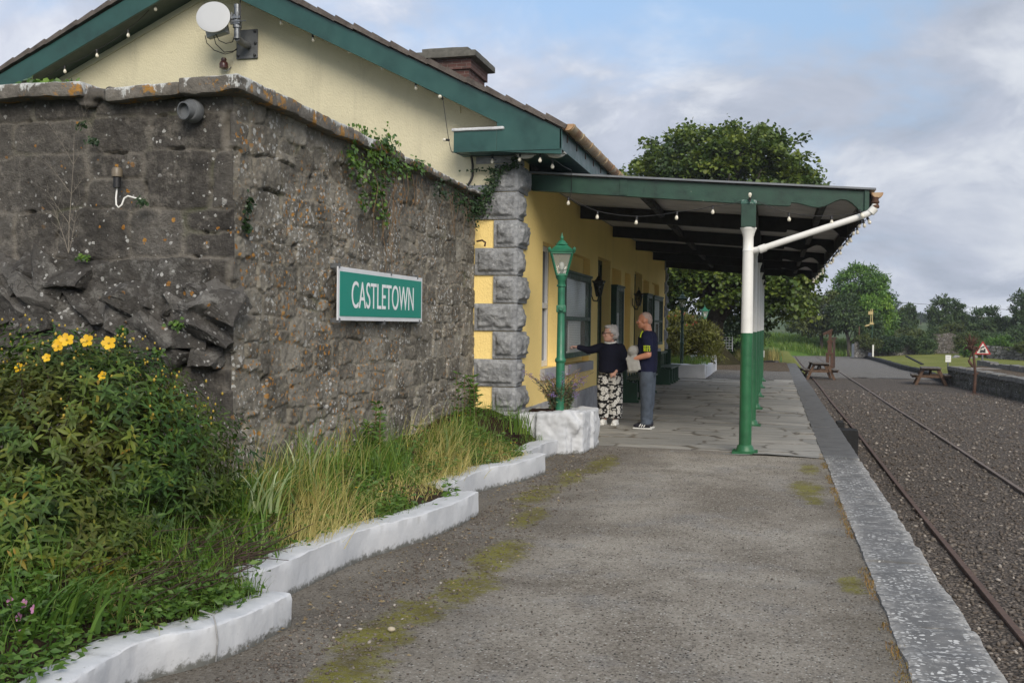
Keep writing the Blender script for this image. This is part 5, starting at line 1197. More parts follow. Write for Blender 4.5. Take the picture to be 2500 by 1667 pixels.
for i,(k,hk) in enumerate(zip(KS,KH)):
    pts=catmull(k,14); Vs=[]; prof=[(-.012,-.05),(-.006,0),(-.002,.04),(0,.09),(-.001,.14),(-.003,hk-.008),(-.010,hk-.001),(-.03,hk),(-.09,hk+.003),(-.15,hk-.002),(-.195,hk-.004),(-.21,hk-.02),(-.215,.1),(-.215,-.05)]
    m=len(prof); N=len(pts)
    # resample finely
    Q=[]; 
    for a,b2 in zip(pts,pts[1:]):
        nn=max(1,int((b2-a).length/.025)); Q+=[a.lerp(b2,j/nn) for j in range(nn)]
    Q.append(pts[-1]); N=len(Q)
    for j,p in enumerate(Q):
        tg=(Q[min(j+1,N-1)]-Q[max(j-1,0)]).normalized(); nr=Vector((tg.y,-tg.x,0))
        e=min(j,N-1-j)*.025; sq=1-max(0,1-e/.05)**2*.18 if j>N/2 else 1
        for (a,z) in prof: Vs.append((p.x+nr.x*a*sq+tg.x*0,p.y+nr.y*a*sq,z))
    V=np.array(Vs); V[:,:2]+=(.012*np.stack([fbm(V*[3,3,1],3,7),fbm(V*[3,3,1],3,8)],1)); V=jitter(V,.010,9,33+i); V=jitter(V,.0055,34,73+i); V[:,2]+=.018*fbm(np.stack([V[:,0]*0,V[:,1]*2.2,V[:,0]*0],1),3,3)*(V[:,2]>.1)
    F=grid_faces(N,m); me_f=[tuple(f) for f in F.tolist()]+[tuple(range(m)),tuple(range((N-1)*m+m-1,(N-1)*m-1,-1))]
    o=link('white_kerb',np_mesh('white_kerb',V,me_f,[M['whitewash']])); tag(o,LB[i],'kerb','whitewashed kerb round the flower bed')
    o.data.set_sharp_from_angle(angle=R(38))
    if i==0:
        p=Q[int(N*.70)]; tg=(Q[int(N*.70)+1]-p).normalized(); nr=Vector((tg.y,-tg.x,0)); b=MB(); c=Vector((p.x,p.y,0))
        b.tube([c+nr*.004+Vector((0,0,.0)),c+nr*.009+tg*.006+Vector((0,0,.1)),c+nr*.004-tg*.004+Vector((0,0,.18)),c-nr*.02+tg*.002+Vector((0,0,.212)),c-nr*.12+tg*.004+Vector((0,0,.214))],.0042,6); b.build('mortar_crack',concrete('crack_mortar',(.3,.3,.295),20),o,60)
def kx(y):
    r=-9e9
    best=None
    for k in KS:
        ys=[p[1] for p in k]
        if ys[0]-.2<=y<=ys[-1]+.1: return float(np.interp(y,ys,[p[0] for p in k]))
    return -2.5
YY=np.linspace(1.8,12.2,130); KX=np.array([kx(q) for q in YY])-.1
def kin(y): return np.interp(y,YY,KX)
def zbed(x,y):
    d=np.clip(kin(y)-x,0,3); return .15+.24*sstep(0,1.0,d)+.05*sstep(9,11.5,y)*sstep(.2,.8,d)+.035*fbm(np.stack([x,y,0*x],1)*3,4,21)*sstep(0,.15,d)
s_,y_=np.meshgrid(np.linspace(0,1,70)**.7,YY,indexing='ij'); xl=-8.; x=xl+(kin(y_)-xl)*s_; x=x.ravel();y=y_.ravel()
tag(link('flower_bed',np_mesh('flower_bed',np.stack([x,y,zbed(x,y)],1),grid_faces(70,len(YY)),[M['soil']])),kind='structure')
x_,y_=np.meshgrid(np.linspace(-3.66,-2.72,26),np.linspace(10.1,12.1,40),indexing='ij'); x=x_.ravel();y=y_.ravel(); e=np.minimum(np.minimum((x+3.66)/.05+1,(-2.72-x)/.25),(y-10.1)/.35)
z=zbed(x,y)-.05+.12*sstep(0,1,e)+.04*fbm(np.stack([x,y,0*x],1)*9,4,3); tag(link('mulch',np_mesh('mulch',np.stack([x,y,z],1),grid_faces(26,40),[M['mulch']])),kind='structure')

# stone planter with catmint at the building corner
t=thing('stone_planter','whitewashed boulder planter filled with dark mulch at the building corner','planter',(0,0,0))
b=MB(); r=np.random.default_rng(8)
def rockbox(x0,x1,y0,y1,z1): b.cbox(((x0+x1)/2,(y0+y1)/2,z1/2-.05),(x1-x0,y1-y0,z1+.1),Matrix.Rotation(r.uniform(-.05,.05),3,'Z'))
rockbox(-2.6,-2.22,11.98,12.6,.50); boulder(b,(-2.4,12.12,.2),(.22,.22,.32),.2,.1,.1,61); rockbox(-2.78,-2.42,11.84,12.2,.49); boulder(b,(-2.62,12.0,.16),(.26,.17,.3),-.3,.1,.2,62); rockbox(-2.76,-2.36,11.9,12.3,.49); rockbox(-3.02,-2.7,11.9,12.15,.47); rockbox(-2.42,-2.18,12.45,12.95,.49); rockbox(-3.02,-2.3,12.75,12.98,.47); rockbox(-2.98,-2.3,12.0,12.8,.40)
me=sculpt(b,.016,5,lambda P:.028*fbm(P*3.2,4,12,.55)+.016*(1-2*np.abs(fbm(P*7,4,4)))+.004*fbm(P*22,3,8)); me.materials.append(M['whitewash']); link('planter_rock',me,t)
x_,y_=np.meshgrid(np.linspace(-2.98,-2.34,24),np.linspace(12.0,12.86,24),indexing='ij'); x=x_.ravel();y=y_.ravel(); z=.47+.035*fbm(np.stack([x,y,0*x],1)*8,4,3)+.05*sstep(.5,0,np.hypot(x+2.6,y-12.35)); link('planter_soil',np_mesh('s',np.stack([x,y,z],1),grid_faces(24,24),[M['mulch']]),t)
tp=thing('catmint_plant','grey green catmint with purple flower spikes in the white planter','plant',(-2.58,12.3,.48))
b=MB(); LP=[];LD=[];FP=[];FD=[]
for i in range(150):
    a=rng.uniform(0,6.28); le=rng.uniform(.2,.52); ln=rng.uniform(.25,1.0); p=Vector((rng.uniform(-.1,.1),rng.uniform(-.1,.1),0)); pts=[p.copy()]; ang=.15
    for j in range(7):
        ang+=ln*.14; p=p+Vector((math.cos(a)*math.sin(ang),math.sin(a)*math.sin(ang),math.cos(ang)))*le/7*(1.3 if ln>.6 else 1); pts.append(p.copy())
        if j<5:
            for q in range(5): LP.append(p+Vector(rng.normal(0,.012,3))); LD.append(Vector((math.cos(a+rng.uniform(-2.5,2.5)),math.sin(a+rng.uniform(-2.5,2.5)),rng.uniform(-.2,.7))))
        elif i%4<1:
            for q in range(14): FP.append(p+Vector(rng.normal(0,.013,3))+ (pts[-1]-pts[-2])*rng.uniform(-.6,.6)); FD.append(Vector(rng.normal(0,1,3)))
    b.tube(pts,.0025,4,False)
b.build('stems',M['deadstem'],tp)
link('leaves',leaf_mesh('l','fold',np.array(LP),np.array(LD),rdir(len(LP),.2,1),rng.uniform(.022,.045,len(LP)),M['catmint']),tp)
link('flower_spikes',leaf_mesh('l','fold',np.array(FP),np.array(FD),rdir(len(FP),-1,1),rng.uniform(.012,.024,len(FP)),M['lav']),tp)

# ------------------------------------------------------------------ grass and weeds of the bed
def bedpts(n,y0,y1,dmin=.03,dmax=1.0,clump=None,seed=0):
    y=rng.uniform(y0,y1,n*3); d=dmin+(dmax-dmin)*rng.random(n*3); x=kin(y)-d
    k=x>np.where(y>6.25,-3.66,-9)
    if clump: k&=fbm(np.stack([x,y,0*x],1)*clump[0],2,seed)>clump[1]
    x,y=x[k][:n],y[k][:n]; return np.stack([x,y,zbed(x,y)-.01],1)
def stuff(name,me,label,cat): return tag(link(name,me),label,cat,kind='stuff')
P=np.concatenate([bedpts(5200,4.9,8.2,.02,1.1),bedpts(4200,8,12,.02,.9),bedpts(1100,4.0,5.2,.02,.8),bedpts(800,2.6,4.3,.02,.9)]); n=len(P)
pk=fbm(P*[2.6,2.6,0],3,43)>-.22+.3*(P[:,0]>kin(P[:,1])-.25); P=P[pk]; n=len(P); hgt=rng.uniform(.06,.17,n)*(1+1.2*sstep(.0,.5,fbm(P*[2.2,2.2,0],3,41))); hgt*=np.clip(.45+1.6*(kin(P[:,1])-P[:,0]),.45,1.3)
stuff('grass',blades('grass',P,hgt,rng.uniform(.003,.0075,n),rng.uniform(0,6.28,n),rng.uniform(.2,1.3,n),[M['grass']]),'fresh green grass growing through the flower bed','grass')
# taller sword-like tufts
T=[(-3.0,5.35,.42,60),(-3.2,5.9,.45,70),(-2.95,6.4,.4,60),(-3.3,6.9,.5,70),(-3.1,7.5,.42,60),(-3.35,8.3,.42,60),(-3.2,9.4,.36,50),(-3.3,10.2,.33,40),(-2.9,5.0,.3,50)]
Ps=[];Hs=[]
for x,y,h,k in T: Ps.append(np.stack([x+rng.normal(0,.1,k),y+rng.normal(0,.13,k),np.full(k,0)],1)); Hs.append(h*rng.uniform(.5,1.15,k))
P=np.concatenate(Ps);P[:,2]=zbed(P[:,0],P[:,1])-.01; n=len(P)
stuff('tall_grass',blades('tall_grass',P,np.concatenate(Hs)*.95,rng.uniform(.008,.016,n),rng.uniform(0,6.28,n),rng.uniform(.3,1.5,n),[M['grass']],seg=6),'tall broad bladed grass against the stone wall','grass')
Ps=[];Hs=[];As=[]
for x,y,h,k,s in [(-2.95,6.2,.45,150,.14),(-2.8,5.75,.36,110,.11),(-3.3,6.5,.5,70,.16),(-3.0,9.0,.42,160,.17),(-3.25,9.5,.45,110,.15),(-2.75,8.6,.3,90,.15),(-2.75,9.9,.25,70,.14),(-3.35,7.4,.5,50,.2),(-3.3,6.05,.62,40,.14)]:
    Ps.append(np.stack([x+rng.normal(0,s,k),y+rng.normal(0,s*1.3,k),np.zeros(k)],1)); Hs.append(h*rng.uniform(.55,1.2,k)); As.append(rng.normal(-.4,.9,k))
P=np.concatenate(Ps);P[:,0]=np.clip(P[:,0],-3.6,kin(P[:,1])-.02);P=np.concatenate([P,P+np.stack([rng.normal(0,.05,len(P)),rng.normal(0,.07,len(P)),0*P[:,0]],1)]); Hs.append(np.concatenate(Hs)*.8); As.append(np.concatenate(As)+rng.normal(0,.3,len(P)//2)); P[:,2]=zbed(P[:,0],P[:,1])-.01;n=len(P)
stuff('dry_stems',blades('dry_stems',P,np.concatenate(Hs)*.95,rng.uniform(.0025,.005,n),np.concatenate(As),rng.uniform(.1,1.1,n),[M['straw']],seg=6,lean=(.02,.75)),'dry yellow grass stems leaning over the bed','dry grass')
P=bedpts(2600,3.9,11.8,.0,.55,(1.7,-.1),5); n=len(P)
stuff('dead_grass',blades('dead_grass',P,rng.uniform(.06,.22,n),.004,rng.uniform(0,6.28,n),rng.uniform(1.6,2.6,n),[M['straw']],seg=4),'flattened dead grass along the kerb','dead grass')
P=np.concatenate([bedpts(620,4.0,8.5,.03,.9,(2.2,-.2),8),bedpts(430,8.2,12,.05,.9,(2.2,-.2),9),bedpts(520,2.8,4.6,.02,1.1)]); LP=[];LD=[]
for p in P:
    h=rng.uniform(.04,.2)
    for q in range(10): LP.append(p+np.array([rng.normal(0,.035),rng.normal(0,.035),h*rng.random()])); a=rng.uniform(0,6.28); LD.append([math.cos(a),math.sin(a),rng.uniform(-.1,.7)])
stuff('weeds',leaf_mesh('weeds','fold',np.array(LP),np.array(LD),rdir(len(LP),.3,1),rng.uniform(.025,.06,len(LP)),M['weed']),'low broad leaved weeds filling the bed','weeds')
n=70; P=bedpts(n,4.6,11.5,.05,.8); n=len(P); P[:,2]+=rng.uniform(.08,.25,n)
for nm,mt,sel,l in (('buttercups',M['yellowbud'],P[:45],'scattered tiny yellow flowers in the grass'),):
    LP=np.repeat(sel,5,0)+rng.normal(0,.004,(len(sel)*5,3)); stuff(nm,leaf_mesh(nm,'fold',LP,rdir(len(LP),0,.6),rdir(len(LP),.5,1),.013,M['yellowpetal']),l,'flowers')
# variegated pale leaf clump, iris by the planter, drooping strap leaves by the near kerb
def tuft(name,label,loc,k,h,w,bend,mat,spread=.05,az=None):
    P=np.stack([rng.normal(0,spread,k),rng.normal(0,spread,k),np.zeros(k)],1); A=rng.uniform(0,6.28,k) if az is None else az+rng.normal(0,.5,k)
    o=link(name,blades(name,P,h*rng.uniform(.6,1.1,k),w*rng.uniform(.8,1.2,k),A,rng.uniform(*bend,k),[mat],seg=7),None,loc); return tag(o,label,'plant')
vg=foliage('variegated_leaf',[(.12,.17,.07),(.22,.27,.13),(.32,.36,.22)],.25)
tuft('variegated_grass','pale striped grass clump between the bush and the wall',(-3.12,5.75,.35),16,.42,.022,(.6,1.7),vg)
tuft('variegated_grass','pale striped grass clump further along the wall base',(-3.35,6.7,.37),12,.55,.02,(.4,1.5),vg)
tuft('iris_plant','upright bright green iris leaves beside the white planter',(-2.82,11.3,.3),34,.36,.017,(.1,.7),M['grass'],.09)
tuft('strap_leaf_plant','drooping strap leaves lying over the nearest white kerb',(-2.98,3.72,.2),60,.42,.018,(1.2,2.0),M['weed'],.1,.25)
# tall weed by the end of the wall
def tallweed(loc,h,label,k=9):
    t=thing('tall_weed',label,'plant',loc); b=MB(); LP=[];LD=[]
    for i in range(k):
        a=rng.uniform(0,6.28); l=h*rng.uniform(.5,1); p=Vector((rng.normal(0,.07),rng.normal(0,.07),0)); pts=[p.copy()]
        for j in range(9):
            p=p+Vector((math.cos(a)*.12+rng.normal(0,.05),math.sin(a)*.12+rng.normal(0,.05),1)).normalized()*l/9; pts.append(p.copy())
            for q in range(5): LP.append(p); c=rng.uniform(0,6.28); LD.append([math.cos(c),math.sin(c),rng.uniform(-.1,.8)])
        b.tube(pts,.0035,4,False)
    b.build('stems',M['deadstem'],t); link('leaves',leaf_mesh('l','lance',np.array(LP),np.array(LD),rdir(len(LP),.2,1),rng.uniform(.03,.08,len(LP)),M['weed']),t)
tallweed((-3.42,10.95,.42),.62,'tall leafy weed against the far end of the stone wall'); tallweed((-3.5,8.35,.42),.45,'shorter leafy weed at the wall foot below the sign',7); tallweed((-3.55,11.75,.42),.5,'wispy weed where the stone wall meets the quoins',6)

# ------------------------------------------------------------------ hypericum bush
t=thing('hypericum_bush','large dense hypericum bush with yellow buds before the dark wall','bush',(-4.05,4.95,.2))
TP=[];TD=[]
def blob(c,r,n,lo=.78,zlo=-.45):
    d=rdir(n,zlo,1); c=np.array(c); r=np.array(r); s=rng.uniform(lo,1.06,n)[:,None]*(1+.13*fbm(d*2.4,2,int(c[0]*10)+5))[:,None]
    TP.append(c+d*r*s); TD.append(d*[1,1,.8]+[0,0,.35])
blob((0,0,.62),(.95,.85,.66),1000); blob((.42,.3,.5),(.62,.6,.5),430); blob((-.5,-.2,.45),(.7,.75,.6),330); blob((.2,-.55,.3),(.62,.45,.42),300); blob((.5,-.72,.22),(.55,.5,.42),330); blob((.78,-.55,.12),(.35,.4,.3),150); blob((.05,-.85,.22),(.55,.42,.42),230); blob((.78,0,.2),(.35,.6,.45),190); blob((.25,.1,.95),(.5,.45,.32),160); blob((-.3,.3,.98),(.55,.5,.38),170)
TP=np.concatenate(TP);TD=np.concatenate(TD)+rng.normal(0,.25,(len(TP),3)); TD/=np.linalg.norm(TD,axis=1,keepdims=True); k=TP[:,2]>.0; TP,TD=TP[k],TD[k]
LP=[];LD=[];LN=[];LS=[];LH=[]; n=len(TP)
A=np.cross(TD,rdir(n,-1,1)); A/=np.linalg.norm(A,axis=1,keepdims=True); B=np.cross(TD,A); base=np.clip(.38+.42*fbm(TP*1.8,3,4)+.22*sstep(.45,.0,TP[:,2])+rng.normal(0,.13,n),0,.9)
for w in range(4):
    for q in range(2):
        a=w*math.pi/2+q*math.pi+rng.normal(0,.25,n); rad=A*np.cos(a)[:,None]+B*np.sin(a)[:,None]
        LP.append(TP-TD*(w*.03)); LD.append(rad+TD*(.5-.18*w)+np.array([0,0,-.12])); LN.append(TD); LS.append(rng.uniform(.055,.088,n)*(.54+.14*w)); LH.append(np.clip(base+rng.normal(0,.1,n)+.25*(rng.random(n)<.05),0,1))
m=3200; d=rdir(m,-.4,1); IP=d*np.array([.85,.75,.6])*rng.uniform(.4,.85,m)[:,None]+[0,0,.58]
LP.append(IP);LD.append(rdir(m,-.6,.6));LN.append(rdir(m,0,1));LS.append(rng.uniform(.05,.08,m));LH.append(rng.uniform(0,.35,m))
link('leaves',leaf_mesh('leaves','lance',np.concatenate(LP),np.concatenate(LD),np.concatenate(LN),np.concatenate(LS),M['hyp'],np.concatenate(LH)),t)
b=MB()
for i in range(130):
    j=rng.integers(n); p=Vector(TP[j]); o=Vector((rng.normal(0,.12),rng.normal(0,.12),.0)); mid=o.lerp(p,.55)+Vector((0,0,.1)); b.tube([o,mid,p],[.006,.0045,.002],5,False)
b.build('stems',M['brownstem'],t)
up=TP[(TD[:,2]>.25)&(TP[:,2]>.75)]; b=MB(); bb=MB(); bb.ball((0,0,0),(.006,.006,.0085),6,5); bud=as_mesh(bb,'flower_bud',M['yellowbud'])
for i in range(330):
    p=up[rng.integers(len(up))]+rng.normal(0,.03,3)+np.array([0,0,.03]); s=rng.uniform(.005,.0085)
    if i<98: link('flower_bud',bud,t,p)
    else: b.ball(p,(s,s,s*1.35),6,5)
tag(b.build('small_buds',M['yellowbud'],t,80),kind='stuff')
def flower(p,nrm,r,mat,parent,name='flower',k=5,cen=M['yellowbud']):
    nr=Vector(nrm).normalized(); a=nr.cross(Vector((0,0,1))); a.normalize(); c=nr.cross(a); P=[];D=[];N=[]
    for i in range(k):
        an=i*2*math.pi/k+rng.uniform(-.1,.1); D.append(a*math.cos(an)+c*math.sin(an)+nr*.35); P.append((0,0,0)); N.append(nr)
    T=LEAF['petal']; o=link(name,leaf_mesh(name,'petal',np.array(P),np.array(D),np.array(N),r,mat),parent,p); b=MB(); b.ball((0,0,0),r*.16,8,6); s=b.build('flower_centre',cen,o,80); s.location=nr*r*.12; return o
LEAF['petal']=(np.array([[0,0,0],[-.34,.4,.03],[-.36,.8,-.02],[0,1.02,-.08],[.36,.8,-.02],[.34,.4,.03],[0,.5,-.04]]),np.array([[0,6,1,1],[0,5,6,6],[1,6,2,2],[5,4,6,6],[6,3,2,2],[6,4,3,3]]))
for (x,y,z,r) in [(-3.86,4.88,1.44,.043),(-3.80,4.86,1.455,.042),(-3.84,4.84,1.42,.036),(-3.70,4.9,1.45,.04),(-3.56,4.9,1.44,.043),(-4.02,4.75,1.30,.03),(-4.22,4.72,1.21,.034),(-3.56,4.85,1.26,.03),(-3.80,4.7,1.36,.026)]:
    flower((x+4.05,y-4.95-.12,z-.2),(rng.uniform(-.1,.5),-.9,.35),r,M['yellowpetal'],t)
# brown twigs under the bush and a pink flowering plant
o=thing('dead_twigs','tangle of bare brown twigs below the hypericum bush','twigs',(-3.2,4.6,.2)); b=MB()
for i in range(240):
    p=Vector((rng.uniform(-.7,.45),rng.uniform(-.6,.5),rng.uniform(0,.12))); a=rng.uniform(-1.0,1.2); q=p+Vector((math.cos(a)*.35,math.sin(a)*.25,rng.uniform(.0,.22))); b.tube([p,p.lerp(q,.5)+Vector(rng.normal(0,.03,3)),q],[.004,.003,.0015],4,False)
b.build('twigs',M['brownstem'],o)
t=thing('pink_flower_plant','low plant with pink mallow flowers in the near corner of the bed','plant',(-3.07,3.62,.1)); b=MB(); LP=[];LD=[]
for i in range(50):
    a=rng.uniform(0,6.28); q=Vector((math.cos(a)*.14*rng.random()-.03,math.sin(a)*.14,rng.uniform(.05,.32))); b.tube([(0,0,0),q*.6+Vector((0,0,.03)),q],.003,4,False)
    for j in range(9): LP.append(np.array(q)*rng.uniform(.4,1.1)+rng.normal(0,.03,3)); LD.append(rdir(1,-.2,.6)[0])
b.build('stems',M['weed'],t); link('leaves',leaf_mesh('l','fold',np.array(LP),np.array(LD),rdir(len(LP),.2,1),rng.uniform(.03,.055,len(LP)),M['weed']),t)
for (x,y,z) in [(-3.13,3.6,.365),(-3.06,3.6,.36),(-3.01,3.6,.34),(-3.135,3.58,.21),(-3.06,3.58,.245),(-3.1,3.58,.17),(-3.085,3.6,.30)]: flower((x+3.07,y-3.66,z-.1),(rng.uniform(-.2,.5),-.9,.3),.021,M['pinkpetal'],t)

# ------------------------------------------------------------------ ivy and wall plants
def ivy(label,spots,mat,n,stems=(),size=(.024,.05),nm='ivy'):
    t=thing(nm,label,'ivy',(0,0,0)); LP=[];LD=[];LN=[]
    for (x,y,z,rx,ry,rz,nx,ny) in spots:
        k=int(n*ry*rz*300+n*rx*rz*150)+14; q=rng.normal(0,.42,(k,3))*[rx,ry,rz]+[x,y,z]; LP.append(q); LD.append(np.stack([rng.normal(0,.5,k)+nx*.3,rng.normal(0,.5,k)+ny*.3,rng.normal(-.6,.5,k)],1)); LN.append(np.array([nx,ny,.45])+rng.normal(0,.35,(k,3)))
    LP=np.concatenate(LP); link('leaves',leaf_mesh('l','palm',LP,np.concatenate(LD),np.concatenate(LN),rng.uniform(*size,len(LP)),mat),t)
    if stems:
        b=MB()
        for s in stems: b.tube(s,.0028,5,False)
        b.build('stems',M['deadstem'],t)
    return t
X=XS+.1
def vine(y,z,L,k=6):
    p=[(X,y,z)]
    for i in range(k): y+=rng.normal(0,.05); z-=L/k; p.append((X+rng.uniform(-.01,.03),y,z))
    return p
ivy('bright ivy spilling over the wall coping and hanging down the stone face',[(X+.04,8.85,3.27,.1,.26,.16,1,0),(X+.02,8.6,3.1,.06,.22,.16,1,0),(X+.02,9.0,3.12,.06,.3,.2,1,0),(X,8.1,3.06,.05,.14,.14,1,0),(X,8.3,2.92,.05,.14,.2,1,0),(X,8.75,2.85,.04,.2,.2,1,0),(X,8.85,2.63,.04,.13,.18,1,0),(X,8.4,2.68,.03,.08,.1,1,0),(-3.75,8.7,3.36,.12,.14,.08,1,0)],M['ivy'],9,[vine(8.7+.07*i,3.1,.75+.15*(i%3)) for i in range(7)]+[vine(9.1+.1*i,3.05,.5) for i in range(4)])
ivy('thinner ivy clump trailing on the coping nearer the quoins',[(X+.03,9.75,3.22,.07,.32,.09,1,0),(X,9.45,3.14,.05,.2,.1,1,0)],M['ivy'],7,[vine(9.5+.15*i,3.1,.35,4) for i in range(4)])
ivy('dark straggling ivy under the end of the coping',[(X,10.6,3.08,.05,.35,.13,1,0),(X,11.3,3.05,.05,.4,.16,1,0),(X,11.8,3.0,.05,.3,.25,1,0)],M['ivydark'],7,[vine(10.6+.2*i,3.1,.5) for i in range(6)],(.022,.045))
ivy('dark ivy climbing the grey quoins to the eave',[(-3.6,12.1,3.06,.12,.06,.16,0,-1),(-3.5,12.1,3.22,.11,.05,.16,0,-1),(-3.43,12.1,3.38,.1,.05,.14,0,-1),(-3.36,12.1,3.50,.14,.05,.06,0,-1),(-3.2,12.1,3.56,.14,.05,.05,0,-1),(-3.6,12.12,3.53,.28,.03,.022,0,-1),(-3.14,12.08,3.63,.05,.05,.08,0,-1)],M['ivydark'],22,[[(-3.65,12.12,3.0),(-3.5,12.12,3.25),(-3.4,12.13,3.5),(-3.2,12.13,3.58)]],(.02,.042))
ivy('small fern like tuft in a joint at the wall corner',[(XS+.05,6.45,2.4,.02,.06,.1,1,0),(XS+.05,6.43,2.25,.02,.05,.06,1,0)],M['ivydark'],22,(),(.02,.04),'wall_fern')
ivy('leafy green weed on top of the dark wall at the left',[(-5.42,6.5,3.38,.3,.12,.05,0,-1),(-5.25,6.5,3.36,.15,.1,.04,0,-1)],M['ivy'],10,(),(.04,.07),'wall_weed')
for (x,z,l) in [(-4.86,2.98,'little fern below the gap in the coping'),(-4.75,2.86,'lowest little fern below the coping gap'),(-4.35,2.42,'mossy tuft under the white cable'),(-4.84,2.02,'bright leaf sprig above the torn masonry'),(-4.38,1.5,'moss cushion on the lower torn stones'),(-3.95,1.55,'fern at the right end of the torn stones'),(-4.1,1.35,'tiny sprig low on the dark wall')]:
    ivy(l,[(x,6.2-(.18 if z<1.7 else .0),z,.06,.03,.035,0,-1)],M['ivy'] if z<2.1 else M['ivydark'],40,(),(.018,.035),'wall_fern')
t=thing('dead_plant','pale dried plant skeleton standing against the dark wall','plant',(-4.93,6.16,2.05)); b=MB()
def twig(p,d,L,r,lv):
    q=[p]; 
    for i in range(4): p=p+d*L/4; d=(d+Vector(rng.normal(0,.1,3))*Vector((1,.3,1)).length*.3).normalized(); q.append(p)
    b.tube(q,[r*(1-.15*i) for i in range(5)],4,False)
    if lv:
        for i in range(1,5):
            for s in (-1,1):
                if rng.random()<.8: twig(q[i],(d+Vector((s*rng.uniform(.5,1.1),rng.uniform(-.25,.1),rng.uniform(-.1,.3)))).normalized(),L*rng.uniform(.22,.4),r*.55,lv-1)
twig(Vector((0,0,0)),Vector((.02,-.0,1)),.85,.0032,2); twig(Vector((0,0,0)),Vector((-.35,0,1)).normalized(),.35,.0025,1); twig(Vector((0,0,0)),Vector((.3,0,1)).normalized(),.3,.0025,1); b.build('stems',plain('grey_stem',(.24,.21,.17),.8),t)
b=MB(); b.tube([(XS+.06,12.12,2.62),(XS+.14,12.08,2.63),(XS+.19,12.06,2.6),(XS+.18,12.06,2.55)],.012,6); o=b.build('iron_hook',M['rust'],None,60); tag(o,'short rusty hook sticking out where the wall meets the quoins','hook')
# ------------------------------------------------------------------ trees and everything beyond the platform
def crown(blobs,kind,leaf,mat,name='crown',parent=None,dens=1.,cr=.6,lo=.55,droop=-.2,hue=None):
    LP=[];LD=[];LN=[];LH=[]
    for (c,r,n) in blobs:
        c=np.array(c,float);r=np.array(r,float); d=rdir(n,-.75,1); s=rng.uniform(lo,1.0,n)**.6*(1+.34*fbm(d*2.6+c*.37,3,5))*np.where(rng.random(n)<.12,1.16,1); cc=c+d*r*s[:,None]
        k=max(8,int(42*dens)); P=(cc[:,None,:]+np.clip(rng.normal(0,.42,(n,k,3)),-1,1)*cr*np.array([1,1,.62])).reshape(-1,3); out=np.repeat(d,k,0)
        LP.append(P);LD.append(out*.7+rng.normal(0,.6,P.shape)+[0,0,droop]);LN.append(out*.5+rng.normal(0,.4,P.shape)+[0,0,.9]); LH.append(np.clip(np.repeat(.48+.27*rng.normal(0,1,n),k)+rng.normal(0,.16,len(P))+(0 if hue is None else hue),0,1))
    P=np.concatenate(LP); return link(name,leaf_mesh(name,kind,P,np.concatenate(LD),np.concatenate(LN),leaf*rng.uniform(.6,1.25,len(P)),mat,np.concatenate(LH)),parent)
def tree(name,label,base,blobs,kind,leaf,mat,trunk=(.2,2.),cat='tree',group=None,limbs=7,**kw):
    base=Vector(base); t=thing(name,label,cat,base,0,group); B=[((c[0]-base.x,c[1]-base.y,c[2]-base.z),r,n) for c,r,n in blobs]
    b=MB(); top=Vector((B[0][0][0],B[0][0][1],B[0][0][2])); r0=trunk[0]; b.tube([(0,0,-.3),(.02,0,top.z*.25),top*.6,top],[r0*1.3,r0,r0*.7,r0*.3],10)
    for i in range(limbs):
        c,r,n=B[i%len(B)]; d=rdir(1,-.1,.8)[0]; e=Vector(c)+Vector(d*np.array(r)*.85); s=Vector((0,0,0)).lerp(top,rng.uniform(.25,.7)); m=s.lerp(e,.5)+Vector((0,0,.08*(e-s).length)); b.tube([s,m,e],[r0*.4,r0*.25,r0*.06],6)
    b.build('trunk',M['bark'],t,60); crown(B,kind,leaf,mat,'crown',t,**kw); return t
tree('sycamore_tree','big dense sycamore rising behind the platform canopy',(-2.6,47,-.1),
  [((-2.3,47,6.4),(4.2,3.6,4.3),460),((-5.9,46.5,6.4),(2.3,2.4,2.9),200),((-4.2,47,8.7),(2.0,2.2,1.9),120),((-1.4,47,8.9),(2.2,2.2,1.9),150),((.3,46.5,6.4),(2.0,2.6,2.7),190),((-2.6,46.5,3.6),(3.9,2.2,2.1),320),((.5,46,3.6),(1.4,2.0,1.9),150)],'palm',.185,M['syc'],(.42,2),dens=1.25,cr=.55,limbs=30,lo=.5)
tree('bush','dark leafy bush filling in below the sycamore',(-4.5,50,-.2),[((-3.5,50,1.6),(3.5,2,2.6),140),((-1.9,50.5,1.4),(1.5,1.2,1.6),80)],'fold',.2,M['darktree'],(.1,1),'bush',cr=.7)
G='trees beyond the railway line'
tree('ash_tree','tall broad green ash with a rounded top beyond the gravel',(7.0,90,-.6),[((7.2,90,5.0),(1.9,2.5,1.9),120),((8.4,89,3.9),(1.5,2.2,2.1),100),((6.3,90,3.2),(1.8,2.2,1.9),90),((8.6,88,2.2),(1.5,2,1.5),70)],'fold',.32,M['ash'],(.25,2),group=G,cr=.55)
tree('ash_tree','bright yellow green tree in front of the rounded ash',(8.2,86.5,-.6),[((8.1,86.5,3.3),(1.15,1.3,1.1),80),((8.0,86.5,2.0),(1.2,1.3,1.2),70)],'fold',.28,foliage('lime_leaf',[(.03,.07,.012),(.055,.11,.016),(.09,.14,.02)],.3,.5,.4,2.2),(.15,2),group=G,cr=.45)
tree('hawthorn_tree','dark green hawthorn below the rounded ash',(6.0,84.5,-.6),[((5.9,86.5,2.5),(1.7,1.8,1.6),120),((7.4,85,1.6),(1.2,1.5,1.2),70)],'fold',.27,M['darktree'],(.15,1),group=G,cr=.5)
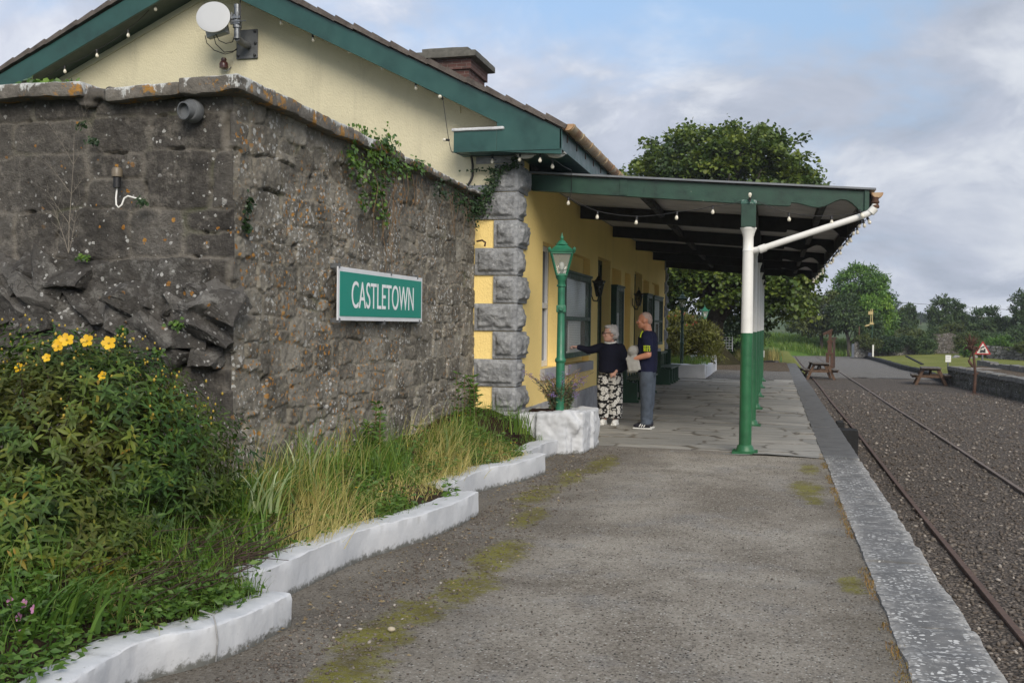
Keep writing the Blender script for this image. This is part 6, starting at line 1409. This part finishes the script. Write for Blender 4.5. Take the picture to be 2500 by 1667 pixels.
tree('willow_tree','pale olive tree between the sycamore and the ash',(4.0,87,-.6),[((4.1,88,2.6),(1.7,2,2.0),110),((2.7,88,2.5),(1.5,2,1.5),80)],'fold',.3,M['olive'],(.15,1),group=G,cr=.55)
tree('hawthorn_tree','low scrubby tree to the right of the ash',(10.6,95,-.6),[((10.8,95,.8),(1.5,1.5,.8),70),((9.7,93,.9),(.9,1.2,.9),40),((12.3,96,.6),(1.6,1.2,.8),50)],'fold',.28,M['olive'],(.12,1),group=G,cr=.5)
tree('cypress_tree','narrow dark upright tree before the distant field',(13.7,110,-.6),[((13.7,110,2.2),(.8,.8,1.6),80),((13.8,110,3.5),(.35,.35,.6),20)],'fold',.25,M['darktree'],(.1,1),group=G,cr=.3)
tree('cypress_tree','thin brownish upright tree beside the narrow dark one',(12.8,112,-.6),[((12.7,112,1.9),(.55,.6,1.5),45),((13.4,112,3.6),(.25,.25,.4),8)],'fold',.22,M['olive'],(.1,1),group=G,cr=.3)
tree('round_tree','round topped green tree right of the distant field',(17.5,112,-.7),[((17.5,112,3.2),(1.75,1.6,1.7),120),((16.9,111,1.7),(1.0,1.3,1.1),45),((18.6,112,2.0),(1.3,1.3,1.4),60)],'fold',.3,M['darktree'],(.2,2),group=G,cr=.42)
tree('bush','olive bush in front of the round topped tree',(17.3,106,-.6),[((17.3,106,1.0),(1.4,1,1.2),80)],'fold',.28,M['olive'],(.1,1),'bush',group=G,cr=.4)
tree('dark_tree','dark domed tree near the right edge of the view',(20.5,107,-.7),[((20.3,107,2.1),(1.2,1.6,1.7),85),((19.2,106,1.0),(1.0,1.2,1.1),45),((21.7,107,1.2),(1.2,1.4,1.5),60)],'fold',.3,M['darktree'],(.2,2),group=G,cr=.45)
tree('dark_tree','tallest ragged dark tree at the right edge of the view',(23.3,105,-.7),[((23.2,105,3.6),(.9,.9,1.7),60),((23.8,105,2.0),(1.7,1.4,2.0),100),((24.8,105,3.6),(1.2,1.2,1.6),50)],'fold',.28,M['darktree'],(.2,2),group=G,cr=.4)
tree('hedge','dark hedge closing the view behind the lawn',(20,98,-.7),[((18.5,99,.2),(2.0,.8,1.1),100),((21.5,98,.3),(2.5,.8,1.3),130),((24.5,97,.3),(2,.8,1.3),90)],'fold',.27,M['darktree'],(.06,.5),'hedge',cr=.45)
HL=foliage('far_leaf',[(.03,.05,.03),(.045,.07,.04)],.15)
for i,(x,y,z,r,h,l) in enumerate([(30.3,262,4.2,1.6,3.2,'distant round tree on the hill left of the pale field'),(34.1,268,4.2,.9,1.6,'distant small tree at the left end of the hilltop row'),(36.4,270,4.1,1.3,1.3,'distant low tree at the right end of the hilltop row')]):
    tree('hill_tree',l,(x,y,z-1),[((x,y,z+h*.55),(r,r,h*.55),36)],'fold',.55,HL,(.12,1),group='trees on the far hill',limbs=3,cr=.6)
tree('hedge','distant hedgerow along the top of the far hill',(38,300,3.5),[((38+4*i,300,4.0),(2.6,.6,.9),30) for i in range(-2,7)],'fold',.6,HL,(.06,.5),'hedge',limbs=2,cr=.6)
tree('hedge','lower hedge at the foot of the pale field',(44,320,1.5),[((40+4*i,318,1.7),(2.6,.6,.9),30) for i in range(0,7)],'fold',.6,HL,(.06,.5),'hedge',limbs=2,cr=.6)
# long grass bank at the end of the line
def zbank(x,y): return -.75+.95*sstep(84,95,y+.25*x)+.5*sstep(6,1.,x)*sstep(74,88,y)+.18*fbm(np.stack([x,y,0*x],1)*.5,4,9)
sheet('grass_bank',np.linspace(-8,9.5,45),np.linspace(70,104,50),lambda x,y:np.where(y<84,zbank(x,y)-.35*sstep(.5,2.5,x)*sstep(90,80,y),zbank(x,y)),M['rough_grass'])
n=9000; x=rng.uniform(-3,8,n); y=rng.uniform(84,97,n); P=np.stack([x,y,zbank(x,y)],1); stuff('bank_grass',blades('bank_grass',P,rng.uniform(.25,.7,n),.05,rng.uniform(0,6.28,n),rng.uniform(.4,1.4,n),[M['grass']],seg=3),'long green grass on the bank at the end of the line','grass')
# lawn opposite
def lx(y): return np.interp(y,[20,34.8,44.1,55,59,71,86,95],[9.0,7.83,7.1,7.42,7.15,7.2,6.85,6.9])
s_,y_=np.meshgrid(np.linspace(0,1,40)**1.8,np.linspace(24,97,100),indexing='ij'); y=y_.ravel(); x=lx(y)+.15+s_.ravel()*50
z=-.5+.42*sstep(0,2.5,x-lx(y))*sstep(62,46,y)+.22*sstep(0,5,x-lx(y))+.05*fbm(np.stack([x,y,0*x],1)*.25,3,5)-.5*sstep(20,40,x-lx(y))
tag(link('lawn',np_mesh('lawn',np.stack([x,y,z],1),grid_faces(40,100),[M['lawn']])),kind='structure')
# dark stone kerb of the lawn
b=MB(); y=44.8
while y<88: 
    l=random.uniform(.8,1.6); x0=float(lx(y));x1=float(lx(y+l)); b.bar((x0,y,-.58),(x1,y+l-.05,-.58+random.uniform(-.02,.03)),.28,.27); y+=l
V=np.array(b.v); o=b.build('lawn_kerb',M['sleeper'],None,bevel=.03); tag(o,'line of dark kerb stones edging the mown lawn','kerb')
t=thing('plank','dark weathered plank lying aslant on the lawn','plank',(8.1,62,-.3)); b=MB(); b.bar((-.35,1.2,.28),(.18,-1.6,-.1),.13,.07); b.build('board',M['sleeper'],t)
M['dullcop']=concrete('dull_coping',(.17,.165,.15),6,.4)
# low retaining wall of the opposite platform with gravel behind
t=thing('retaining_wall','low mossy stone platform wall across the track','wall',(0,0,0))
A=Vector((8.9,24.5,0)); Bv=Vector((7.05,44.2,0)); Lw=(Bv-A).length; dr=(Bv-A).normalized(); nr=Vector((-dr.y,dr.x,0)); nr=nr if nr.x<0 else -nr
u,v,h,sid,jt,F=rubble(Lw,.78,(.16,.26),(.3,.7),91,.05,depth=.05,rough=.03,jw=.035)
V=np.array([A[:]])+u[:,None]*np.array(dr[:])+h[:,None]*np.array(nr[:]); V[:,2]=-.88+v+.16*u/Lw; link('wall_face',np_mesh('w',V,F,[stone_wall('mossy_stone',[(.045,.043,.036),(.075,.072,.062),(.10,.097,.085),(.15,.145,.13)],(.11,.105,.08),.25,.08)],{'stone':sid,'joint':jt}),t)
k=0;q=0.
while q<Lw:
    l=random.uniform(1.0,1.8); a=A+dr*q; z=-.1+.16*q/Lw
    Vb,Fb=gridbox(-.06,.45,0,min(l,Lw-q)-.03,-.12,.03,.08); Vb=jitter(Vb,.03,3,700+k); Mx=np.array([(-nr)[:],dr[:],(0,0,1)]); Vb=Vb@Mx+np.array([a.x,a.y,z]); link('coping_stone',np_mesh('c',Vb,Fb,[M['dullcop']]),t); q+=l;k+=1
b=MB(); b.add([(A.x+.3,A.y,-.14),(A.x+3.2,A.y,-.14),(Bv.x+2.1,Bv.y+4,.0),(Bv.x+.3,Bv.y,.0)],[(0,1,2,3)]); tag(b.build('opposite_gravel',M['browngravel']),kind='structure')
b=MB(); b.add([(Bv.x+.05,Bv.y,-.9),(Bv.x+2.2,Bv.y+.6,-.9),(Bv.x+2.2,Bv.y+.6,0),(Bv.x+.05,Bv.y,0.03)],[(0,1,2,3)]); b.build('end_face',M['plinth'],t)
t=thing('stone_border','row of rough dark stones between the gravel strip and the lawn','border',(0,0,0))
b=MB(); q=0.; A2=Vector((9.15,49,-.02)); B2=Vector((10.2,30,-.12)); d2=(B2-A2).normalized()
k=0
while q<19:
    l=random.uniform(.7,1.5); c=A2+d2*(q+l/2); Vb,Fb=gridbox(-.17,.17,-l/2+.02,l/2-.02,-.2,.2+random.uniform(-.05,.05),.1); Vb=jitter(Vb,.07,2.2,800+k); Vb=Vb@np.array([(1,0,0),(-d2.x,-d2.y,0),(0,0,1)])+np.array(c[:]); link('border_stone',np_mesh('s',Vb,Fb,[M['dullcop']]),t); q+=l;k+=1
# warning sign
t=thing('warning_sign','red bordered triangular sign with a black steam engine','sign',(9.55,50.6,-.15))
b=MB(); b.lathe([(.045,0),(.045,.62)],(0,.05,0),14); b.build('post',M['galv'],t,40)
def tri(s,d0,d1,c): 
    b=MB(); p=[]; 
    for k in range(3):
        a=math.pi/2+k*2*math.pi/3
        for e in (-.16,0,.16): p.append((s*math.cos(a+e)*(1 if e==0 else .985),s*math.sin(a+e)*(1 if e==0 else .985)))
    pts=[]
    for k in range(3):
        a=math.pi/2+k*2*math.pi/3; c0=Vector((s*math.cos(a),s*math.sin(a)))
        for e in (-1,1):
            a2=math.pi/2+(k+e)*2*math.pi/3; c1=Vector((s*math.cos(a2),s*math.sin(a2))); pts.append(tuple(c0.lerp(c1,.05)))
    b.prism(pts,lambda x,z,d:(x,d,z+.80),d0,d1); return b
tri(.43,.0,.02,0).build('red_triangle',plain('sign_red',(.33,.02,.02),.5),t); tri(.31,-.006,.0,0).build('white_field',plain('sign_white_field',(.62,.6,.54),.5),t)
b=MB(); f=lambda x,z,d:(x,d,z+.80)
b.prism([(-.11,-.06),(.03,-.06),(.03,.0),(-.03,.0),(-.03,.02),(-.05,.02),(-.05,0),(-.08,0),(-.085,.03),(-.105,.03),(-.1,0),(-.11,0)],f,-.012,-.007); b.prism([(.03,-.06),(.115,-.06),(.115,.05),(.125,.06),(.02,.06),(.03,.05),(.05,.05),(.05,.0),(.03,.0)],f,-.012,-.007); b.prism([(-.16,-.1),(.12,-.1),(.12,-.06),(-.13,-.06)],f,-.012,-.007)
for x in (-.1,-.04,.03,.09): b.prism([(x+.03*math.cos(a*.7854),-.105+.03*math.sin(a*.7854)) for a in range(8)],f,-.016,-.012)
for x,z,r in ((-.085,.07,.028),(-.05,.1,.035),(.0,.125,.042),(.04,.15,.035)): b.prism([(x+r*math.cos(a*.628)*1.3,z+r*math.sin(a*.628)*.8) for a in range(10)],f,-.012-.001*r,-.007)
b.build('engine_symbol',M['black'],t)
def notice(label,loc,w,h,hp):
    t=thing('notice_sign',label,'sign',loc); b=MB(); b.lathe([(.03,0),(.03,hp)],n=8); b.build('post',M['galv'],t)
    b=MB(); b.box(-w/2,w/2,-.045,-.031,hp-h,hp); b.build('panel',M['shoewhite'],t); b=MB()
    for i in range(3): b.box(-w*.36,w*.36*(1 if i<2 else .5),-.048,-.0455,hp-h*(.3+.2*i),hp-h*(.24+.2*i))
    b.build('text_lines',plain('faded_text',(.35,.35,.35)),t)
notice('small white notice on a post at the edge of the lawn',(7.64,48,-.1),.23,.31,.54); notice('white notice on a short post at the end of the platform',(-.40,46.5,.02),.17,.31,.52)
# picnic tables
def picnic(loc):
    t=thing('picnic_table','brown wooden picnic table standing on the ballast beside the rusty post figure','picnic table',loc,R(4),'picnic tables'); b=MB()
    for i in range(5): b.box(-.37+i*.15,-.37+i*.15+.142,-.9,.9,.70,.74)
    b.build('table_top',M['woodtop'],t,bevel=.006)
    for s in (-1,1):
        b=MB(); b.box(s*.62-.13,s*.62-.005,-.9,.9,.42,.46); b.box(s*.62+.005,s*.62+.13,-.9,.9,.42,.46); b.build('bench_seat',M['woodtop'],t,bevel=.006)
    for y in (-.65,.65):
        b=MB()
        for s in (-1,1): b.bar((s*.28,y,.70),(s*.58,y,0),.05,.11)
        b.bar((-.74,y+.05,.38),(.74,y+.05,.38),.05,.11); b.bar((-.36,y+.05,.66),(.36,y+.05,.66),.05,.09); b.build('trestle',M['wood'],t)
    b=MB()
    for s in (-1,1): b.bar((0,s*.6,.42),(0,s*.12,.69),.07,.05)
    b.build('brace',M['wood'],t); return t
p0=picnic((2.07,46.6,-.70)); p1=dup(p0,(6.36,44.2,-.72),R(-5),'brown wooden picnic table standing beside the low mossy wall')
# rusty sculptures
t=thing('rusty_figure','rust brown totem figure of welded rails with a tilted roof head','sculpture',(3.1,57.5,-.7)); b=MB()
b.box(-.2,-.02,-.1,.1,0,.88); b.box(.03,.17,-.1,.1,0,.88); b.box(-.22,.2,-.12,.12,.84,.93); b.build('legs',M['rust'],t); b=MB(); b.box(-.12,.1,-.08,.08,.93,1.62); b.box(-.16,.16,-.1,.1,1.5,1.6); b.box(-.08,.08,-.06,.06,1.6,2.1); b.build('body',M['rust'],t)
b=MB(); b.bar((-.38,0,1.98),(.12,0,2.22),.3,.06); b.bar((-.36,0,1.9),(.1,0,2.12),.26,.07); b.tube([(-.3,0,1.9),(-.24,0,1.8),(-.16,0,1.78)],.02,6); b.build('tilted_head',M['rust'],t)
t=thing('rusty_post','thin dark rusty post standing just behind the totem figure','post',(3.42,59,-.7)); b=MB(); b.box(-.09,.05,-.05,.05,0,1.75); b.box(-.16,.12,-.06,.06,1.68,1.78); b.build('post',rusty('dark_rust',(.03,.02,.016),(.06,.035,.025)),t)
t=thing('rusty_flower','rusty iron flower sculpture with a spiky head on a bent stem','sculpture',(6.97,38.3,-.74)); b=MB(); b.lathe([(.34,0),(.33,.03),(.06,.07)],n=24); b.build('base_plate',M['rust'],t)
b=MB(); b.tube([(0,0,.03),(.02,0,.4),(.03,0,.75),(.0,0,1.1),(-.05,0,1.5),(-.12,0,1.68)],[.06,.055,.05,.045,.04,.035],10); b.tube([(.02,0,.72),(.1,0,.76),(.15,0,.82)],[.03,.025,.012],8); b.tube([(.02,0,.72),(-.07,0,.75)],[.025,.012],8); b.tube([(-.04,0,1.02),(-.18,0,1.18),(-.16,0,1.32),(-.1,0,1.5)],.018,8); b.build('stem',M['rust'],t,60)
b=MB(); b.ball((-.13,-.02,1.12),(.05,.03,.17),10,8,Matrix.Rotation(R(-35),3,'Y')); b.build('leaf',M['rust'],t,70)
b=MB(); b.ball((-.14,0,1.72),(.12,.12,.14),10,8)
for i in range(46):
    d=rdir(1,-.7,1)[0]; d=Vector(d); c=Vector((-.14,0,1.74)); e=c+d*rng.uniform(.22,.36)+Vector((0,0,.1 if d.z>0 else 0)); b.tube([c+d*.08,c.lerp(e,.6)+Vector((0,0,.02)),e],[.03,.022,.006],5)
b.build('spiky_head',M['rust'],t,60)
# yellow signal figure on a dark pole
t=thing('yellow_signal','yellow painted signal figure on a tall dark pole','signal',(7.35,80,-.6)); M['sigy']=plain('signal_yellow',(.44,.34,.15),.6); b=MB(); b.lathe([(.035,0),(.035,2.5)],n=8); b.build('pole',M['green'],t)
b=MB(); b.box(-.02,.03,-.02,.02,2.45,3.68); b.box(-.14,-.1,-.02,.02,2.55,3.68); b.build('uprights',M['sigy'],t); b=MB(); b.box(-.3,.04,-.06,.06,3.25,3.5); b.build('head_box',M['sigy'],t); b=MB(); b.box(-.18,.08,-.06,.06,2.5,2.68); b.ball((-.36,0,2.42),(.2,.06,.07),10,6,Matrix.Rotation(R(-18),3,'Y')); b.box(-.22,.14,-.03,.03,2.52,2.56); b.build('lower_arm',M['sigy'],t)
t=thing('white_post','short white post against the ruined drystone wall','post',(7.3,78.5,-.5)); b=MB(); b.box(-.05,.05,-.05,.05,0,.85); b.box(-.06,.06,-.06,.06,.85,.88); b.build('post',M['white_paint'],t)
t=thing('blue_crate','small dark blue crate at the foot of the drystone wall','crate',(7.08,78.6,-.5)); b=MB(); b.box(-.12,.12,-.1,.1,0,.27); b.build('crate_body',plain('crate_blue',(.025,.035,.07)),t,bevel=.01); b=MB(); b.box(-.13,.13,-.11,.11,.27,.3); b.build('rim',plain('crate_rim',(.03,.04,.08)),t)
t=thing('brown_post','thin brown timber post before the dark hawthorn',  'post',(6.58,82,-.5)); b=MB(); b.lathe([(.05,0),(.045,2.25),(.001,2.27)],n=8); b.build('post',M['wood'],t)
# ruined stone walls with ivy
drys=stone_wall('dry_stone',[(.09,.085,.078),(.16,.155,.145),(.25,.245,.235),(.34,.335,.325)],(.05,.046,.04),.5,.05)
def bgwall(name,label,a,b2,h,seed,mat,cou=(.12,.22)):
    t=thing(name,label,'wall',(0,0,0)); a=Vector(a);b2=Vector(b2);L=(b2-a).length;d=(b2-a).normalized();n=Vector((d.y,-d.x,0))
    u,v,hh,sid,jt,F=rubble(L,h,cou,(.2,.5),seed,.06,depth=.08,rough=.05,jw=.05); V=np.array([a[:]])+u[:,None]*np.array(d[:])+hh[:,None]*np.array(n[:])
    top=1-.10*fbm(np.stack([u*1.2,0*u,0*u],1),3,seed)*1.2; V[:,2]=a.z+v*top; link('wall_face',np_mesh('w',V,F,[mat],{'stone':sid,'joint':jt}),t)
    c=MB(); ux=Vector((-n.x,-n.y,0)); c.add([a+ux*.03,b2+ux*.03,b2+ux*.5,a+ux*.5]+[p+Vector((0,0,h*.9)) for p in (a+ux*.03,b2+ux*.03,b2+ux*.5,a+ux*.5)],[(0,1,5,4),(1,2,6,5),(2,3,7,6),(3,0,4,7),(4,5,6,7)]); c.build('wall_core',M['plinth'],t)
    return t
bgwall('drystone_wall','white flecked drystone wall end half hidden by brambles',(6.05,79.5,-.6),(10.6,81,-.5),1.12,201,drys)
bgwall('ruined_wall','grey ruined building wall standing beyond the lawn',(11.75,82,-.45),(14.0,83,-.45),1.66,202,stone_wall('ruin_stone',[(.075,.065,.06),(.12,.105,.095),(.16,.14,.13),(.2,.185,.17)],(.09,.08,.07),.3,.05))
bgwall('boundary_wall','low dark boundary wall at the right end of the lawn',(13.6,71,-.45),(17.6,66,-.4),1.0,203,drys)
def bram(label,blobs,mat,leaf=.16): return tree('bramble_bush',label,blobs[0][0][:2]+(-.6,),blobs,'fold',leaf,mat,(.03,.3),'bush',cr=.28,limbs=3,group='brambles on the old walls')
bram('brambles hanging over the left end of the drystone wall',[((7.2,79.2,.45),(.7,.3,.4),40),((6.6,79.6,.8),(.5,.3,.22),20)],M['olive'])
bram('ivy mantle covering the middle of the drystone wall',[((8.6,79.6,.25),(.9,.3,.5),70),((9.2,80.4,.75),(1.6,.4,.3),60)],M['ivydark'])
bram('dark rounded bush between the drystone and ruined walls',[((11.0,80,.25),(.75,.5,.85),70),((11.6,81,.6),(.45,.4,.9),45)],M['darktree'])
bram('green bramble mound at the right end of the ruined wall',[((13.9,79.5,.6),(.9,.5,.8),70),((14.4,80,.2),(.9,.5,.7),50)],M['olive'])
bram('pale green bramble bush behind the warning sign',[((14.6,72.5,.5),(1.0,.6,.65),70),((13.4,73.5,.1),(.8,.5,.6),45)],M['ash'])
bram('brown bramble tangle topping the boundary wall',[((15.9,68.6,.5),(1.3,.5,.35),50),((17.4,66.5,.4),(1.2,.5,.5),40)],M['olive'])
for i,(x,y,z,s,l) in enumerate([(11.9,72,-.02,.25,'pale boulder left of the warning sign'),(12.9,71.5,-.02,.25,'pale boulder right of the warning sign'),(15.5,67.6,.55,.2,'white stone on top of the boundary wall')]):
    b=MB(); boulder(b,(0,0,0),(s,s,s*1.2),.3,.2,.1,900+i,None,14); me=sculpt(b,.03,1,lambda P:.03*fbm(P*6,3,4)); me.materials.append(drys)
    for k in ('stone','joint'): a=me.attributes.new(k,'FLOAT','POINT'); a.data.foreach_set('value',np.full(len(me.vertices),.8 if k=='stone' else 0,np.float32))
    o=link('boulder',me,None,(x,y,z-.35)); tag(o,l,'boulder')
# far end of the platform: planter, shrub, bank, gate
t=thing('stone_planter','whitewashed planter wall past the far end of the station','planter',(0,0,0))
rough_box('planter_wall',(-3.4,-1.95,30.75,31.2,-.05,.42),.06,.035,3,M['white_wall'],t,95); rough_box('planter_wall',(-2.3,-1.93,31.25,37,-.05,.36),.08,.035,3,M['white_wall'],t,96); rough_box('planter_wall',(-2.9,-2.0,37.05,38.2,-.05,.5),.08,.05,3,M['white_wall'],t,97)
b=MB(); b.add([(-6,31,.33),(-2.1,31,.33),(-2.1,38,.33),(-6,38,.33)],[(0,1,2,3)]); b.build('planter_soil',M['soil'],t)
t=tree('feathery_shrub','wide feathery olive green shrub behind the far planter',(-2.9,35.5,.3),[((-3.2,35.5,1.35),(.75,.9,.75),110),((-2.45,35.8,1.1),(.6,.8,.65),90),((-3.6,34.8,.9),(.6,.6,.7),60),((-2.1,35.2,.8),(.4,.5,.55),45)],'lance',.13,M['shrub'],(.05,.6),'shrub',limbs=16,cr=.26,droop=.3)
n=26; d=rdir(n,.2,1); P=d*[.7,.8,.75]+[-.3,0,1.07]; fl=leaf_mesh('red_flower','fold',rng.normal(0,.02,(9,3)),rdir(9,0,1),rdir(9,0,1),.06,M['redpetal'])
for q in P: link('red_flower',fl,t,q)
n=900; P=np.stack([rng.uniform(-3.4,-2.0,n),rng.uniform(31.3,37,n),np.full(n,.33)],1); stuff('planter_grass',blades('g',P,rng.uniform(.12,.42,n),.012,rng.uniform(0,6.28,n),rng.uniform(.3,1.3,n),[M['grass']],seg=3),'green grass tufts in the far planter','grass')
t=thing('white_sign','white board glimpsed through the feathery shrub','sign',(-2.75,39.8,.3)); b=MB(); b.box(-.28,.28,0,.02,.25,.75); b.build('panel',M['shoewhite'],t); b=MB(); b.box(-.2,-.16,.02,.06,0,.72); b.box(.16,.2,.02,.06,0,.72); b.build('post',M['galv'],t)
def zb2(x,y): return -.05+1.25*sstep(-1.0,-2.7,x+.06*(y-44))*sstep(40.5,44,y)+.06*fbm(np.stack([x,y,0*x],1)*1.2,3,4)
sheet('shaded_grass_bank',np.linspace(-9,-.2,40),np.linspace(40.5,52,30),zb2,M['bank'])
t=thing('lattice_gate','grey white lattice gate in the shade under the sycamore','gate',(-2.0,47.5,.55)); b=MB()
for i in range(4): b.box(-.21+i*.135,-.19+i*.135,-.012,.012,0,.56)
for i in range(5): b.box(-.21,.215,-.016,.016,.02+i*.13,.038+i*.13)
b.build('lattice',M['sash'],t); b=MB(); b.box(-.235,-.21,-.02,.02,-.1,.6); b.box(.215,.24,-.02,.02,-.1,.6); b.build('frame',M['sash'],t)
bgwall('stone_wall','short rough stone wall beside the lattice gate',(-3.6,46.8,.3),(-2.2,47.4,.4),.85,204,drys)
n=1500; x=rng.uniform(-1.6,.35,n); y=rng.uniform(46.2,50,n); P=np.stack([x,y,np.full(n,.0)],1); stuff('pale_grass',blades('pg',P,rng.uniform(.3,.75,n),.014,rng.uniform(0,6.28,n),rng.uniform(.2,1.0,n),[foliage('seed_grass',[(.10,.12,.03),(.16,.15,.06),(.2,.18,.08)],.3)],seg=3),'tall pale seeding grass past the platform end','grass')
n=26; P=np.stack([rng.normal(.1,.13,n),rng.normal(46.6,.2,n),np.zeros(n)],1); o=link('dry_dock',blades('dd',P,rng.uniform(.5,.85,n),.03,rng.uniform(0,6.28,n),.2,[M['straw']]),None); tag(o,'clump of dried upright stalks at the platform end','plant')
sheet('lawn_strip',np.linspace(.5,1.6,6),np.linspace(46,75,30),lambda x,y:-.1-.5*sstep(1.1,1.55,x)+.0*y,M['lawn'])
sheet('rough_ground',np.linspace(-12,.55,20),np.linspace(45.6,90,40),lambda x,y:-.06+.05*fbm(np.stack([x,y,0*x],1)*.7,3,4),M['rough_grass'])
rough_box('black_sheet',(-.35,.32,45.7,46.1,.0,.1),.06,.06,4,M['black'],None,99); tag(C.objects['black_sheet'],'crumpled black plastic sheet at the end of the platform','plastic sheet')
b=MB(); P=[Vector((4+i*3.0,115,6.3-.42*i*.55+.012*(i-6)**2*.0)) for i in range(14)]; b.tube([(8,115,4.87),(12.64,115,4.524),(19.23,115,4.04),(25,115,3.72),(34,115,3.4)],.022,5); tag(b.build('power_line',M['black']),'thin overhead power line sagging across the sky','power line')
# ------------------------------------------------------------------ sky, sun, camera
SUN=Vector((.38,-.74,.55)).normalized()
el=math.asin(SUN.z); az=math.atan2(SUN.x,SUN.y)
w=bpy.data.worlds.new('World'); scene.world=w; w.use_nodes=True; nt=w.node_tree; nt.nodes.clear()
class WN(NT):
    def __init__(s,t): s.t=t
s=WN(nt); sky=s.new('ShaderNodeTexSky',sky_type='NISHITA'); sky.sun_disc=False; sky.sun_elevation=el; sky.sun_rotation=az; sky.air_density=1.2; sky.dust_density=1.5; sky.ozone_density=1.5
tc=s.new('ShaderNodeTexCoord').outputs['Generated']; d=s.sep(tc)
zz=s.math('ADD',s.math('MAXIMUM',d[2],0.0),.34); p=s.comb(s.math('DIVIDE',d[0],zz),s.math('DIVIDE',d[1],zz),0)
big=s.noise(1.15,6,.56,vec=s.map(p,loc=(1.3,4.2,0)),dist=.35); small=s.noise(3.4,7,.6,vec=s.map(p,(1,.8,1),(7.1,2.6,0)),dist=.5)
dens=s.math('ADD',s.math('MULTIPLY',big,.62),s.math('MULTIPLY',small,.38))
# clear blue patch above the station, thicker cloud low down and to the right
lowz=s.step(d[2],.34,.05); pat=s.vmath('DISTANCE',tc,tuple(Vector((-.16,.90,.40)).normalized())); blue=s.step(pat,.30,.05)
dens=s.math('ADD',dens,s.math('SUBTRACT',s.math('MULTIPLY',lowz,.14),s.math('MULTIPLY',blue,.12)))
cov=s.step(dens,.36,.55)
shade=s.noise(2.2,6,.6,vec=s.map(p,loc=(3.4,9.2,0)),dist=.4)
cc=s.ramp(shade,[(.34,(3.4,3.75,4.5)),(.5,(4.4,4.7,5.5)),(.64,(6.0,6.2,6.7))])
cc=s.mix(s.math('MULTIPLY',s.step(small,.52,.70),.45),cc,(7.6,7.7,7.9))
bluec=s.mix(.8,sky.outputs[0],(2.95,4.35,6.5))
dk=s.step(s.vmath('DISTANCE',tc,tuple(Vector((.30,.94,.16)).normalized())),.60,.14)
cc=s.mix(s.math('MULTIPLY',dk,.55),cc,s.mix(1.,cc,(.66,.69,.71),'MULTIPLY')); bluec=s.mix(dk,bluec,s.mix(1.,bluec,(.92,.92,.90),'MULTIPLY'))
col=s.mix(cov,bluec,cc)
bg=s.new('ShaderNodeBackground'); s.put(bg.inputs[0],col); bg.inputs[1].default_value=.118
o=s.new('ShaderNodeOutputWorld'); nt.links.new(bg.outputs[0],o.inputs[0])
hz=MB(); hz.box(-700,700,-40,900,-4,14); hm=bpy.data.materials.new('haze'); hm.use_nodes=True; hn=hm.node_tree; hn.nodes.remove(hn.nodes['Principled BSDF'])
pv=hn.nodes.new('ShaderNodeVolumePrincipled'); pv.inputs['Color'].default_value=(.82,.88,.96,1); pv.inputs['Density'].default_value=.0004; hn.links.new(pv.outputs[0],[x for x in hn.nodes if x.type=='OUTPUT_MATERIAL'][0].inputs['Volume'])
tag(hz.build('haze',hm),'thin pale haze in the distance','haze',kind='stuff')
sl=bpy.data.lights.new('sun','SUN'); sl.energy=2.7; sl.angle=R(34); sl.color=(1,.92,.80); so=bpy.data.objects.new('sun',sl); C.objects.link(so)
so.rotation_euler=(-SUN).to_track_quat('-Z','Y').to_euler()
cam=bpy.data.cameras.new('camera'); cam.sensor_width=36; cam.lens=36*2430/2500; cam.clip_end=4000; cam.clip_start=.1
co=bpy.data.objects.new('camera',cam); C.objects.link(co); scene.camera=co
yaw,pitch,roll=R(14.633),R(-.966),.0118
fw=Vector((-math.sin(yaw)*math.cos(pitch),math.cos(yaw)*math.cos(pitch),math.sin(pitch))); rt=Vector((math.cos(yaw),math.sin(yaw),0)); up=rt.cross(fw)
c_,s_=math.cos(roll),math.sin(roll); rt2=rt*c_+up*s_; up2=up*c_-rt*s_
co.matrix_world=Matrix(((rt2.x,up2.x,-fw.x,0),(rt2.y,up2.y,-fw.y,0),(rt2.z,up2.z,-fw.z,1.57),(0,0,0,1)))
scene.view_settings.view_transform='Standard'; scene.view_settings.look='None'; scene.view_settings.exposure=.3; scene.view_settings.gamma=1
scene.render.engine='CYCLES'; scene.cycles.max_bounces=6; scene.cycles.diffuse_bounces=3; scene.cycles.glossy_bounces=2; scene.cycles.transmission_bounces=2; scene.cycles.transparent_max_bounces=8; scene.cycles.caustics_reflective=False; scene.cycles.caustics_refractive=False
